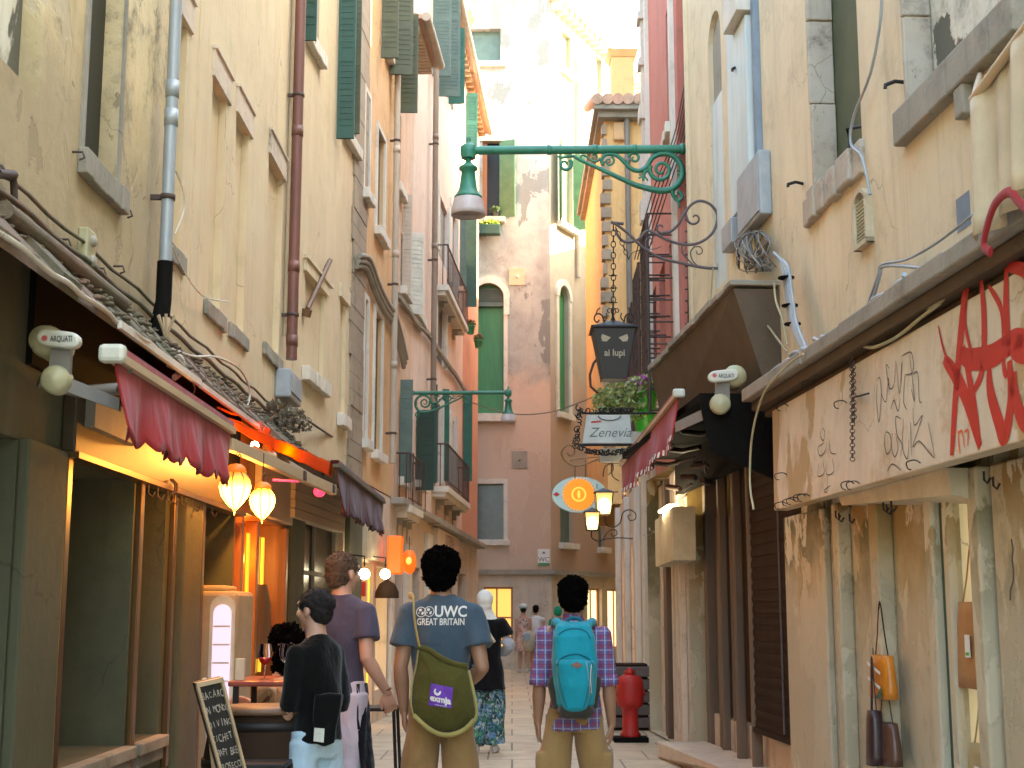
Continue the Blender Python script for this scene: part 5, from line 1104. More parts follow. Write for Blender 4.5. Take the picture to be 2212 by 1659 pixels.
m = MB(); p = pm+V((-.02, .08, -.22)); m.hexa([p+V(q) for q in ((0, 0, -.05), (-.3, .3, -.16), (-.3, .34, -.16), (0, .04, -.05), (0, 0, .04), (-.3, .3, -.08), (-.3, .34, -.08), (0, .04, .04))]); m.build('arm', 'grey_pipe', t)
aw, a, b, D, nr = awning('shop_awning', 'bright red awning valance with striped fringe above the dark shop', 1.34, 11.0, 1.21, 15.2, 3.13, 3.0, .38, 'red_cloth', -1, stripe='white_paint', nsc=20, scal=.02)
m = MB()
for k_ in range(3): y = 11.6+k_*1.3; arm(m, V((1.36, y, 3.05)), V((1.5, y+.5, 2.98)), .02); arm(m, V((1.5, y+.5, 2.98)), V((1.78, y+.1, 2.95)), .025)
m.each('folding_arm', 'iron', aw)
# roller shutter, posts and dark shop
ds = thing('shopfront', 'dark closed shop with roller shutter and tall tan posts', 'house', R0.P(12, 0, 0))
h = rh[3]; m = MB(); m.wb(R0, h[0], h[1], .02, 2.96, -.5, -.45); m.build('back_panel', 'dark_wood', ds)
a0_, a1_ = r0(1740, 1500), r0(1624, 1500); m = MB(); n = 46
for i in range(n): z = .48+i*(2.6-.48)/n; m.wb(R0, a0_+.02, a1_, z, z+.05, -.06, -.02-.008*(i % 2))
m.wb(R0, a0_+.01, a1_+.01, .44, .48, -.07, -.0); o = m.build('roller_shutter', 'dark_wood', ds); m = MB(); a = r0(1685, 1400); m.wb(R0, a-.01, a+.01, .5, 2.6, -.018, -.008); m.build('guide', 'old_iron', ds)
m = MB()
for px, w_, o, mt in ((1620, .06, .02, 0), (1583, .07, .0, 0), (1545, .06, -.03, 0)): a = r0(px, 1400); m.wb(R0, a-w_*.6, a+w_*.6, .02, 2.94, -.10+o, -.02+o)
m.each('post', 'tan_post', ds, bevel=.012)
m = MB(); m.wb(R0, r0(1608, 1400), r0(1594, 1400), .02, 2.94, -.3, -.2); m.wb(R0, r0(1572, 1400), r0(1556, 1400), .02, 2.94, -.32, -.2); m.each('door_panel', 'dark_wood', ds, bevel=.01)
m = MB(); m.wb(R0, r0(1700, 1640), r0(1500, 1640), .0, .44, -.42, -.12); m.build('plinth', 'pink_stone', ds, bevel=.01)
m = MB(); 
for i, px in enumerate((1535, 1520, 1507, 1494, 1482, 1470, 1457, 1445, 1432, 1420, 1408)):
    a = R0.px(px, 1400, .08)[0]; m.wb(R0, a-.05, a+.03, .02, 2.9 if i > 2 else 2.3, -.3, -.12+(.05 if i % 2 else 0)+(.05 if i > 5 else 0))
m.each('fluted_pilaster', 'tan_post', ds, bevel=.012)
m = MB(); m.wb(R1, R1.px(1455, 1200, .22)[0], R1.px(1416, 1200, .22)[0], 1.9, 2.42, .0, .22); m.build('cream_fascia', 'cream_cloth_wall', ds, bevel=.006)
q = R1.P(R1.px(1440, 1130, .22)[0]+.1, 2.46, .2); m = MB(); m.box(q.x-.05, q.x+.03, q.y-.5, q.y+.4, q.z-.02, q.z+.0); o = m.build('strip_light', 'bulb'); tag(o, 'warm strip light on top of the cream fascia by the red awning', 'light'); 
m = MB(); rnd = random.Random(9)
for i in range(9): p = R0.P(rnd.uniform(11.8, 14), rnd.uniform(2.5, 2.8), rnd.uniform(.1, .35)); q = p+V((rnd.uniform(-.12, .12), rnd.uniform(.1, .6), rnd.uniform(-.08, .05))); m.tube([p, q], rnd.choice((.012, .02, .03)), 5)
m.each('awning_strut', 'rusty_iron', ds)
m = MB(); rp = [atY(1424, 1632, 14.0)]; st = R0.P(10.9, 0, .02); m.hexa([V(q) for q in ((1.42, 13.9, 0), (1.95, 11.3, 0), (2.2, 11.3, 0), (1.9, 13.9, 0), (1.42, 13.9, .16), (1.72, 11.3, .16), (2.2, 11.3, .16), (1.9, 13.9, .16))])
tag(m.build('door_step', 'pink_stone', bevel=.015), 'low pinkish stone step at the foot of the fluted pilasters', 'step')
# R1/R2 ground floors
gh = [(1.2, 2.1, .1, 2.2, False, .2), (2.6, 3.6, .1, 2.2, False, .2)]
g3 = facade('shopfront', 'pink stone shopfront with pilasters beyond the dark shop', R1, .01, 4.7, 0, 2.98, gh, 'pink_stone', back=3)
for h in gh: infill(g3, R1, h, 'dark_wood', 'shop_door')
m = MB()
for a in (.15, .5, .9, 2.2, 2.45, 3.8, 4.3): m.wb(R1, a, a+.16, 0, 2.9, 0, .07)
m.each('pilaster', 'pink_stone', g3, bevel=.012)
gh = [(.5, 1.6, .55, 2.5, False, .15), (2.4, 4.0, .5, 2.5, False, .15), (4.8, 6.4, .5, 2.5, False, .15)]
g4 = facade('shopfront', 'pink low shop with tall orange lit display windows past the hydrant', R2, .01, 7.1, 0, 3.35, gh, 'pink_stone', back=3)
for h in gh: infill(g4, R2, h, 'shop_glow', 'display_window', frame='orange_wood', bars=[('v', .33), ('v', .66)])
m = MB()
for a in (.1, 1.8, 4.15, 6.6): m.wb(R2, a, a+.3, 0, 3.3, 0, .1)
m.each('pier', 'white_stone', g4, bevel=.015)
# ---- planters / barrels and hydrant
q = atY(1362, 1590, 15.6); t = thing('fire_hydrant', 'squat bright red hydrant on a black base at the right hand wall', 'hydrant', (q.x, 15.6, 0)); x, y = q.x, 15.6; H_ = 15.6/2983
m = MB(); m.lathe((x, y, .05), [(.10, 0), (.115, .03), (.09, .06), (.085, .28), (.10, .31), (.142, .34), (.15, .39), (.15, .58), (.13, .64), (.07, .67), (.045, .68)], 24); m.build('body', 'hydrant_red', t)
m = MB(); m.lathe((x, y, .725), [(.05, 0), (.07, .03), (.03, .05), (.03, .07)], 12); m.build('cap_nut', 'hydrant_red', t)
for sx in (-1, 1): m = MB(); m.lathe((x+sx*.135, y, .52), [(.035, 0), (.035, .03), (.02, .035)], 12, axis=(sx, 0, 0)); m.build('outlet', 'hydrant_red', t)
m = MB(); m.box(x-.19, x+.19, y-.14, y+.14, 0, .055); m.build('base', 'black_plastic', t, bevel=.008)
q = atY(1353, 1500, 17.3); t = thing('slatted_planter', 'stack of weathered grey slatted boxes behind the hydrant', 'planter', (q.x, 17.3, 0))
m = MB()
for i in range(5): m.box(q.x-.22, q.x+.28, 17.0, 17.6, .03+i*.15, .15+i*.15)
m.each('board', 'old_iron', t, bevel=.012); m = MB(); m.box(q.x-.18, q.x+.24, 17.05, 17.55, 0, .78); m.build('core', 'dark_wood', t)
# ================================================================ STREET LAMPS
def bracket2d(kind):
    "scrollwork in photo pixels (source crop (1180,290) zoom 4.74)"
    f = lambda x, y: ((1180+x/4.74)/1.00588, (290+y/4.74)/1.00588)
    return f
zf = bracket2d(0)
def scrolls(m, to, rr, set_):
    for pts, r in set_:
        pp = bez([to(*p) for p in pts], 5); n = len(pp); rl = r if isinstance(r, (list, tuple)) else (r, r)
        m.tube(pp, [rr*(rl[0]+(rl[1]-rl[0])*i/(n-1)) for i in range(n)], 7)
def spz(cx, cy, r0, r1, a0, a1, n=14): return [(cx+(r0+(r1-r0)*i/n)*cos(radians(a0+(a1-a0)*i/n)), cy+(r0+(r1-r0)*i/n)*sin(radians(a0+(a1-a0)*i/n))) for i in range(n+1)]
G = [([(300, 225), (420, 290), (600, 370), (870, 495), (1000, 545), (1200, 590), (1330, 575)], (11, 26)), (spz(225, 320, 70, 18, -40, 360, 16), (15, 7)), ([(150, 230), (180, 250), (240, 240), (300, 230)], (6, 14)),
     ([(390, 250), (400, 225), (440, 235), (500, 280), (560, 285), (585, 255)], (7, 9)), (spz(525, 240, 35, 12, 60, -300), (8, 5)),
     ([(620, 330), (600, 270), (660, 215), (760, 230), (830, 290), (900, 360), (980, 385), (1060, 350), (1130, 250), (1240, 205), (1350, 240), (1420, 330), (1430, 430), (1390, 520), (1330, 575)], (12, 24)),
     (spz(680, 285, 55, 12, -60, 330), (9, 5)), (spz(940, 255, 62, 14, -170, 250), (13, 7)), ([(880, 290), (870, 330), (890, 350)], (10, 10)),
     (spz(1215, 375, 120, 26, 200, -330, 30), (18, 8)), ([(1060, 380), (1040, 420), (1030, 490)], (18, 8)), ([(985, 460), (1040, 440), (1080, 485)], (8, 6)), (spz(1385, 655, 55, 14, -90, 300), (14, 7)), ([(1330, 575), (1340, 640), (1390, 700), (1400, 770)], (20, 5)), ([(1380, 380), (1460, 385)], (8, 8)), ([(1380, 420), (1460, 425)], (8, 8))]
def street_lamp(label, name, to, rr, wallp, tip, lampc, sc, mat, lens=True):
    t = thing(name, label, 'street lamp', wallp, 'green wall bracket street lamps')
    m = MB(); m.tube([wallp, wallp.lerp(tip, .5), tip], .047*sc, 12); m.build('arm', mat, t)
    m = MB(); D_ = (tip-wallp).normalized()
    for f, e in ((.02, .062), (.24, .056), (.42, .056), (.63, .056), (.985, .08)): m.lathe(wallp.lerp(tip, f), [(.03*sc, -.03*sc), (e*sc, -.02*sc), (e*sc, .02*sc), (.03*sc, .03*sc)], 12, axis=D_)
    m.each('collar', mat, t)
    m = MB(); scrolls(m, to, rr, G); m.build('scrollwork', mat, t)
    c = lampc; m = MB(); m.lathe(c, [(r*sc, z*sc) for r, z in ((.05, .34), (.045, .30), (.025, .27), (.035, .22), (.028, .17), (.06, .14), (.10, .11), (.10, .085), (.072, .07), (.085, -.05), (.10, -.14), (.135, -.20), (.15, -.215), (.15, -.235), (.10, -.235))], 22); m.build('lamp_housing', mat, t)
    m = MB(); m.lathe(c, [(r*sc, z*sc) for r, z in ((.15, -.236), (.165, -.29), (.18, -.37), (.185, -.42), (.17, -.425), (.165, -.37), (.14, -.26))], 24); m.build('lamp_glass', 'lens_white', t)
    m = MB(); m.lathe(tip, [(r*sc, z*sc) for r, z in ((.075, -.09), (.085, -.03), (.085, .04), (.05, .07), (.02, .09), (.03, .12), (.005, .16))], 14); m.build('finial', mat, t)
    return t
Yb = 14.2
tip = atY(1012, 325, Yb); wp = atY(1484, 322, Yb)
street_lamp('large green street lamp on a scrolled iron arm reaching across the street', 'street_lamp', lambda x, y: atY(*zf(x, y), Yb), .0015, wp, tip, tip+V((0, 0, -.30)), 1.0, 'lamp_green')
# the second lamp is a mirrored smaller one on the left wall
Yc = 21.0
wa = atY(890, 849, Yc); tc = atY(1098, 848, Yc); sc2 = (tc-wa).length/(wp-tip).length
org_t = atY(*zf(1510, 155), Yb)
def to2(x, y):
    p = atY(*zf(x, y), Yb)-org_t; return wa+V((-p.x*sc2, 0, p.z*sc2))
street_lamp('small distant green street lamp on a scrolled arm from the left houses', 'street_lamp', to2, .0015*sc2, wa, tc, tc+V((0, 0, -.30*sc2)), sc2, 'bracket_green')
# ---- ai lupi lantern with its iron bracket and chain
Yl = 12.6; to = lambda x, y: atY(*zf(x, y), Yl); t = thing('iron_sign_bracket', 'old curly wrought iron bracket holding the hanging lantern sign', 'bracket', atY(1552, 578, Yl))
I = [([(700, 910), (760, 940), (900, 1050), (1010, 1160), (1200, 1280), (1400, 1330), (1560, 1365), (1690, 1385), (1800, 1388)], (14, 16)), ([(740, 990), (800, 1090), (880, 1120), (980, 1090), (1060, 1010), (1120, 1010), (1240, 1080), (1380, 1130), (1520, 1145), (1640, 1110), (1740, 1030), (1790, 920), (1790, 820), (1720, 730), (1620, 695), (1530, 730), (1450, 830), (1390, 940), (1310, 1010), (1220, 1025)], (14, 15)),
     (spz(1215, 970, 55, 12, 90, 350), (13, 8)), (spz(1560, 870, 80, 12, 180, -150, 20), (14, 8)), ([(1480, 790), (1470, 830), (1484, 880)], (13, 13)), ([(700, 915), (830, 930)], (14, 16)), (spz(1600, 1215, 55, 14, -120, 200), (7, 5)), ([(1565, 1160), (1520, 1220), (1540, 1310), (1600, 1370)], (8, 6)), (spz(1100, 1110, 45, 12, 180, 420), (8, 6)), ([(1055, 1110), (1060, 1180), (1140, 1190), (1220, 1160)], (7, 4)), ([(1430, 1140), (1440, 1240), (1560, 1365)], (8, 8)), ([(1810, 1340), (1812, 1430)], (14, 10))]
m = MB(); scrolls(m, to, .00095, I); m.build('scrollwork', 'old_iron', t)
m = MB(); ca = atY(1325, 486, Yl); cb = atY(1325, 690, Yl); chain(m, ca, cb, 17, .022, .005); m.tube([cb+V((0, 0, .18)), cb], .006, 6); 
for dz in (.32, .2, .06): m.ell(cb+V((0, 0, dz+.1)), .012, 8); m.tube([cb+V((-.04, 0, dz+.1)), cb+V((.04, 0, dz+.1))], .005, 5)
m.build('chain', 'iron', t)
m = MB(); chain(m, ca+V((.02, 0, -.02)), atY(1358, 560, Yl), 7, .02, .004); m.tube(bez([atY(*p, Yl) for p in ((1358, 560), (1368, 545), (1400, 535), (1410, 520))], 5), .004, 5); m.build('slack_chain', 'iron', t)
lt = thing('lantern_sign', 'black hanging lantern sign with slit eyes and ai lupi lettering', 'lantern sign', atY(1325, 822, Yl))
def fr4(cx, z, w_): y = Yl; return [V((cx-w_, y-w_, z)), V((cx+w_, y-w_, z)), V((cx+w_, y+w_, z)), V((cx-w_, y+w_, z))]
cx_ = atY(1325, 760, Yl).x; zt = atY(1325, 716, Yl).z; zb = atY(1325, 822, Yl).z; wt = .195; wb_ = .115
m = MB(); m.hexa(fr4(cx_, zb, wb_)+fr4(cx_, zt, wt)); m.build('body', 'black_paint', lt, bevel=.006)
m = MB(); m.hexa(fr4(cx_, zt+.002, wt+.025)+fr4(cx_, zt+.02, wt+.02)); m.add(fr4(cx_, zt+.02, wt)+[V((cx_, Yl, zt+.11))], [(0, 1, 4), (1, 2, 4), (2, 3, 4), (3, 0, 4)]); m.lathe((cx_, Yl, zt+.09), [(.03, 0), (.012, .05), (.01, .12)], 10); m.build('roof', 'iron', lt)
for sx in (-1, 1):
    m = MB()
    for pts, r in ((spz(0, 0, .07, .015, 200, -160), .008), ([(-.07, -.03), (-.11, .02), (-.10, .06)], .006), ([(.02, .05), (.0, .09), (-.03, .11)], .006)):
        m.tube([V((cx_+sx*(.15+p[0]*.8), Yl-.12, zt+.09+p[1])) for p in pts], r, 6)
    m.build('curl', 'iron', lt)
m = MB(); m.tube([V((cx_+p[0], Yl-.02, zt+.19+p[1])) for p in spz(-.035, 0, .03, .01, 0, 300)], .005, 5); m.tube([V((cx_-p[0], Yl-.02, zt+.19+p[1])) for p in spz(-.035, 0, .03, .01, 0, 300)], .005, 5); m.tube([V((cx_, Yl-.02, zt+.08)), V((cx_, Yl-.02, zt+.26))], .008, 6); m.build('finial', 'iron', lt)
fU = V((1, 0, 0)); fa = V((cx_, Yl-wb_, zb)); fb = V((cx_, Yl-wt, zt)); fV = (fb-fa).normalized(); fn = fU.cross(fV); fn = fn if fn.y < 0 else -fn
fp = lambda u, v: fa+(fb-fa)*v+fU*u+fn*.004
paint('tin_letters', (.42,.38,.28), .5, dirt=.1)
m = MB()
for sx in (-1, 1): m.prism([fp(sx*.035, .80), fp(sx*.075, .72), fp(sx*.115, .73), fp(sx*.125, .80), fp(sx*.115, .87)], fn*.002)
m.each('eye_slit', 'tin_letters', lt); m = MB(); lettering(m, 'ai lupi', fp(0, .5), fU, fV, .085, wscale=.95, bold=.002); m.build('lettering', 'tin_letters', lt)
m = MB(); m.tube([atY(*p, 13.2) for p in bez([(1290, 770, 0), (1276, 800, 0), (1275, 830, 0), (1290, 850, 0)], 4) and [(1298, 765), (1282, 785), (1274, 810), (1276, 835), (1292, 850)]], .012, 8); tag(m.build('iron_ring', 'rusty_iron'), 'curved rusty iron hoop behind the black lantern sign', 'hoop')
# ---- hanging baskets, Zenevia signs
pot('flower_pot', 'upper bright green pot of trailing flowers behind the red awning', atY(1394, 893, 15), .135, .24, 'pot_green', 'leaf_pale', 'flower_pink', 1.7, 420, .035, 31, 'bright green hanging pots')
pot('flower_pot', 'lower bright green pot under the trailing flowers', atY(1392, 932, 15.2), .13, .2, 'pot_green', 'leaf_pale', None, 1.3, 200, .03, 33, 'bright green hanging pots')
m = MB(); c = atY(1345, 868, 15); leaves(m, c, (.34, .25, .24), 1500, .032, 41); leaves(m, atY(1310, 905, 15), (.18, .2, .16), 420, .03, 42); leaves(m, atY(1395, 845, 15), (.2, .2, .1), 400, .03, 44); o = m.build('trailing_plant', 'leaf_pale'); tag(o, 'trailing pale green plant spilling above the Zenevia sign', 'plant')
m = MB(); leaves(m, c+V((.1, -.1, .12)), (.3, .15, .14), 60, .02, 43); m.build('flowers', 'flower_pink', o)
def zsign(label, x0, x1, y0, y1, Y, word, trap=.0, orn=True, sz=.17):
    a, b = atY(x0, y1, Y), atY(x1, y0, Y); t = thing('hanging_sign', label, 'hanging sign', ((a.x+b.x)/2, Y, a.z)); w_ = (b.x-a.x)*trap
    m = MB(); m.prism([V((a.x, Y, a.z)), V((b.x, Y, a.z)), V((b.x-w_*.4, Y, b.z)), V((a.x+w_, Y, b.z))], (0, .05, 0)); m.build('panel', 'sign_white', t, bevel=.006)
    if word:
        m = MB(); v = atY((x0+x1)/2+6, (y0+y1)/2+6, Y); lettering(m, word, v+V((.0, -.004, -.01)), (1, 0, 0), (0, 0, 1), sz, shear=.35, wscale=.98); m.build('lettering', 'slate_glass', t)
        v0 = atY(x0+14, y0+22, Y)+V((0, -.005, 0))
        m = MB(); m.prism([v0+V((.02, 0, .02)), v0+V((.13, 0, .03)), v0+V((.13, 0, .045)), v0+V((.03, 0, .04))], (0, .001, 0)); m.build('accent', 'spray_red', t)
        m = MB(); v1 = atY((x0+x1)/2+5, y0+2, Y)+V((0, -.006, 0)); m.tube([v1+V((.12*cos(q), 0, -.05*sin(q))) for q in [pi*i/10 for i in range(11)]], .006, 5); m.build('arc_mark', 'slate_glass', t)
    if orn:
        m = MB(); rnd = random.Random(2)
        for i in range(26):
            u = i/25; p = V((a.x-.03, Y, a.z)).lerp(V((b.x, Y, a.z)), u)+V((0, 0, -.05-.05*sin(u*pi))); m.tube([p+V((q[0], 0, q[1])) for q in spz(0, 0, .035, .01, rnd.uniform(0, 360), rnd.uniform(360, 700), 8)], .008, 5)
        for i in range(13):
            u = i/12; p = V((a.x-.05, Y, a.z-.02)).lerp(V((a.x+w_-.06, Y, b.z+.07)), u); m.tube([p+V((q[0]-.02, 0, q[1])) for q in spz(0, 0, .04, .01, rnd.uniform(0, 360), rnd.uniform(360, 700), 8)], .008, 5)
        for i in range(16):
            u = i/15; p = V((a.x+w_-.06, Y, b.z+.05)).lerp(V((b.x, Y, b.z+.05)), u); m.tube([p+V((q[0], 0, q[1])) for q in spz(0, 0, .03, .01, rnd.uniform(0, 360), rnd.uniform(360, 700), 8)], .007, 5)
        m.tube([V((a.x-.05, Y+.02, a.z-.012)), V((1.75, Y+.02, a.z-.012))], .014, 6); m.tube([V((a.x+w_-.05, Y+.02, b.z+.02)), V((1.75, Y+.02, b.z+.02))], .012, 6)
        m.build('scroll_border', 'iron', t)
    return t
paint('sign_white', (.55,.60,.56), .35, dirt=.06)
zsign('white Zenevia sign in a wrought iron scroll frame', 1258, 1365, 896, 958, 14.6, 'Zenevia', .09, True, .145)
zsign('plain lower white sign hanging behind the iron scrolls', 1297, 1365, 968, 998, 15.4, None, .0, False)
zsign('small white sign edge behind the red awning top', 1362, 1395, 932, 962, 15.9, None, .0, False)
# ---- sun sign
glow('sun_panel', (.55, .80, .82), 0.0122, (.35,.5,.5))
Ys = 17.2; c = atY(1252, 1068, Ys); t = thing('sun_sign', 'oval pale blue sign with a glowing orange sun face', 'hanging sign', c)
m = MB(); A_ = (atY(1311, 1068, Ys).x-atY(1193, 1068, Ys).x)/2; B_ = (atY(1252, 1030, Ys).z-atY(1252, 1107, Ys).z)/2; N_ = 36
m.prism([c+V((A_*cos(2*pi*i/N_), 0, B_*sin(2*pi*i/N_))) for i in range(N_)], (0, .12, 0)); m.build('oval_panel', 'sun_panel', t)
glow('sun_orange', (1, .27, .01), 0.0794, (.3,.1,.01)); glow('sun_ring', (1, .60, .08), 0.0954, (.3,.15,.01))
m = MB(); r = B_*.95; cc = c+V((-.01, -.004, 0)); m.prism([cc+V((r*(1 if i % 2 else .88)*cos(2*pi*i/60), 0, r*(1 if i % 2 else .88)*sin(2*pi*i/60))) for i in range(60)], (0, -.01, 0)); m.build('sun_disc', 'sun_orange', t)
m = MB(); 
for i in range(24): a0_, a1_ = 2*pi*i/24, 2*pi*(i+1)/24; f = lambda r_, a: cc+V((r_*cos(a), -.012, r_*sin(a))); m.quad(f(r*.34, a0_), f(r*.44, a0_), f(r*.44, a1_), f(r*.34, a1_))
m.prism([cc+V((r*.09*cos(2*pi*i/12), -.012, r*.26*sin(2*pi*i/12))) for i in range(12)], (0, -.002, 0)); m.build('sun_ring', 'sun_ring', t)
m = MB(); m.prism([c+V((-A_*.98, -.003, 0)), c+V((-A_*.84, -.003, .03)), c+V((-A_*.72, -.003, 0)), c+V((-A_*.84, -.003, -.03))], (0, -.002, 0)); m.build('red_mark', 'spray_red', t)
m = MB(); to = lambda x, y: atY((1180+x/4.608)/1.00588, (880+y/4.608)/1.00588, Ys)
scrolls(m, to, .00125, [([(600, 530), (500, 560), (400, 600), (300, 605), (220, 560), (185, 490), (210, 430), (260, 400), (310, 430), (310, 490), (270, 510), (240, 480)], (9, 7)), ([(280, 560), (290, 545), (540, 520), (760, 520)], (6, 6)), ([(425, 545), (425, 720)], (5, 5)), ([(320, 610), (320, 740)], (5, 5)), ([(600, 720), (620, 620), (690, 590), (700, 650), (650, 700)], (8, 5)), ([(690, 560), (690, 700), (760, 760)], (8, 6)), ([(560, 560), (620, 580), (760, 585)], (6, 5))])
m.build('scroll_arm', 'brass_post', t)
# ---- two lit wall lanterns
Yw = 16.4
to = lambda x, y: atY((1180+x/4.608)/1.00588, (880+y/4.608)/1.00588, Yw)
def wlantern(label, x0, x1, y0, y1, extra):
    a, b = to(x0, y1), to(x1, y0); cx_ = (a.x+b.x)/2; w1 = (b.x-a.x)/2; w0 = w1*.7; t = thing('wall_lantern', label, 'lantern', (cx_, Yw, a.z), 'lit square wall lanterns by the sun sign')
    def f4(z, w_): return [V((cx_-w_, Yw-w_, z)), V((cx_+w_, Yw-w_, z)), V((cx_+w_, Yw+w_, z)), V((cx_-w_, Yw+w_, z))]
    m = MB(); m.hexa(f4(a.z, w0)+f4(b.z, w1)); m.build('glass_body', 'lantern_pane', t)
    m = MB(); m.ell(V((cx_, Yw-w1*.98, (a.z*.6+b.z*.4))), (w1*.62, .012, w1*.75), 14); m.build('bulb_glare', 'bulb', t)
    m = MB()
    for p, q in zip(f4(a.z, w0), f4(b.z, w1)): m.tube([p, q], .008, 5)
    for L_, w_ in ((a.z, w0), (b.z, w1)):
        k_ = f4(L_, w_); 
        for i in range(4): m.tube([k_[i], k_[(i+1) % 4]], .009, 5)
    m.build('frame', 'iron', t); m = MB(); m.add(f4(b.z+.005, w1*1.15)+[V((cx_, Yw, b.z+.06))], [(0, 1, 4), (1, 2, 4), (2, 3, 4), (3, 0, 4), (3, 2, 1, 0)]); m.build('roof', 'iron', t)
    m = MB(); scrolls(m, to, .0011, extra); m.build('arm', 'iron', t)
glow('lantern_pane', (1, .45, .12), 0.0954, (.6,.4,.2))
wlantern('upper lit lantern in front of the sun sign', 520, 695, 880, 1100, [([(620, 1105), (630, 1190), (700, 1225), (770, 1180), (800, 1080), (860, 1050), (920, 1080), (925, 1140), (870, 1155), (850, 1110), (880, 1095)], (7, 5)), ([(530, 880), (750, 870)], (6, 6)), ([(540, 790), (540, 840)], (5, 3))])
wlantern('lower lit lantern below the sun sign', 415, 565, 1075, 1255, [([(485, 1260), (490, 1330), (550, 1365)], (7, 6)), ([(600, 1350), (650, 1270), (720, 1250), (740, 1290), (700, 1315), (680, 1280)], (6, 5)), ([(560, 1365), (640, 1340), (760, 1330), (900, 1340)], (6, 6))])
for i, (px, py, r_) in enumerate(((1447, 1105, .022), (1452, 1138, .022))):
    q = atY(px, py, 14.2 if i < 3 else 18.5); m = MB(); m.ell(q, r_, 10); o = m.build('small_lamp', 'bulb'); tag(o, ['tiny warm lamp high beside the red awning arms', 'tiny warm lamp at the right end of the cream fascia', 'tiny warm lamp at the left end of the cream fascia', 'tiny warm lamp near the lantern scroll'][i], 'lamp')
# overhead wire between the houses
m = MB(); m.tube(bez([L1.at(1020, 870, .0), atY(1100, 893, 28), atY(1190, 890, 26), atY(1300, 850, 22)], 8), .012, 5); tag(m.build('overhead_wire', 'grey_pipe'), 'thin wire sagging across the street below the second green lamp', 'wire')
# ---- bags hanging in the bag shop
def bag(label, fr, px, py, w_, h_, mat, o=.05, d_=.10, tagc=None, strap=True, mark=None, name='handbag', ang=0):
    a, z = fr.px(px, py, o); c = fr.P(a, z-h_, o); t = thing(name, label, 'bag', c)
    m = MB(); n = 20; rings = []
    for j in range(7):
        v = j/6; ww = w_*(.85+.25*sin(pi*(1-v)*.6)); rings.append([(ww/2*(abs(cos(q))**.6)*(1 if cos(q) > 0 else -1), d_/2*(abs(sin(q))**.6)*(1 if sin(q) > 0 else -1)*(1-.3*v)) for q in [2*pi*i/n for i in range(n)]])
    vs = [fr.P(a+x, z-h_+h_*j/6, o+y) for j, rg in enumerate(rings) for x, y in rg]; fs = [(j*n+i, j*n+(i+1) % n, (j+1)*n+(i+1) % n, (j+1)*n+i) for j in range(6) for i in range(n)]+[tuple(range(n-1, -1, -1)), tuple(range(6*n, 7*n))]
    m.add(vs, fs, True); m.build('body', mat, t)
    if strap: m = MB(); m.tube(bez([fr.P(a-w_*.35, z, o), fr.P(a-w_*.2, z+.12, o), fr.P(a, z+.3, o), fr.P(a+w_*.2, z+.12, o), fr.P(a+w_*.35, z, o)], 5), .007, 6, flat=.5); m.build('strap', mat if not mark else 'dark_wood', t)
    if tagc:
        m = MB(); m.wb(fr, a-.03, a+.03, z-h_*.5-.06, z-h_*.5+.05, o+d_/2+.006, o+d_/2+.009); g_ = m.build('price_tag', 'white_paint', t)
        m = MB(); m.wb(fr, a-.02, a+.02, z-h_*.5-.05, z-h_*.5-.035, o+d_/2+.010, o+d_/2+.011); m.build('green_mark', 'pot_green', g_)
    if mark:
        m = MB(); 
        for u in (.15, .5): m.quad(fr.P(a-w_*.4, z-h_*(u+.3), o+d_/2+.004), fr.P(a-w_*.4, z-h_*(u+.22), o+d_/2+.004), fr.P(a+w_*.35, z-h_*u, o+d_/2+.004), fr.P(a+w_*.35, z-h_*(u+.08), o+d_/2+.004))
        m.build('white_stripes', 'white_paint', t)
        m = MB(); m.quad(fr.P(a-w_*.42, z-h_*.98, o+d_/2+.005), fr.P(a-w_*.1, z-h_*.98, o+d_/2+.005), fr.P(a-w_*.42, z-h_*.7, o+d_/2+.005)); m.build('teal_corner', 'teal_green', t)
    return t
paint('bag_orange', (.65,.22,.02), .35, dirt=0); paint('bag_brown', (.11,.05,.03), .35, dirt=.1); paint('bag_dark', (.045,.02,.02), .35, dirt=.1); paint('bag_tan', (.45,.22,.08), .5, dirt=.1); paint('bag_beige', (.45,.36,.18), .55)
bag('orange and white shoulder bag hanging between the piers', R0, 1905, 1415, .30, .24, 'bag_orange', .10, mark=True)
bag('brown leather bag hanging below the orange bag', R0, 1915, 1560, .30, .23, 'bag_brown', .10); bag('dark narrow purse hanging left of the brown leather bag', R0, 1888, 1535, .12, .3, 'bag_dark', .16)
bag('tan leather bag with a white price tag in the lit window', R0, 2105, 1300, .42, .42, 'bag_tan', .0, .08, tagc=True); bag('beige bag with a price tag low in the lit window', R0, 2128, 1610, .36, .3, 'bag_beige', .0, .08, tagc=True)
# ================================================================ PEOPLE
paint('skin_fair', (.55,.30,.20), .5, var=.12, dirt=.0, sc=20); paint('skin_tan', (.34,.175,.10), .5, var=.15, dirt=0, sc=20); paint('skin_brown', (.25,.12,.07), .5, var=.15, dirt=0, sc=20)
paint('hair_black', (.006,.004,.003), .9, var=.5, sc=60, bump=.8, spec=.2); paint('hair_curly', (.005,.0035,.003), .9, var=.5, sc=60, bump=1, spec=.05, dirt=0); paint('hair_brown', (.010,.005,.004), .9, var=.5, sc=60, bump=.8); paint('hair_auburn', (.13,.075,.045), .9, var=.5, sc=60, bump=.8)
cloth('tee_blue', (.065,.095,.125), fold=.6, fs=5); cloth('shorts_khaki', (.30,.185,.075), fold=.8, fs=6); cloth('shorts_tan', (.34,.21,.085), fold=.8, fs=6); cloth('bag_olive', (.085,.075,.018), fold=.8, fs=8); cloth('strap_olive', (.36,.30,.10), fold=.2)
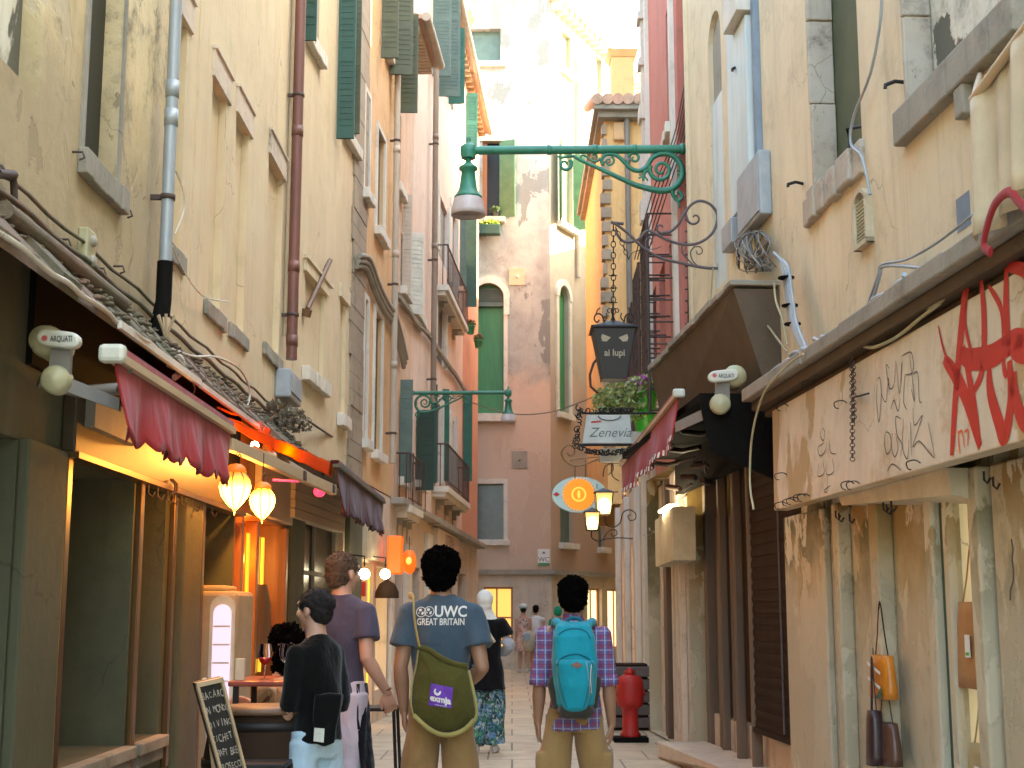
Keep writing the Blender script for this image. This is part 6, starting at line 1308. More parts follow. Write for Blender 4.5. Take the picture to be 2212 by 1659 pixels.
cloth('polo_purple', (.075,.065,.095), fold=.6, fs=5); cloth('apron_navy', (.009,.009,.013), fold=.9, fs=6); cloth('trousers_lilac', (.58,.50,.55), fold=.9, fs=6); cloth('sweater_black', (.005,.005,.0045), fold=.7, fs=7); cloth('denim_pale', (.42,.56,.64), fold=.7, fs=9)
cloth('scarf_white', (.66,.68,.64), fold=.8, fs=9); cloth('black_knit', (.005,.005,.006), fold=.8, fs=5); cloth('dress_cream', (.6,.42,.3), fold=.7); cloth('tank_white', (.78,.75,.72)); cloth('shorts_navy', (.03,.035,.06)); cloth('green_cloth', (.02,.30,.16)); cloth('beige_cloth', (.55,.47,.33)); cloth('sleeve_blue', (.38,.44,.52)); cloth('turquoise', (.012,.27,.34), fold=.4, fs=10, rough=.6); cloth('turquoise_dark', (.01,.13,.18), fold=.3); cloth('pack_grey', (.045,.04,.032), fold=.5)
paint('shoe', (.10,.09,.08), .6); paint('shoe_white', (.6,.6,.58), .6); paint('patch_purple', (.14,.03,.38), .6, dirt=0); paint('patch_white', (.72,.70,.62), .7, dirt=0); paint('leather', (.16,.06,.03), .5)
def plaid():
    k = NB('plaid'); g = k.n('ShaderNodeTexCoord'); sp = k.n('ShaderNodeSeparateXYZ'); k.l(g.outputs['Object'], sp.inputs[0])
    def band(src, f, lo, ph=0.0):
        m1 = k.mul(src, f); m2 = k.mul(m1, ph, 'ADD'); fr_ = k.n('ShaderNodeMath', operation='FRACT'); k.l(m2, fr_.inputs[0]); r = k.n('ShaderNodeMath', operation='LESS_THAN'); k.l(fr_.outputs[0], r.inputs[0]); r.inputs[1].default_value = lo; return r.outputs[0]
    x, z = sp.outputs[0], sp.outputs[2]; c = (.085,.10,.27)
    col = k.mix(k.mul(band(x, 20, .35), .5), c, (.30,.035,.05)); col = k.mix(k.mul(band(z, 18, .35, .3), .5), col, (.30,.035,.05))
    col = k.mix(k.mul(band(x, 20, .12, .45), .5), col, (.60,.58,.66)); col = k.mix(k.mul(band(z, 18, .12, .6), .5), col, (.68,.64,.70))
    col = k.mix(k.mul(band(x, 40, .12, .1), .6), col, (.03,.04,.14)); col = k.mix(k.mul(band(z, 36, .12, .1), .6), col, (.03,.04,.14))
    k.l(col, k.b.inputs['Base Color']); k.b.inputs['Roughness'].default_value = .9; k.l(k.bump(k.noise(7, 4), .6, .02), k.b.inputs['Normal']); M['plaid'] = k.m
plaid()
def spotted(name, base, cols, sc):
    k = NB(name); c = base
    for i, q in enumerate(cols): c = k.mix(k.ramp(k.noise(sc*(1+.3*i), 3, (1+.2*i, 1, 1.1), dist=1), .53, .57), c, q)
    k.l(c, k.b.inputs['Base Color']); k.b.inputs['Roughness'].default_value = .9; k.l(k.bump(k.noise(6, 4), .6, .03), k.b.inputs['Normal']); M[name] = k.m
spotted('pattern_trousers', (.03,.13,.13), [(.05,.22,.10), (.12,.25,.45), (.35,.40,.38), (.01,.04,.06)], 9); spotted('floral_dress', (.62,.52,.45), [(.50,.12,.08), (.15,.2,.2), (.7,.35,.25)], 12)
def solid(mb, name, mat, parent, voxel=.008, amp=0, freq=8, smooth=3, amp2=0, f2=30, label=None, xf=None, tufts=None):
    "one continuous skin grown over the overlapping volumes in mb, then wrinkled along its normals"
    me = bpy.data.meshes.new('tmp'); me.from_pydata([tuple(v) for v in mb.v], [], mb.f); bm = bmesh.new(); bm.from_mesh(me)
    bmesh.ops.remove_doubles(bm, verts=bm.verts, dist=1e-5); bmesh.ops.recalc_face_normals(bm, faces=bm.faces); bm.to_mesh(me); bm.free()
    o = bpy.data.objects.new('tmp', me); COL.objects.link(o); r = o.modifiers.new('r', 'REMESH'); r.mode = 'VOXEL'; r.voxel_size = voxel
    s_ = o.modifiers.new('s', 'SMOOTH'); s_.iterations = smooth; s_.factor = .6
    dg = bpy.context.evaluated_depsgraph_get(); m2 = bpy.data.meshes.new_from_object(o.evaluated_get(dg)); bpy.data.objects.remove(o)
    if amp or amp2:
        nn = [v.normal.copy() for v in m2.vertices]
        for v, n_ in zip(m2.vertices, nn):
            p = v.co; d_ = amp*noise.noise(Vector((p.x*freq, p.y*freq, p.z*freq*.55)))
            if amp2: d_ += amp2*noise.noise(p*f2)
            v.co = p+n_*d_
    b = MB(); b.v = [tuple(v.co) for v in m2.vertices]; b.f = [tuple(p.vertices) for p in m2.polygons]; b.sm = [True]*len(b.f)
    if tufts:
        rnd = random.Random(len(b.v)); nn = [v.normal.copy() for v in m2.vertices]; nv = len(nn)
        for _ in range(tufts[0]):
            i = rnd.randrange(nv); p = Vector(b.v[i]); n_ = nn[i]; sz = tufts[1]*rnd.uniform(.5, 1.4); tg = n_.cross(Vector((rnd.gauss(0, 1), rnd.gauss(0, 1), rnd.gauss(0, 1)))).normalized()
            q = p+n_*sz*.9+tg*sz*rnd.uniform(-.6, .6); b.add([p-tg*sz*.35, p+tg*sz*.35, q+tg*sz*.25, q-tg*sz*.3], [(0, 1, 2, 3)])
    if xf: b.v = [tuple(xf @ Vector(v)) for v in b.v]
    bpy.data.meshes.remove(m2); return b.build(name, mat, parent, label=label)
def loft(m, rings, n=28, pw=1.0):
    "horizontal ellipses (z, rx, ry, cx, cy) joined into a closed body"
    rr = []
    for i in range(len(rings)-1):
        a, b = rings[i], rings[i+1]
        for t in (0, .5): rr.append([a[j]+(b[j]-a[j])*t for j in range(5)])
    rr.append(list(rings[-1])); vs = []; fs = []
    for z, rx, ry, cx, cy in rr:
        for i in range(n): q = 2*pi*i/n; c, s_ = cos(q), sin(q); vs.append((cx+rx*(abs(c)**pw)*(1 if c > 0 else -1), cy+ry*(abs(s_)**pw)*(1 if s_ > 0 else -1), z))
    for k_ in range(len(rr)-1):
        for i in range(n): fs.append((k_*n+i, k_*n+(i+1) % n, (k_+1)*n+(i+1) % n, (k_+1)*n+i))
    fs += [tuple(range(n-1, -1, -1)), tuple(range((len(rr)-1)*n, len(rr)*n))]
    m.add(vs, fs, True)
def limb(m, pts, rs, n=16):
    pts = [Vector(p) for p in pts]; pp = bez(pts, 5); k_ = len(pp)-1; L = len(rs)-1; rl = []
    for i in range(k_+1):
        t = i/k_*L; j = min(int(t), L-1); rl.append(rs[j]+(rs[j+1]-rs[j])*(t-j))
    m.tube(pp, rl, n)
def hand(m, w_, d, palm_n, s=1.0, curl=.5, side=1, spread=.18):
    "palm plus four unequal bent fingers and a thumb leaving the palm's side; d = pointing, palm_n = towards the palm"
    w_ = Vector(w_); d = Vector(d).normalized(); pn = Vector(palm_n); pn = (pn-d*pn.dot(d)).normalized(); sd_ = d.cross(pn)*side
    for k_ in range(4):
        b = w_+d*.012*s+sd_*((k_-1.5)*.012*s); e = w_+d*.092*s+sd_*((k_-1.5)*.021*s); m.tube([b, b.lerp(e, .5), e], [.015*s, .0155*s, .0125*s], 10)
    for k_, L in enumerate((.070, .080, .075, .060)):
        p = w_+d*.088*s+sd_*((k_-1.5)*.0215*s); dirn = (d+sd_*(k_-1.5)*spread*.4).normalized(); pts = [p-dirn*.012]; a = curl*.5; q = p
        for sgm, fr_ in enumerate((.45, .32, .23)):
            dd = dirn*cos(a)+pn*sin(a); pts.append(q); q = q+dd*L*fr_*s; a += curl*.75
        pts.append(q); m.tube(pts, [.0105*s, .0105*s, .0098*s, .0092*s, .0075*s], 10); m.ell(q, .0075*s, 8)
    p = w_+d*.022*s-sd_*.022*s; t1 = p-sd_*.026*s+d*.028*s+pn*.012*s; t2 = t1+d*.028*s-sd_*.006*s+pn*.010*s; t3 = t2+d*.022*s+pn*.006*s
    m.tube([p, t1, t2, t3], [.015*s, .0125*s, .011*s, .0085*s], 10); m.ell(t3, .0085*s, 8)
def head_mb(m, c, s=1.0, look=0, nod=0):
    R = Matrix.Rotation(look, 3, 'Z') @ Matrix.Rotation(nod, 3, 'X'); c = Vector(c); E = lambda p, r: m.ell(c+R @ (Vector(p)*s), tuple(x*s for x in r), 20, R)
    E((0, -.012, .022), (.074, .092, .088)); E((0, .022, -.035), (.060, .064, .070)); E((0, .048, -.080), (.032, .034, .026)); E((0, .078, .035), (.050, .018, .020))
    m.tube([c+R @ (Vector((0, .086, .020))*s), c+R @ (Vector((0, .108, -.018))*s)], [.009*s, .015*s], 10); E((0, .106, -.020), (.014, .011, .009)); E((0, .083, -.052), (.024, .010, .007)); E((0, .080, -.064), (.020, .010, .006))
    for sx in (-1, 1): E((sx*.032, .072, -.022), (.024, .022, .022)); E((sx*.077, -.008, -.008), (.009, .020, .032)); E((sx*.072, .0, -.028), (.01, .012, .012))
    return R
def face_bits(parent, c, s, R, xf=None):
    xf = xf or Matrix.Identity(4)
    for sx in (-1, 1):
        m = MB(); m.ell(xf @ (Vector(c)+R @ (Vector((sx*.031, .082, .006))*s)), .0125*s, 10); m.build('eye', 'white_paint', parent)
        m = MB(); m.ell(xf @ (Vector(c)+R @ (Vector((sx*.031, .092, .006))*s)), .006*s, 8); m.build('iris', 'black_paint', parent)
        m = MB(); m.tube([xf @ (Vector(c)+R @ (Vector((sx*x, .088, .030-.2*abs(x-.03)))*s)) for x in (.014, .03, .05)], .004*s, 6); m.build('eyebrow', 'hair_black', parent)
class Person:
    "standing figure in local metres (x right, y forward, z up), placed by loc/rz; H = height"
    def __init__(s, label, loc, rz, H, skin, group=None):
        s.t = thing('person', label, 'person', loc, group); s.X = Matrix.Translation(Vector(loc)) @ Matrix.Rotation(rz, 4, 'Z'); s.s = H/1.8; s.skin = skin; s.H = H
    def sc(s, p): return Vector(p)*s.s
    def out(s, mb, name, mat, **k):
        o = solid(mb, name, mat, s.t, xf=s.X, **k); return o
    def plain(s, mb, name, mat, parent=None, **k):
        mb.v = [tuple(s.X @ Vector(v)) for v in mb.v]; return mb.build(name, mat, parent or s.t, **k)
    def body(s, armL, armR, legL, legR, look=0, nod=0, shw=.185, voxel=.0065, hands=(1, 1), headc=(0, .01, 1.675), curl=.55, hs=1.06, handdirs=None, lean=0, female=False):
        k = s.s; m = MB(); c = Vector(headc)*k; s.hc = c; s.hs = hs
        fx = .93 if female else 1
        loft(m, [(z*k, rx*k*fx, ry*k, 0, cy*k) for z, rx, ry, cy in ((.84, .12, .09, 0), (.93, .155, .11, 0), (1.08, .135, .098, 0), (1.25, .160, .108, 0), (1.38, .168, .10, 0), (1.46, .13, .078, 0), (1.50, .085, .065, 0), (1.53, .06, .058, .0))])
        m.tube([Vector((0, 0, 1.46))*k, c+Vector((0, -.012, -.05))*k], [.068*k, .060*k], 16); s.R = head_mb(m, c, k*hs, look, nod)
        for sd_, arm, hd in ((-1, armL, 0), (1, armR, 1)):
            sh = Vector((sd_*shw*.97, 0, 1.415)); el, wr, hdv, pn = [Vector(q) for q in arm]; k2 = k*(.86 if female else 1)
            sh = sh*k; el = el*k; wr = wr*k
            limb(m, [sh*.9+Vector((0, 0, .1*sh.z)), sh, sh.lerp(el, .5), el], [.05*k2, .056*k2, .050*k2, .042*k2]); limb(m, [el, el.lerp(wr, .3), el.lerp(wr, .7), wr, wr+hdv.normalized()*.02], [.042*k2, .045*k2, .035*k2, .027*k2, .026*k2])
            m.ell(sh, .058*k2, 14); m.ell(el, .043*k2, 12)
            if hands[hd]: hand(m, wr, hdv, pn, k*.98, curl, 1)
        for sd_, leg in ((-1, legL), (1, legR)):
            hp_ = Vector((sd_*.088, 0, .90))*k; kn, an, toe = [Vector(q)*k for q in leg]
            limb(m, [hp_, hp_.lerp(kn, .5), kn], [.092*k, .078*k, .056*k]); limb(m, [kn, kn.lerp(an, .3)+Vector((0, -.018, 0))*k, kn.lerp(an, .65), an], [.056*k, .060*k, .045*k, .036*k]); m.ell(kn, .056*k, 12)
            m.tube([an, an+Vector((0, 0, -.035))*k, toe], [.036*k, .038*k, .026*k], 10)
        s.arm = {-1: armL, 1: armR}; s.leg = {-1: legL, 1: legR}; s.shw = shw
        o = s.out(m, 'body', s.skin, voxel=voxel, smooth=2); return o
    def shirt(s, mat, hem=.93, sleeve=.6, r=(.072, .078), flare=.0, name='shirt', voxel=.008, amp=.018, wid=1.0, neck=1.525, dep=1.0, collar=False):
        k = s.s; m = MB(); R = [(hem, .172+flare, .128+flare), (1.05, .163, .12), (1.2, .176, .124), (1.33, .188, .126), (1.40, .188, .116), (1.45, .168, .100), (1.485, .125, .086), (1.505, .095, .078), (neck, .075, .07)]
        loft(m, [(z*k, rx*k*wid, ry*k*dep, 0, 0) for z, rx, ry in R])
        for sd_ in (-1, 1):
            sh = Vector((sd_*s.shw*.97, 0, 1.412))*k; el = Vector(s.arm[sd_][0])*k; wr = Vector(s.arm[sd_][1])*k
            pts = [sh*Vector((.55, 1, 1.0))+Vector((0, 0, .012)) if False else Vector((sh.x*.5, 0, sh.z+.01*k)), sh]
            m.ell(sh, r[0]*k*.97, 16); m.tube([Vector((sh.x*.35, 0, 1.475*k)), Vector((sh.x*.75, 0, 1.435*k)), sh], [.04*k, .052*k, r[0]*k*.93], 16)
            if sleeve <= 1: m.tube([Vector((sh.x*.6, 0, sh.z-.02)), sh, sh.lerp(el, sleeve)], [r[0]*k*.95, r[0]*k, r[1]*k], 18)
            else: m.tube([Vector((sh.x*.6, 0, sh.z-.02)), sh, el, el.lerp(wr, sleeve-1)], [r[0]*k*.95, r[0]*k, r[1]*k, r[1]*k*.95], 18)
        if collar: m.tube([Vector((0, 0, 1.49))*k, Vector((0, 0, 1.555))*k], [.078*k, .07*k], 18)
        return s.out(m, name, mat, voxel=voxel, amp=amp, freq=9, smooth=2)
    def shorts(s, mat, top=1.0, hem=.5, r=(.105, .118), name='shorts', voxel=.008, amp=.02, pockets=False):
        k = s.s; m = MB(); loft(m, [(z*k, rx*k, ry*k, 0, 0) for z, rx, ry in ((.80, .165, .115), (.88, .178, .128), (top, .165, .12))])
        for sd_ in (-1, 1):
            hp_ = Vector((sd_*.09, 0, .90)); kn, an, toe = [Vector(q) for q in s.leg[sd_]]
            if hem < kn.z: e = kn.lerp(an, (kn.z-hem)/(kn.z-an.z)); pts = [hp_, kn, e]; rr = [r[0], (r[0]+r[1])/2, r[1]]
            else: e = hp_.lerp(kn, (hp_.z-hem)/(hp_.z-kn.z)); pts = [hp_, hp_.lerp(e, .5), e]; rr = [r[0], (r[0]+r[1])/2, r[1]]
            m.tube([p*k for p in pts], [q*k for q in rr], 20)
            if pockets: c = hp_.lerp(kn, .75)*k; m.box(c.x+(.045 if sd_ > 0 else -.112)*k, c.x+(.112 if sd_ > 0 else -.045)*k, c.y-.09*k, c.y+.05*k, c.z-.09*k, c.z+.07*k)
        return s.out(m, name, mat, voxel=voxel, amp=amp, freq=8, smooth=2)
    def shoes(s, mat='shoe'):
        k = s.s
        for sd_ in (-1, 1):
            kn, an, toe = [Vector(q)*k for q in s.leg[sd_]]; m = MB(); m.tube([an+Vector((0, -.03, -.04))*k, an+Vector((0, .05, -.045))*k, toe+Vector((0, .02, .0))], [.045*k, .045*k, .036*k], 12); m.ell(an+Vector((0, -.01, -.02))*k, .048*k, 12)
            s.out(m, 'shoe', mat, voxel=.009)
    def hair(s, mat, kind='short', amp=.0, f2=40):
        k = s.s*getattr(s, 'hs', 1.0)*1.01; c = s.hc; R = s.R; m = MB(); E = lambda p, r: m.ell(c+R @ (Vector(p)*k), tuple(x*k for x in r), 24, R)
        if kind == 'afro': E((0, -.02, .045), (.104, .108, .092)); E((0, -.045, -.012), (.088, .085, .085)); E((0, -.058, -.06), (.060, .05, .045))
        elif kind == 'curly': E((0, -.014, .045), (.089, .10, .082)); E((0, -.045, -.01), (.080, .072, .072)); E((0, -.06, -.055), (.055, .04, .035))
        elif kind == 'short': E((0, -.018, .038), (.080, .098, .080)); E((0, -.045, -.010), (.074, .065, .072)); E((0, -.06, -.055), (.05, .035, .03))
        elif kind == 'bun': E((0, -.02, .035), (.083, .102, .085)); E((0, -.055, -.01), (.074, .062, .075)); E((.0, -.105, .035), (.042, .04, .042)); E((0, -.07, -.055), (.042, .028, .03))
        elif kind == 'long': E((0, -.02, .03), (.10, .11, .10)); E((0, -.08, -.12), (.11, .085, .16)); E((0, -.10, -.26), (.10, .07, .13)); E((.03, -.02, -.14), (.11, .09, .17))
        return s.out(m, 'hair', mat, voxel=.0055 if amp else .012, amp=.004, freq=20, amp2=amp, f2=f2, smooth=1, tufts={'afro': (6500, .011), 'curly': (6000, .009), 'short': (4000, .006), 'bun': (1500, .005), 'long': (7000, .016)}[kind])
def onto(parent, target, m, o_up=.004):
    "drop the vertices of m (camera-facing lettering) along +Y on to the target mesh"
    dg = bpy.context.evaluated_depsgraph_get(); bv = BVHTree.FromObject(target, dg); mw = Vector(ORG.get(target.name, (0, 0, 0)))
    out = []
    for v in m.v:
        v = Vector(v); h = bv.ray_cast(Vector((v.x, v.y-1, v.z))-mw, Vector((0, 1, 0)), 3)
        out.append(tuple(h[0]+mw+Vector((0, -o_up, 0))) if h[0] else tuple(v))
    m.v = out
STAND = ((-.10, .0, .50), (-.105, -.02, .085), (-.12, .15, .03)), ((.10, .02, .50), (.105, .0, .085), (.12, .17, .03))
# --- man in the blue tee with the olive bag
dA = 8.25; k_ = F/dA
p = Person('tall man in blue lettered tee with an olive bag on his back', ((955-CX)/k_, dA, 0), 0, 1.79, 'skin_tan')
p.body(((-.235, -.02, 1.10), (-.215, .04, .845), (.02, .1, -1), (1, .2, 0)), ((.245, -.06, 1.10), (.14, .12, .98), (-.6, 1, -.1), (-.6, 0, -1)), ((-.12, .03, .50), (-.125, -.02, .085), (-.14, .15, .03)), ((.12, .0, .50), (.125, -.14, .10), (.14, .02, .03)), curl=.6, headc=(0, .01, 1.655), look=-.15)
sh = p.shirt('tee_blue', hem=.90, sleeve=.62, r=(.074, .088), wid=1.02); p.shorts('shorts_khaki', 1.0, .49, (.098, .112)); p.shoes(); p.hair('hair_curly', 'afro', .014, 45); face_bits(p.t, p.hc, p.s, p.R, p.X)
def P2(px, py, Y=dA-.2): return atY(px, py, Y)
m = MB(); a = P2(957, 1332); lettering(m, 'UWC', P2(972, 1322), (1, 0, 0), (0, 0, 1), .088, bold=.002, wscale=.88); lettering(m, 'GREAT BRITAIN', P2(950, 1344), (1, 0, 0), (0, 0, 1), .054, wscale=.73, bold=.001)
def annulus(m, c, r0, r1, n=28):
    for i in range(n): a0_, a1_ = 2*pi*i/n, 2*pi*(i+1)/n; f = lambda r, a: c+V((r*cos(a), 0, r*sin(a))); m.quad(f(r0, a0_), f(r1, a0_), f(r1, a1_), f(r0, a1_))
for cx_, cy_ in ((907, 1322), (925, 1321)):
    c = P2(cx_, cy_); annulus(m, c, .026, .030)
    for bl in (((-.015, .016), (.0, .02), (.006, .01), (-.004, .002), (-.012, .004)), ((.004, .0), (.016, .002), (.014, -.012), (.006, -.018), (.0, -.01)), ((-.018, -.002), (-.010, -.004), (-.012, -.014))): m.quad(*[c+V((x, 0, z)) for x, z in bl])
onto(p.t, sh, m, .005); m.build('back_print', 'patch_white', p.t)
# the bag itself, a thing carried
bt = thing('sling_bag', 'slouchy olive drawstring bag with a purple patch on the back of the man in blue', 'bag', P2(957, 1500)); Yb2 = dA-.165
def cushion(m, outline, depth, n=9):
    c = sum(outline, Vector())/len(outline); N_ = len(outline)
    for sgn in (-1, .6):
        rings = []
        for j in range(n+1):
            s_ = cos(pi/2*j/n) if j < n else .001; rings.append([c.lerp(q, s_)+V((0, sgn*depth*sin(pi/2*j/n), 0)) for q in outline])
        for j in range(n):
            for i in range(N_): m.add([rings[j][i], rings[j][(i+1) % N_], rings[j+1][(i+1) % N_], rings[j+1][i]], [(0, 1, 2, 3)], True)
ol = [(903, 1396), (925, 1402), (950, 1418), (980, 1432), (1008, 1437), (1014, 1450), (1022, 1490), (1028, 1530), (1024, 1555), (1005, 1572), (978, 1583), (948, 1581), (918, 1566), (895, 1545), (888, 1515), (889, 1480), (894, 1445), (899, 1418)]
m = MB(); cushion(m, bez([atY(x, y, Yb2) for x, y in ol+[ol[0]]], 3)[:-1], .085); bo = m.build('body', 'bag_olive', bt, merge=True)
# wrinkle it
for v in bo.data.vertices: q = v.co; v.co.y += .012*noise.noise(Vector((q.x*18, 0, q.z*14)))
m = MB(); pts = bez([atY(x, y, Yb2-.03) for x, y in ((905, 1398), (899, 1440), (890, 1480), (888, 1520), (893, 1545))], 5); m.tube(pts, .013, 8, flat=.4); m.tube(bez([atY(x, y, Yb2-.04) for x, y in ((893, 1545), (930, 1577), (965, 1588), (1000, 1578), (1025, 1555))], 5), .014, 8); m.tube(bez([atY(x, y, Yb2-.02) for x, y in ((1012, 1448), (1024, 1500), (1030, 1540), (1025, 1556))], 5), .010, 8); m.each('piping', 'strap_olive', bt)
m = MB(); st = bez([atY(x, y, Y) for x, y, Y in ((884, 1285, 8.22), (893, 1292, 8.12), (894, 1320, 8.07), (898, 1355, 8.06), (906, 1398, 8.05))], 6); m.tube(st, .020, 8, flat=.3); m.build('strap', 'strap_olive', bt)
m = MB(); m.tube(bez([atY(x, y, Yb2-.03) for x, y in ((903, 1398), (925, 1404), (950, 1420), (980, 1434), (1010, 1440))], 5), .018, 8); m.build('drawn_mouth', 'bag_olive', bt)
m = MB(); pc = [atY(x, y, Yb2-.2) for x, y in ((928, 1478), (977, 1488), (973, 1533), (923, 1527))]; g_ = 6
for i in range(g_):
    for j in range(g_):
        f = lambda u, v: pc[0].lerp(pc[1], u).lerp(pc[3].lerp(pc[2], u), v); m.quad(f(i/g_, j/g_), f((i+1)/g_, j/g_), f((i+1)/g_, (j+1)/g_), f(i/g_, (j+1)/g_))
onto(bt, bo, m, .004); pt = m.build('patch', 'patch_purple', bt)
m = MB(); c = atY(942, 1496, Yb2-.2); ribbon(m, [c+V((q[0]*.001, 0, q[1]*.001)) for q in ((-8, 14), (-14, 2), (-8, -12), (6, -16), (16, -8), (18, 2))], .013, (0, 1, 0)); lettering(m, 'exmja', atY(949, 1514, Yb2-.2), ((pc[1]-pc[0]).normalized()), (0, 0, 1), .05, bold=.002); lettering(m, 'www.exmja.it', atY(950, 1527, Yb2-.2), ((pc[1]-pc[0]).normalized()), (0, 0, 1), .013)
onto(bt, bo, m, .0065); m.build('patch_print', 'patch_white', pt)
# --- man with the turquoise backpack
dB = 8.3; k_ = F/dB
p = Person('man in plaid shirt and tan shorts wearing a turquoise backpack', ((1237-CX)/k_, dB, 0), 0, 1.625, 'skin_tan')
p.body(((-.225, -.01, 1.09), (-.235, .05, .86), (.03, .12, -1), (1, .2, 0)), ((.225, -.01, 1.09), (.245, .05, .845), (-.02, .12, -1), (-1, .2, 0)), ((-.14, .02, .50), (-.13, -.12, .10), (-.14, .04, .03)), ((.14, .04, .50), (.13, .06, .085), (.14, .23, .03)), curl=.5, headc=(0, .015, 1.66), look=-.1)
sh = p.shirt('plaid', hem=.815, sleeve=.93, r=(.070, .064), flare=.008, wid=.98, collar=True); p.shorts('shorts_tan', .95, .46, (.098, .108), pockets=True); p.shoes(); p.hair('hair_curly', 'curly', .014, 50); face_bits(p.t, p.hc, p.s, p.R, p.X)
for sd_ in (-1, 1):
    el = Vector(p.arm[sd_][0]); wr = Vector(p.arm[sd_][1]); sh_ = Vector((sd_*.185, 0, 1.435)); e = sh_.lerp(el, .9); m = MB(); m.lathe(Vector((0, 0, 0)), [(.070, -.03), (.078, -.028), (.078, .028), (.070, .03)], 16); ax = (el-sh_).normalized()
    m = MB(); m.lathe(e*p.s, [(.058, -.03), (.070*p.s, -.028), (.070*p.s, .03), (.058, .032)], 18, axis=ax); p.plain(m, 'rolled_cuff', 'plaid')
bp = thing('backpack', 'turquoise backpack with dark base worn over the plaid shirt', 'backpack', atY(1240, 1450, dB-.15)); yb = dB-.115
def rbox(m, x0, x1, y0, y1, Yb_, Yf, rnd=.03, bulge=.0, n=24):
    pass
def pouch(rows, name, mat, yback, pw=.55, voxel=.007, amp=.006):
    "soft box: rows of (py, x0, x1, depth)"
    m = MB(); rr = []
    for py, xa, xb, dep in rows:
        a, b = atY(xa, py, yback-dep/2), atY(xb, py, yback-dep/2); rr.append((a.z, (b.x-a.x)/2, dep/2, (a.x+b.x)/2, yback-dep/2))
    loft(m, rr[::-1], 32, pw); return solid(m, name, mat, bp, voxel=voxel, amp=amp, freq=16, smooth=2)
main = pouch([(1343, 1212, 1264, .10), (1352, 1200, 1276, .15), (1375, 1194, 1284, .18), (1430, 1192, 1290, .20), (1480, 1196, 1288, .20), (1520, 1202, 1284, .18), (1536, 1212, 1276, .15)], 'main_body', 'turquoise', yb)
pouch([(1425, 1200, 1282, .235), (1432, 1198, 1286, .245), (1480, 1203, 1280, .25), (1528, 1214, 1268, .23), (1536, 1222, 1260, .20)], 'front_pocket', 'turquoise', yb)
pouch([(1524, 1206, 1282, .20), (1536, 1204, 1284, .205), (1548, 1212, 1276, .19), (1552, 1222, 1266, .16)], 'dark_base', 'pack_grey', yb)
pouch([(1462, 1186, 1206, .12), (1475, 1183, 1208, .13), (1530, 1194, 1212, .12)], 'side_pocket', 'pack_grey', yb); pouch([(1462, 1278, 1296, .12), (1475, 1276, 1298, .13), (1530, 1272, 1290, .12)], 'side_pocket', 'pack_grey', yb)
for pts, nm, mt, r in ((((1208, 1372), (1222, 1362), (1245, 1358), (1268, 1364), (1278, 1380)), 'zip', 'turquoise_dark', .004), (((1204, 1440), (1212, 1424), (1245, 1414), (1274, 1424), (1282, 1440)), 'zip', 'turquoise_dark', .005), (((1268, 1430), (1274, 1470), (1276, 1505)), 'cord', 'zinc', .003), (((1280, 1432), (1277, 1465), (1281, 1500)), 'cord', 'tank_white', .003), (((1206, 1455), (1216, 1500), (1226, 1530)), 'seam', 'turquoise_dark', .003), (((1276, 1455), (1270, 1500), (1262, 1530)), 'seam', 'turquoise_dark', .003)):
    m = MB(); m.tube(bez([atY(x, y, yb-.3) for x, y in pts], 4), r, 6)
    dg = bpy.context.evaluated_depsgraph_get(); off = []
    for v in m.v:
        v = Vector(v); best = None
        for tg in bp.children:
            if tg.name.startswith(('main', 'front')):
                o0 = Vector(ORG[tg.name]); h = tg.ray_cast(Vector((v.x, v.y-.5, v.z))-o0, Vector((0, 1, 0)))
                if h[0]: y = (h[1]+o0).y; best = y if best is None else min(best, y)
        off.append((v.x, (best if best is not None else yb-.2)+(v.y-(yb-.3))-.001, v.z))
    m.v = off; m.build(nm, mt, bp)
fpk = [o for o in bp.children if o.name.startswith('front')][0]
def on_pack(m, up): onto(bp, fpk, m, up)
m = MB(); pts = [atY(x, y, yb-.3) for x, y in ((1233, 1437), (1247, 1430), (1261, 1438), (1247, 1445))]; m.quad(*pts); on_pack(m, .004); m.build('logo_diamond', 'leather', bp)
m = MB()
for sx in (-1, 1):
    m.tube(bez([atY(1240+sx*x, y, Y) for x, y, Y in ((20, 1362, yb-.10), (30, 1351, yb-.05), (37, 1345, yb+.01), (40, 1344, yb+.08), (41, 1352, yb+.15))], 5), .026, 12, flat=1)
m.each('shoulder_strap', 'turquoise', bp)
m = MB(); m.tube(bez([atY(x, y, yb-.07) for x, y in ((1218, 1350), (1228, 1338), (1240, 1335), (1252, 1338), (1262, 1350))], 5), .010, 8); m.build('grab_handle', 'turquoise_dark', bp)
m = MB(); lettering(m, 'N.B.', atY(1240, 1347, yb-.15), (1, 0, 0), (0, 0, 1), .022) if False else None
# --- man in the apron
dC = 8.9; k_ = F/dC
p = Person('grey haired man in purple tee with a dark apron and pale trousers', ((742-CX)/k_, dC, 0), -.45, 1.80, 'skin_fair')
p.body(((-.22, .0, 1.11), (-.20, .10, .88), (.02, .3, -1), (1, .2, 0)), ((.225, -.05, 1.13), (.295, .08, .92), (.22, .25, -1), (-.8, .6, 0)), ((-.10, .06, .50), (-.11, .10, .085), (-.12, .27, .03)), ((.10, -.02, .50), (.11, -.16, .10), (.12, .0, .03)), curl=.8, headc=(0, .02, 1.655), look=-.25, hs=1.14)
p.shirt('polo_purple', hem=.86, sleeve=.6, r=(.074, .080), wid=1.0); p.shorts('trousers_lilac', .98, .12, (.10, .075), name='trousers'); p.shoes('shoe_white'); p.hair('hair_auburn', 'short', .008, 45); face_bits(p.t, p.hc, p.s, p.R, p.X)
m = MB(); k2 = p.s; n = 18; vs = []
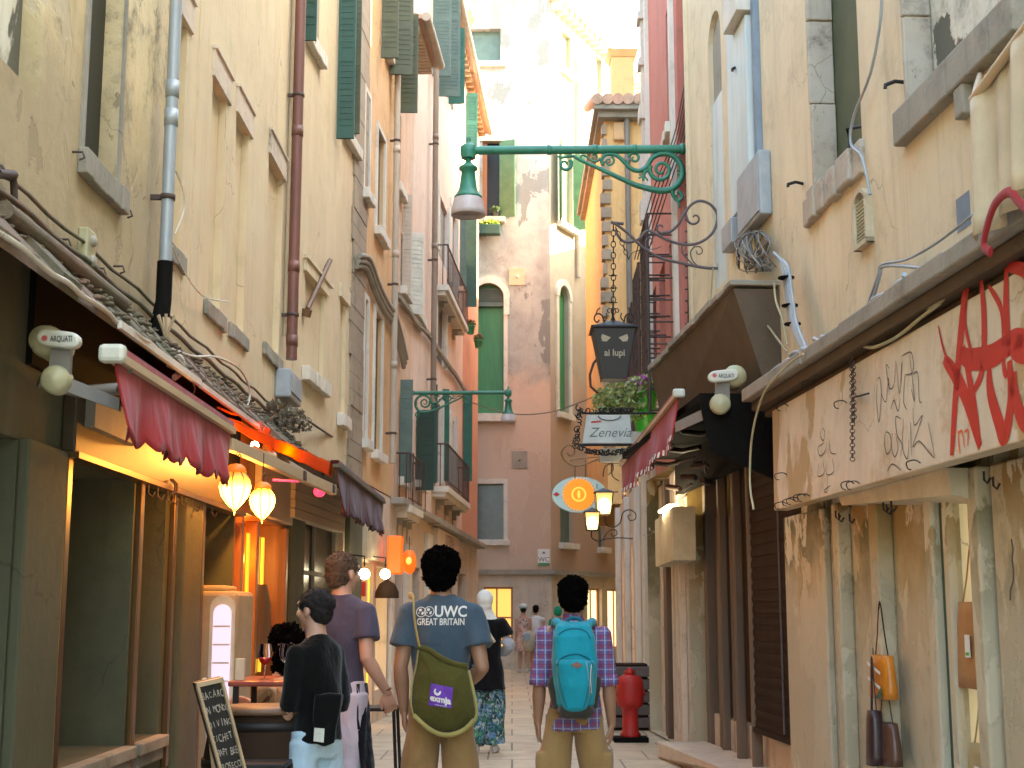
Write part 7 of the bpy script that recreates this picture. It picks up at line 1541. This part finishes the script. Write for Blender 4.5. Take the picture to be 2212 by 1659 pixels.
for j in range(9):
    z = .97-.56*j/8
    for i in range(n+1): a = radians(-24+125*i/n); r = .172+.05*j/8+.012*sin(i*1.7+j); vs.append(Vector((cos(a)*r, sin(a)*r*.85+.02*j/8, z))*k2)
m.add(vs, [(j*(n+1)+i, j*(n+1)+i+1, (j+1)*(n+1)+i+1, (j+1)*(n+1)+i) for j in range(8) for i in range(n)], True); o = p.plain(m, 'apron', 'apron_navy'); o.modifiers.new('thick', 'SOLIDIFY').thickness = .008
m = MB(); wr = Vector(p.arm[1][1])*k2; m.lathe(wr+V((0, 0, .012)), [(.029, -.006), (.034, 0), (.029, .006)], 14, axis=(-.2, -.25, 1)); p.plain(m, 'wristband', 'brass_post')
# --- woman in black
dD = 7.25; k_ = F/dD
p = Person('dark haired woman in a black sweater and pale denim shorts looking left', ((693-CX)/k_, dD, 0), .80, 1.53, 'skin_fair')
p.body(((-.18, .02, 1.12), (-.14, .16, .92), (0, .3, -1), (1, .1, 0)), ((.175, -.01, 1.13), (.19, .17, .91), (.0, .25, -1), (-1, .2, 0)), *STAND, curl=.45, headc=(-.0, .045, 1.675), look=.25, female=True, hs=1.08, shw=.15)
p.shirt('sweater_black', hem=.90, sleeve=1.10, r=(.066, .070), wid=.88, name='sweater', flare=.015, amp=.02); p.shorts('denim_pale', .96, .70, (.098, .104)); p.shoes('shoe_white'); p.hair('hair_brown', 'bun', .006, 40); face_bits(p.t, p.hc, p.s, p.R, p.X)
jb = atY(695, 1560, dD-.18); t = thing('black_bag', 'black cloth bag with a white label held at the hip of the woman in black', 'bag', jb)
m = MB(); m.prism([atY(x, y, dD-.17) for x, y in ((680, 1500), (738, 1500), (728, 1560), (722, 1605), (700, 1612), (678, 1606), (674, 1560))], (0, .06, 0)); solid(m, 'body', 'sweater_black', t, voxel=.007, amp=.01, freq=14)
m = MB(); m.prism([atY(x, y, dD-.178) for x, y in ((679, 1572), (701, 1574), (699, 1604), (677, 1601))], (0, .004, 0)); lb_ = m.build('label', 'white_plastic', t); m = MB(); lettering(m, '-----', atY(689, 1584, dD-.181), (1, 0, .02), (0, 0, 1), .013); m.build('label_print', 'grey_pipe', lb_)
m = MB(); m.tube([atY(655, 1618, dD), atY(668, 1680, dD-.02)], .006, 6); tag(m.build('walking_stick' if False else 'selfie_stick', 'old_iron'), 'thin grey stick held in the lowered hand of the woman in black', 'stick')
# --- seated curly haired woman at the table
dE = 8.75; k_ = F/dE; cx_ = (632-CX)/k_
p = Person('seated woman with long dark curls and a printed tan top at the red table', (cx_, dE, 0), .9, 1.62, 'skin_fair')
kk = p.s; m = MB(); z0 = -.33; c = V((0, .04, 1.68+z0))*kk
loft(m, [((z+z0)*kk, rx*kk, ry*kk, 0, cy*kk) for z, rx, ry, cy in ((.90, .15, .11, 0), (1.08, .13, .095, 0), (1.25, .15, .10, .0), (1.38, .16, .095, .01), (1.46, .12, .075, .02), (1.53, .055, .05, .03))]); m.tube([V((0, .02, 1.46+z0))*kk, c-V((0, 0, .05))], [.05, .045], 12); p.R = head_mb(m, c, kk, .2); p.hc = c
for sx in (-1, 1):
    limb(m, [V((sx*.16, .02, 1.42+z0))*kk, V((sx*.22, .12, 1.18+z0))*kk, V((sx*.20, .20, 1.12+z0))*kk], [.045, .042, .038]); limb(m, [V((sx*.20, .20, 1.12+z0))*kk, V((sx*.14, .36, 1.20+z0))*kk, V((sx*.09, .44, 1.24+z0))*kk], [.038, .032, .024]); hand(m, V((sx*.09, .44, 1.24+z0))*kk, (-sx*.3, .8, .3), (-sx, 0, -.3), kk*.95, .6)
    limb(m, [V((sx*.09, .0, .92+z0))*kk, V((sx*.10, .22, .92+z0))*kk, V((sx*.10, .42, .92+z0))*kk], [.085, .075, .056]); limb(m, [V((sx*.10, .42, .92+z0))*kk, V((sx*.10, .40, .35))*kk, V((sx*.10, .36, .32))*kk], [.054, .05, .036]); m.tube([V((sx*.10, .36, .34))*kk, V((sx*.10, .5, .29))*kk], [.036, .026], 10)
p.out(m, 'body', 'skin_fair', voxel=.008, smooth=2); spotted('printed_tan', (.52,.33,.18), [(.20,.08,.05), (.6,.5,.35)], 10)
m = MB(); loft(m, [((z+z0)*kk, rx*kk, ry*kk, 0, cy*kk) for z, rx, ry, cy in ((.88, .17, .13, 0), (1.08, .145, .11, 0), (1.25, .165, .115, .0), (1.38, .17, .105, .01), (1.45, .13, .08, .02))]); limb(m, [V((.15, .02, 1.41+z0))*kk, V((.2, .09, 1.26+z0))*kk], [.058, .055]); limb(m, [V((-.15, .02, 1.41+z0))*kk, V((-.2, .09, 1.26+z0))*kk], [.058, .055]); p.out(m, 'top', 'printed_tan', amp=.01)
m = MB(); limb(m, [V((0, 0, .92+z0))*kk, V((0, .2, .92+z0))*kk, V((0, .36, .90+z0))*kk], [.16, .15, .12]); p.out(m, 'skirt', 'trousers_lilac', amp=.012); p.hair('hair_curly', 'long', .03, 28)
stool('bar_stool', 'dark stool under the seated curly haired woman', cx_, dE, .46, .17)
# --- woman in the white headscarf
dF = 14.3; k_ = F/dF
p = Person('woman in white headscarf with black top and green patterned trousers walking away', ((1048-CX)/k_, dF, 0), -.1, 1.63, 'skin_fair')
p.body(((-.21, .02, 1.12), (-.16, .2, 1.0), (0, 1, 0), (1, 0, 0)), ((.27, .02, 1.18), (.18, .2, 1.1), (-.4, 1, 0), (-1, 0, 0)), ((-.08, .03, .50), (-.09, -.10, .10), (-.10, .06, .03)), ((.10, .06, .50), (.10, .10, .085), (.11, .26, .03)), voxel=.009, female=True)
p.shorts('pattern_trousers', .98, .10, (.125, .115), name='trousers', voxel=.011, amp=.02); p.shirt('black_knit', hem=.70, sleeve=.55, r=(.085, .095), wid=1.08, flare=.05, voxel=.011, amp=.02, name='tunic'); p.shoes('shoe_white')
m = MB(); kk = p.s; c = p.hc; m.ell(c+V((0, -.012, .02))*kk, tuple(q*kk for q in (.095, .112, .112)), 20); m.ell(c+V((0, -.02, -.06))*kk, tuple(q*kk for q in (.085, .09, .09)), 18); loft(m, [(1.44*kk, .15*kk, .10*kk, 0, 0), (1.5*kk, .12*kk, .09*kk, 0, 0), (1.6*kk, .08*kk, .08*kk, 0, 0)]); p.out(m, 'headscarf', 'scarf_white', voxel=.009, amp=.012, freq=12)
m = MB(); limb(m, [V((.22, .02, 1.26))*kk, V((.275, .02, 1.18))*kk, V((.19, .18, 1.10))*kk], [.06, .058, .05]); p.out(m, 'blue_sleeve', 'sleeve_blue', voxel=.01)
m = MB(); m.tube(bez([V(q)*kk for q in ((-.04, -.10, 1.47), (.04, -.15, 1.36), (.13, -.155, 1.22))], 5), .018, 6, flat=.4); p.plain(m, 'strap', 'beige_cloth')
# --- far couple and the green scarf
dG = 32.6; k_ = F/dG
p = Person('distant woman in a red and white floral dress and pale hat', ((1130-CX)/k_, dG, 0), .1, 1.56, 'skin_fair')
p.body(((-.2, 0, 1.1), (-.2, .08, .85), (0, 0, -1), (1, 0, 0)), ((.2, 0, 1.1), (.16, .15, .95), (0, 1, 0), (-1, 0, 0)), ((-.08, .05, .5), (-.09, .02, .085), (-.1, .18, .03)), ((.09, -.02, .5), (.10, -.18, .11), (.11, -.05, .04)), voxel=.013, female=True)
m = MB(); kk = p.s; loft(m, [(z*kk, rx*kk, ry*kk, 0, 0) for z, rx, ry in ((.58, .24, .19), (.8, .21, .16), (.95, .175, .13), (1.1, .15, .11), (1.3, .17, .12), (1.42, .14, .09))]); p.out(m, 'dress', 'floral_dress', voxel=.015, amp=.02); p.hair('hair_brown', 'short'); p.shoes('shoe_white')
m = MB(); m.ell(p.hc+V((0, -.01, .06)), (.10, .11, .075), 16); p.plain(m, 'hat', 'scarf_white')
t = thing('backpack', 'small cream patterned backpack on the distant woman in the floral dress', 'backpack', atY(1141, 1385, dG-.2)); m = MB(); m.ell(atY(1143, 1385, dG-.2), (.17, .12, .24), 16); m.build('body', 'beige_cloth', t); m = MB(); m.ell(atY(1138, 1375, dG-.31), (.09, .03, .10), 12); m.build('pocket', 'sleeve_blue', t)
p = Person('distant man in a white vest and navy shorts beside the woman in floral dress', ((1157-CX)/k_, dG+.1, 0), -.1, 1.55, 'skin_fair')
p.body(((-.2, 0, 1.1), (-.22, .08, .85), (0, 0, -1), (1, 0, 0)), ((.22, 0, 1.1), (.26, .08, .86), (0, 0, -1), (-1, 0, 0)), *STAND, voxel=.013); p.shirt('tank_white', sleeve=.05, voxel=.015, name='vest'); p.shorts('shorts_navy', 1.0, .6, voxel=.015); p.hair('hair_black', 'short'); p.shoes()
p = Person('distant person in a green headscarf and green top by the corner', (atY(1205, 1330, 31).x, 31, 0), 0, 1.5, 'skin_fair')
p.body(((-.2, 0, 1.1), (-.22, .08, .85), (0, 0, -1), (1, 0, 0)), ((.22, 0, 1.1), (.26, .08, .86), (0, 0, -1), (-1, 0, 0)), *STAND, voxel=.013); p.shirt('green_cloth', sleeve=.8, voxel=.015); p.shorts('shorts_navy', 1.0, .2, voxel=.015, name='trousers'); m = MB(); m.ell(p.hc+V((0, -.01, .01)), (.1, .11, .12), 16); p.out(m, 'headscarf', 'green_cloth', voxel=.012); p.shoes()
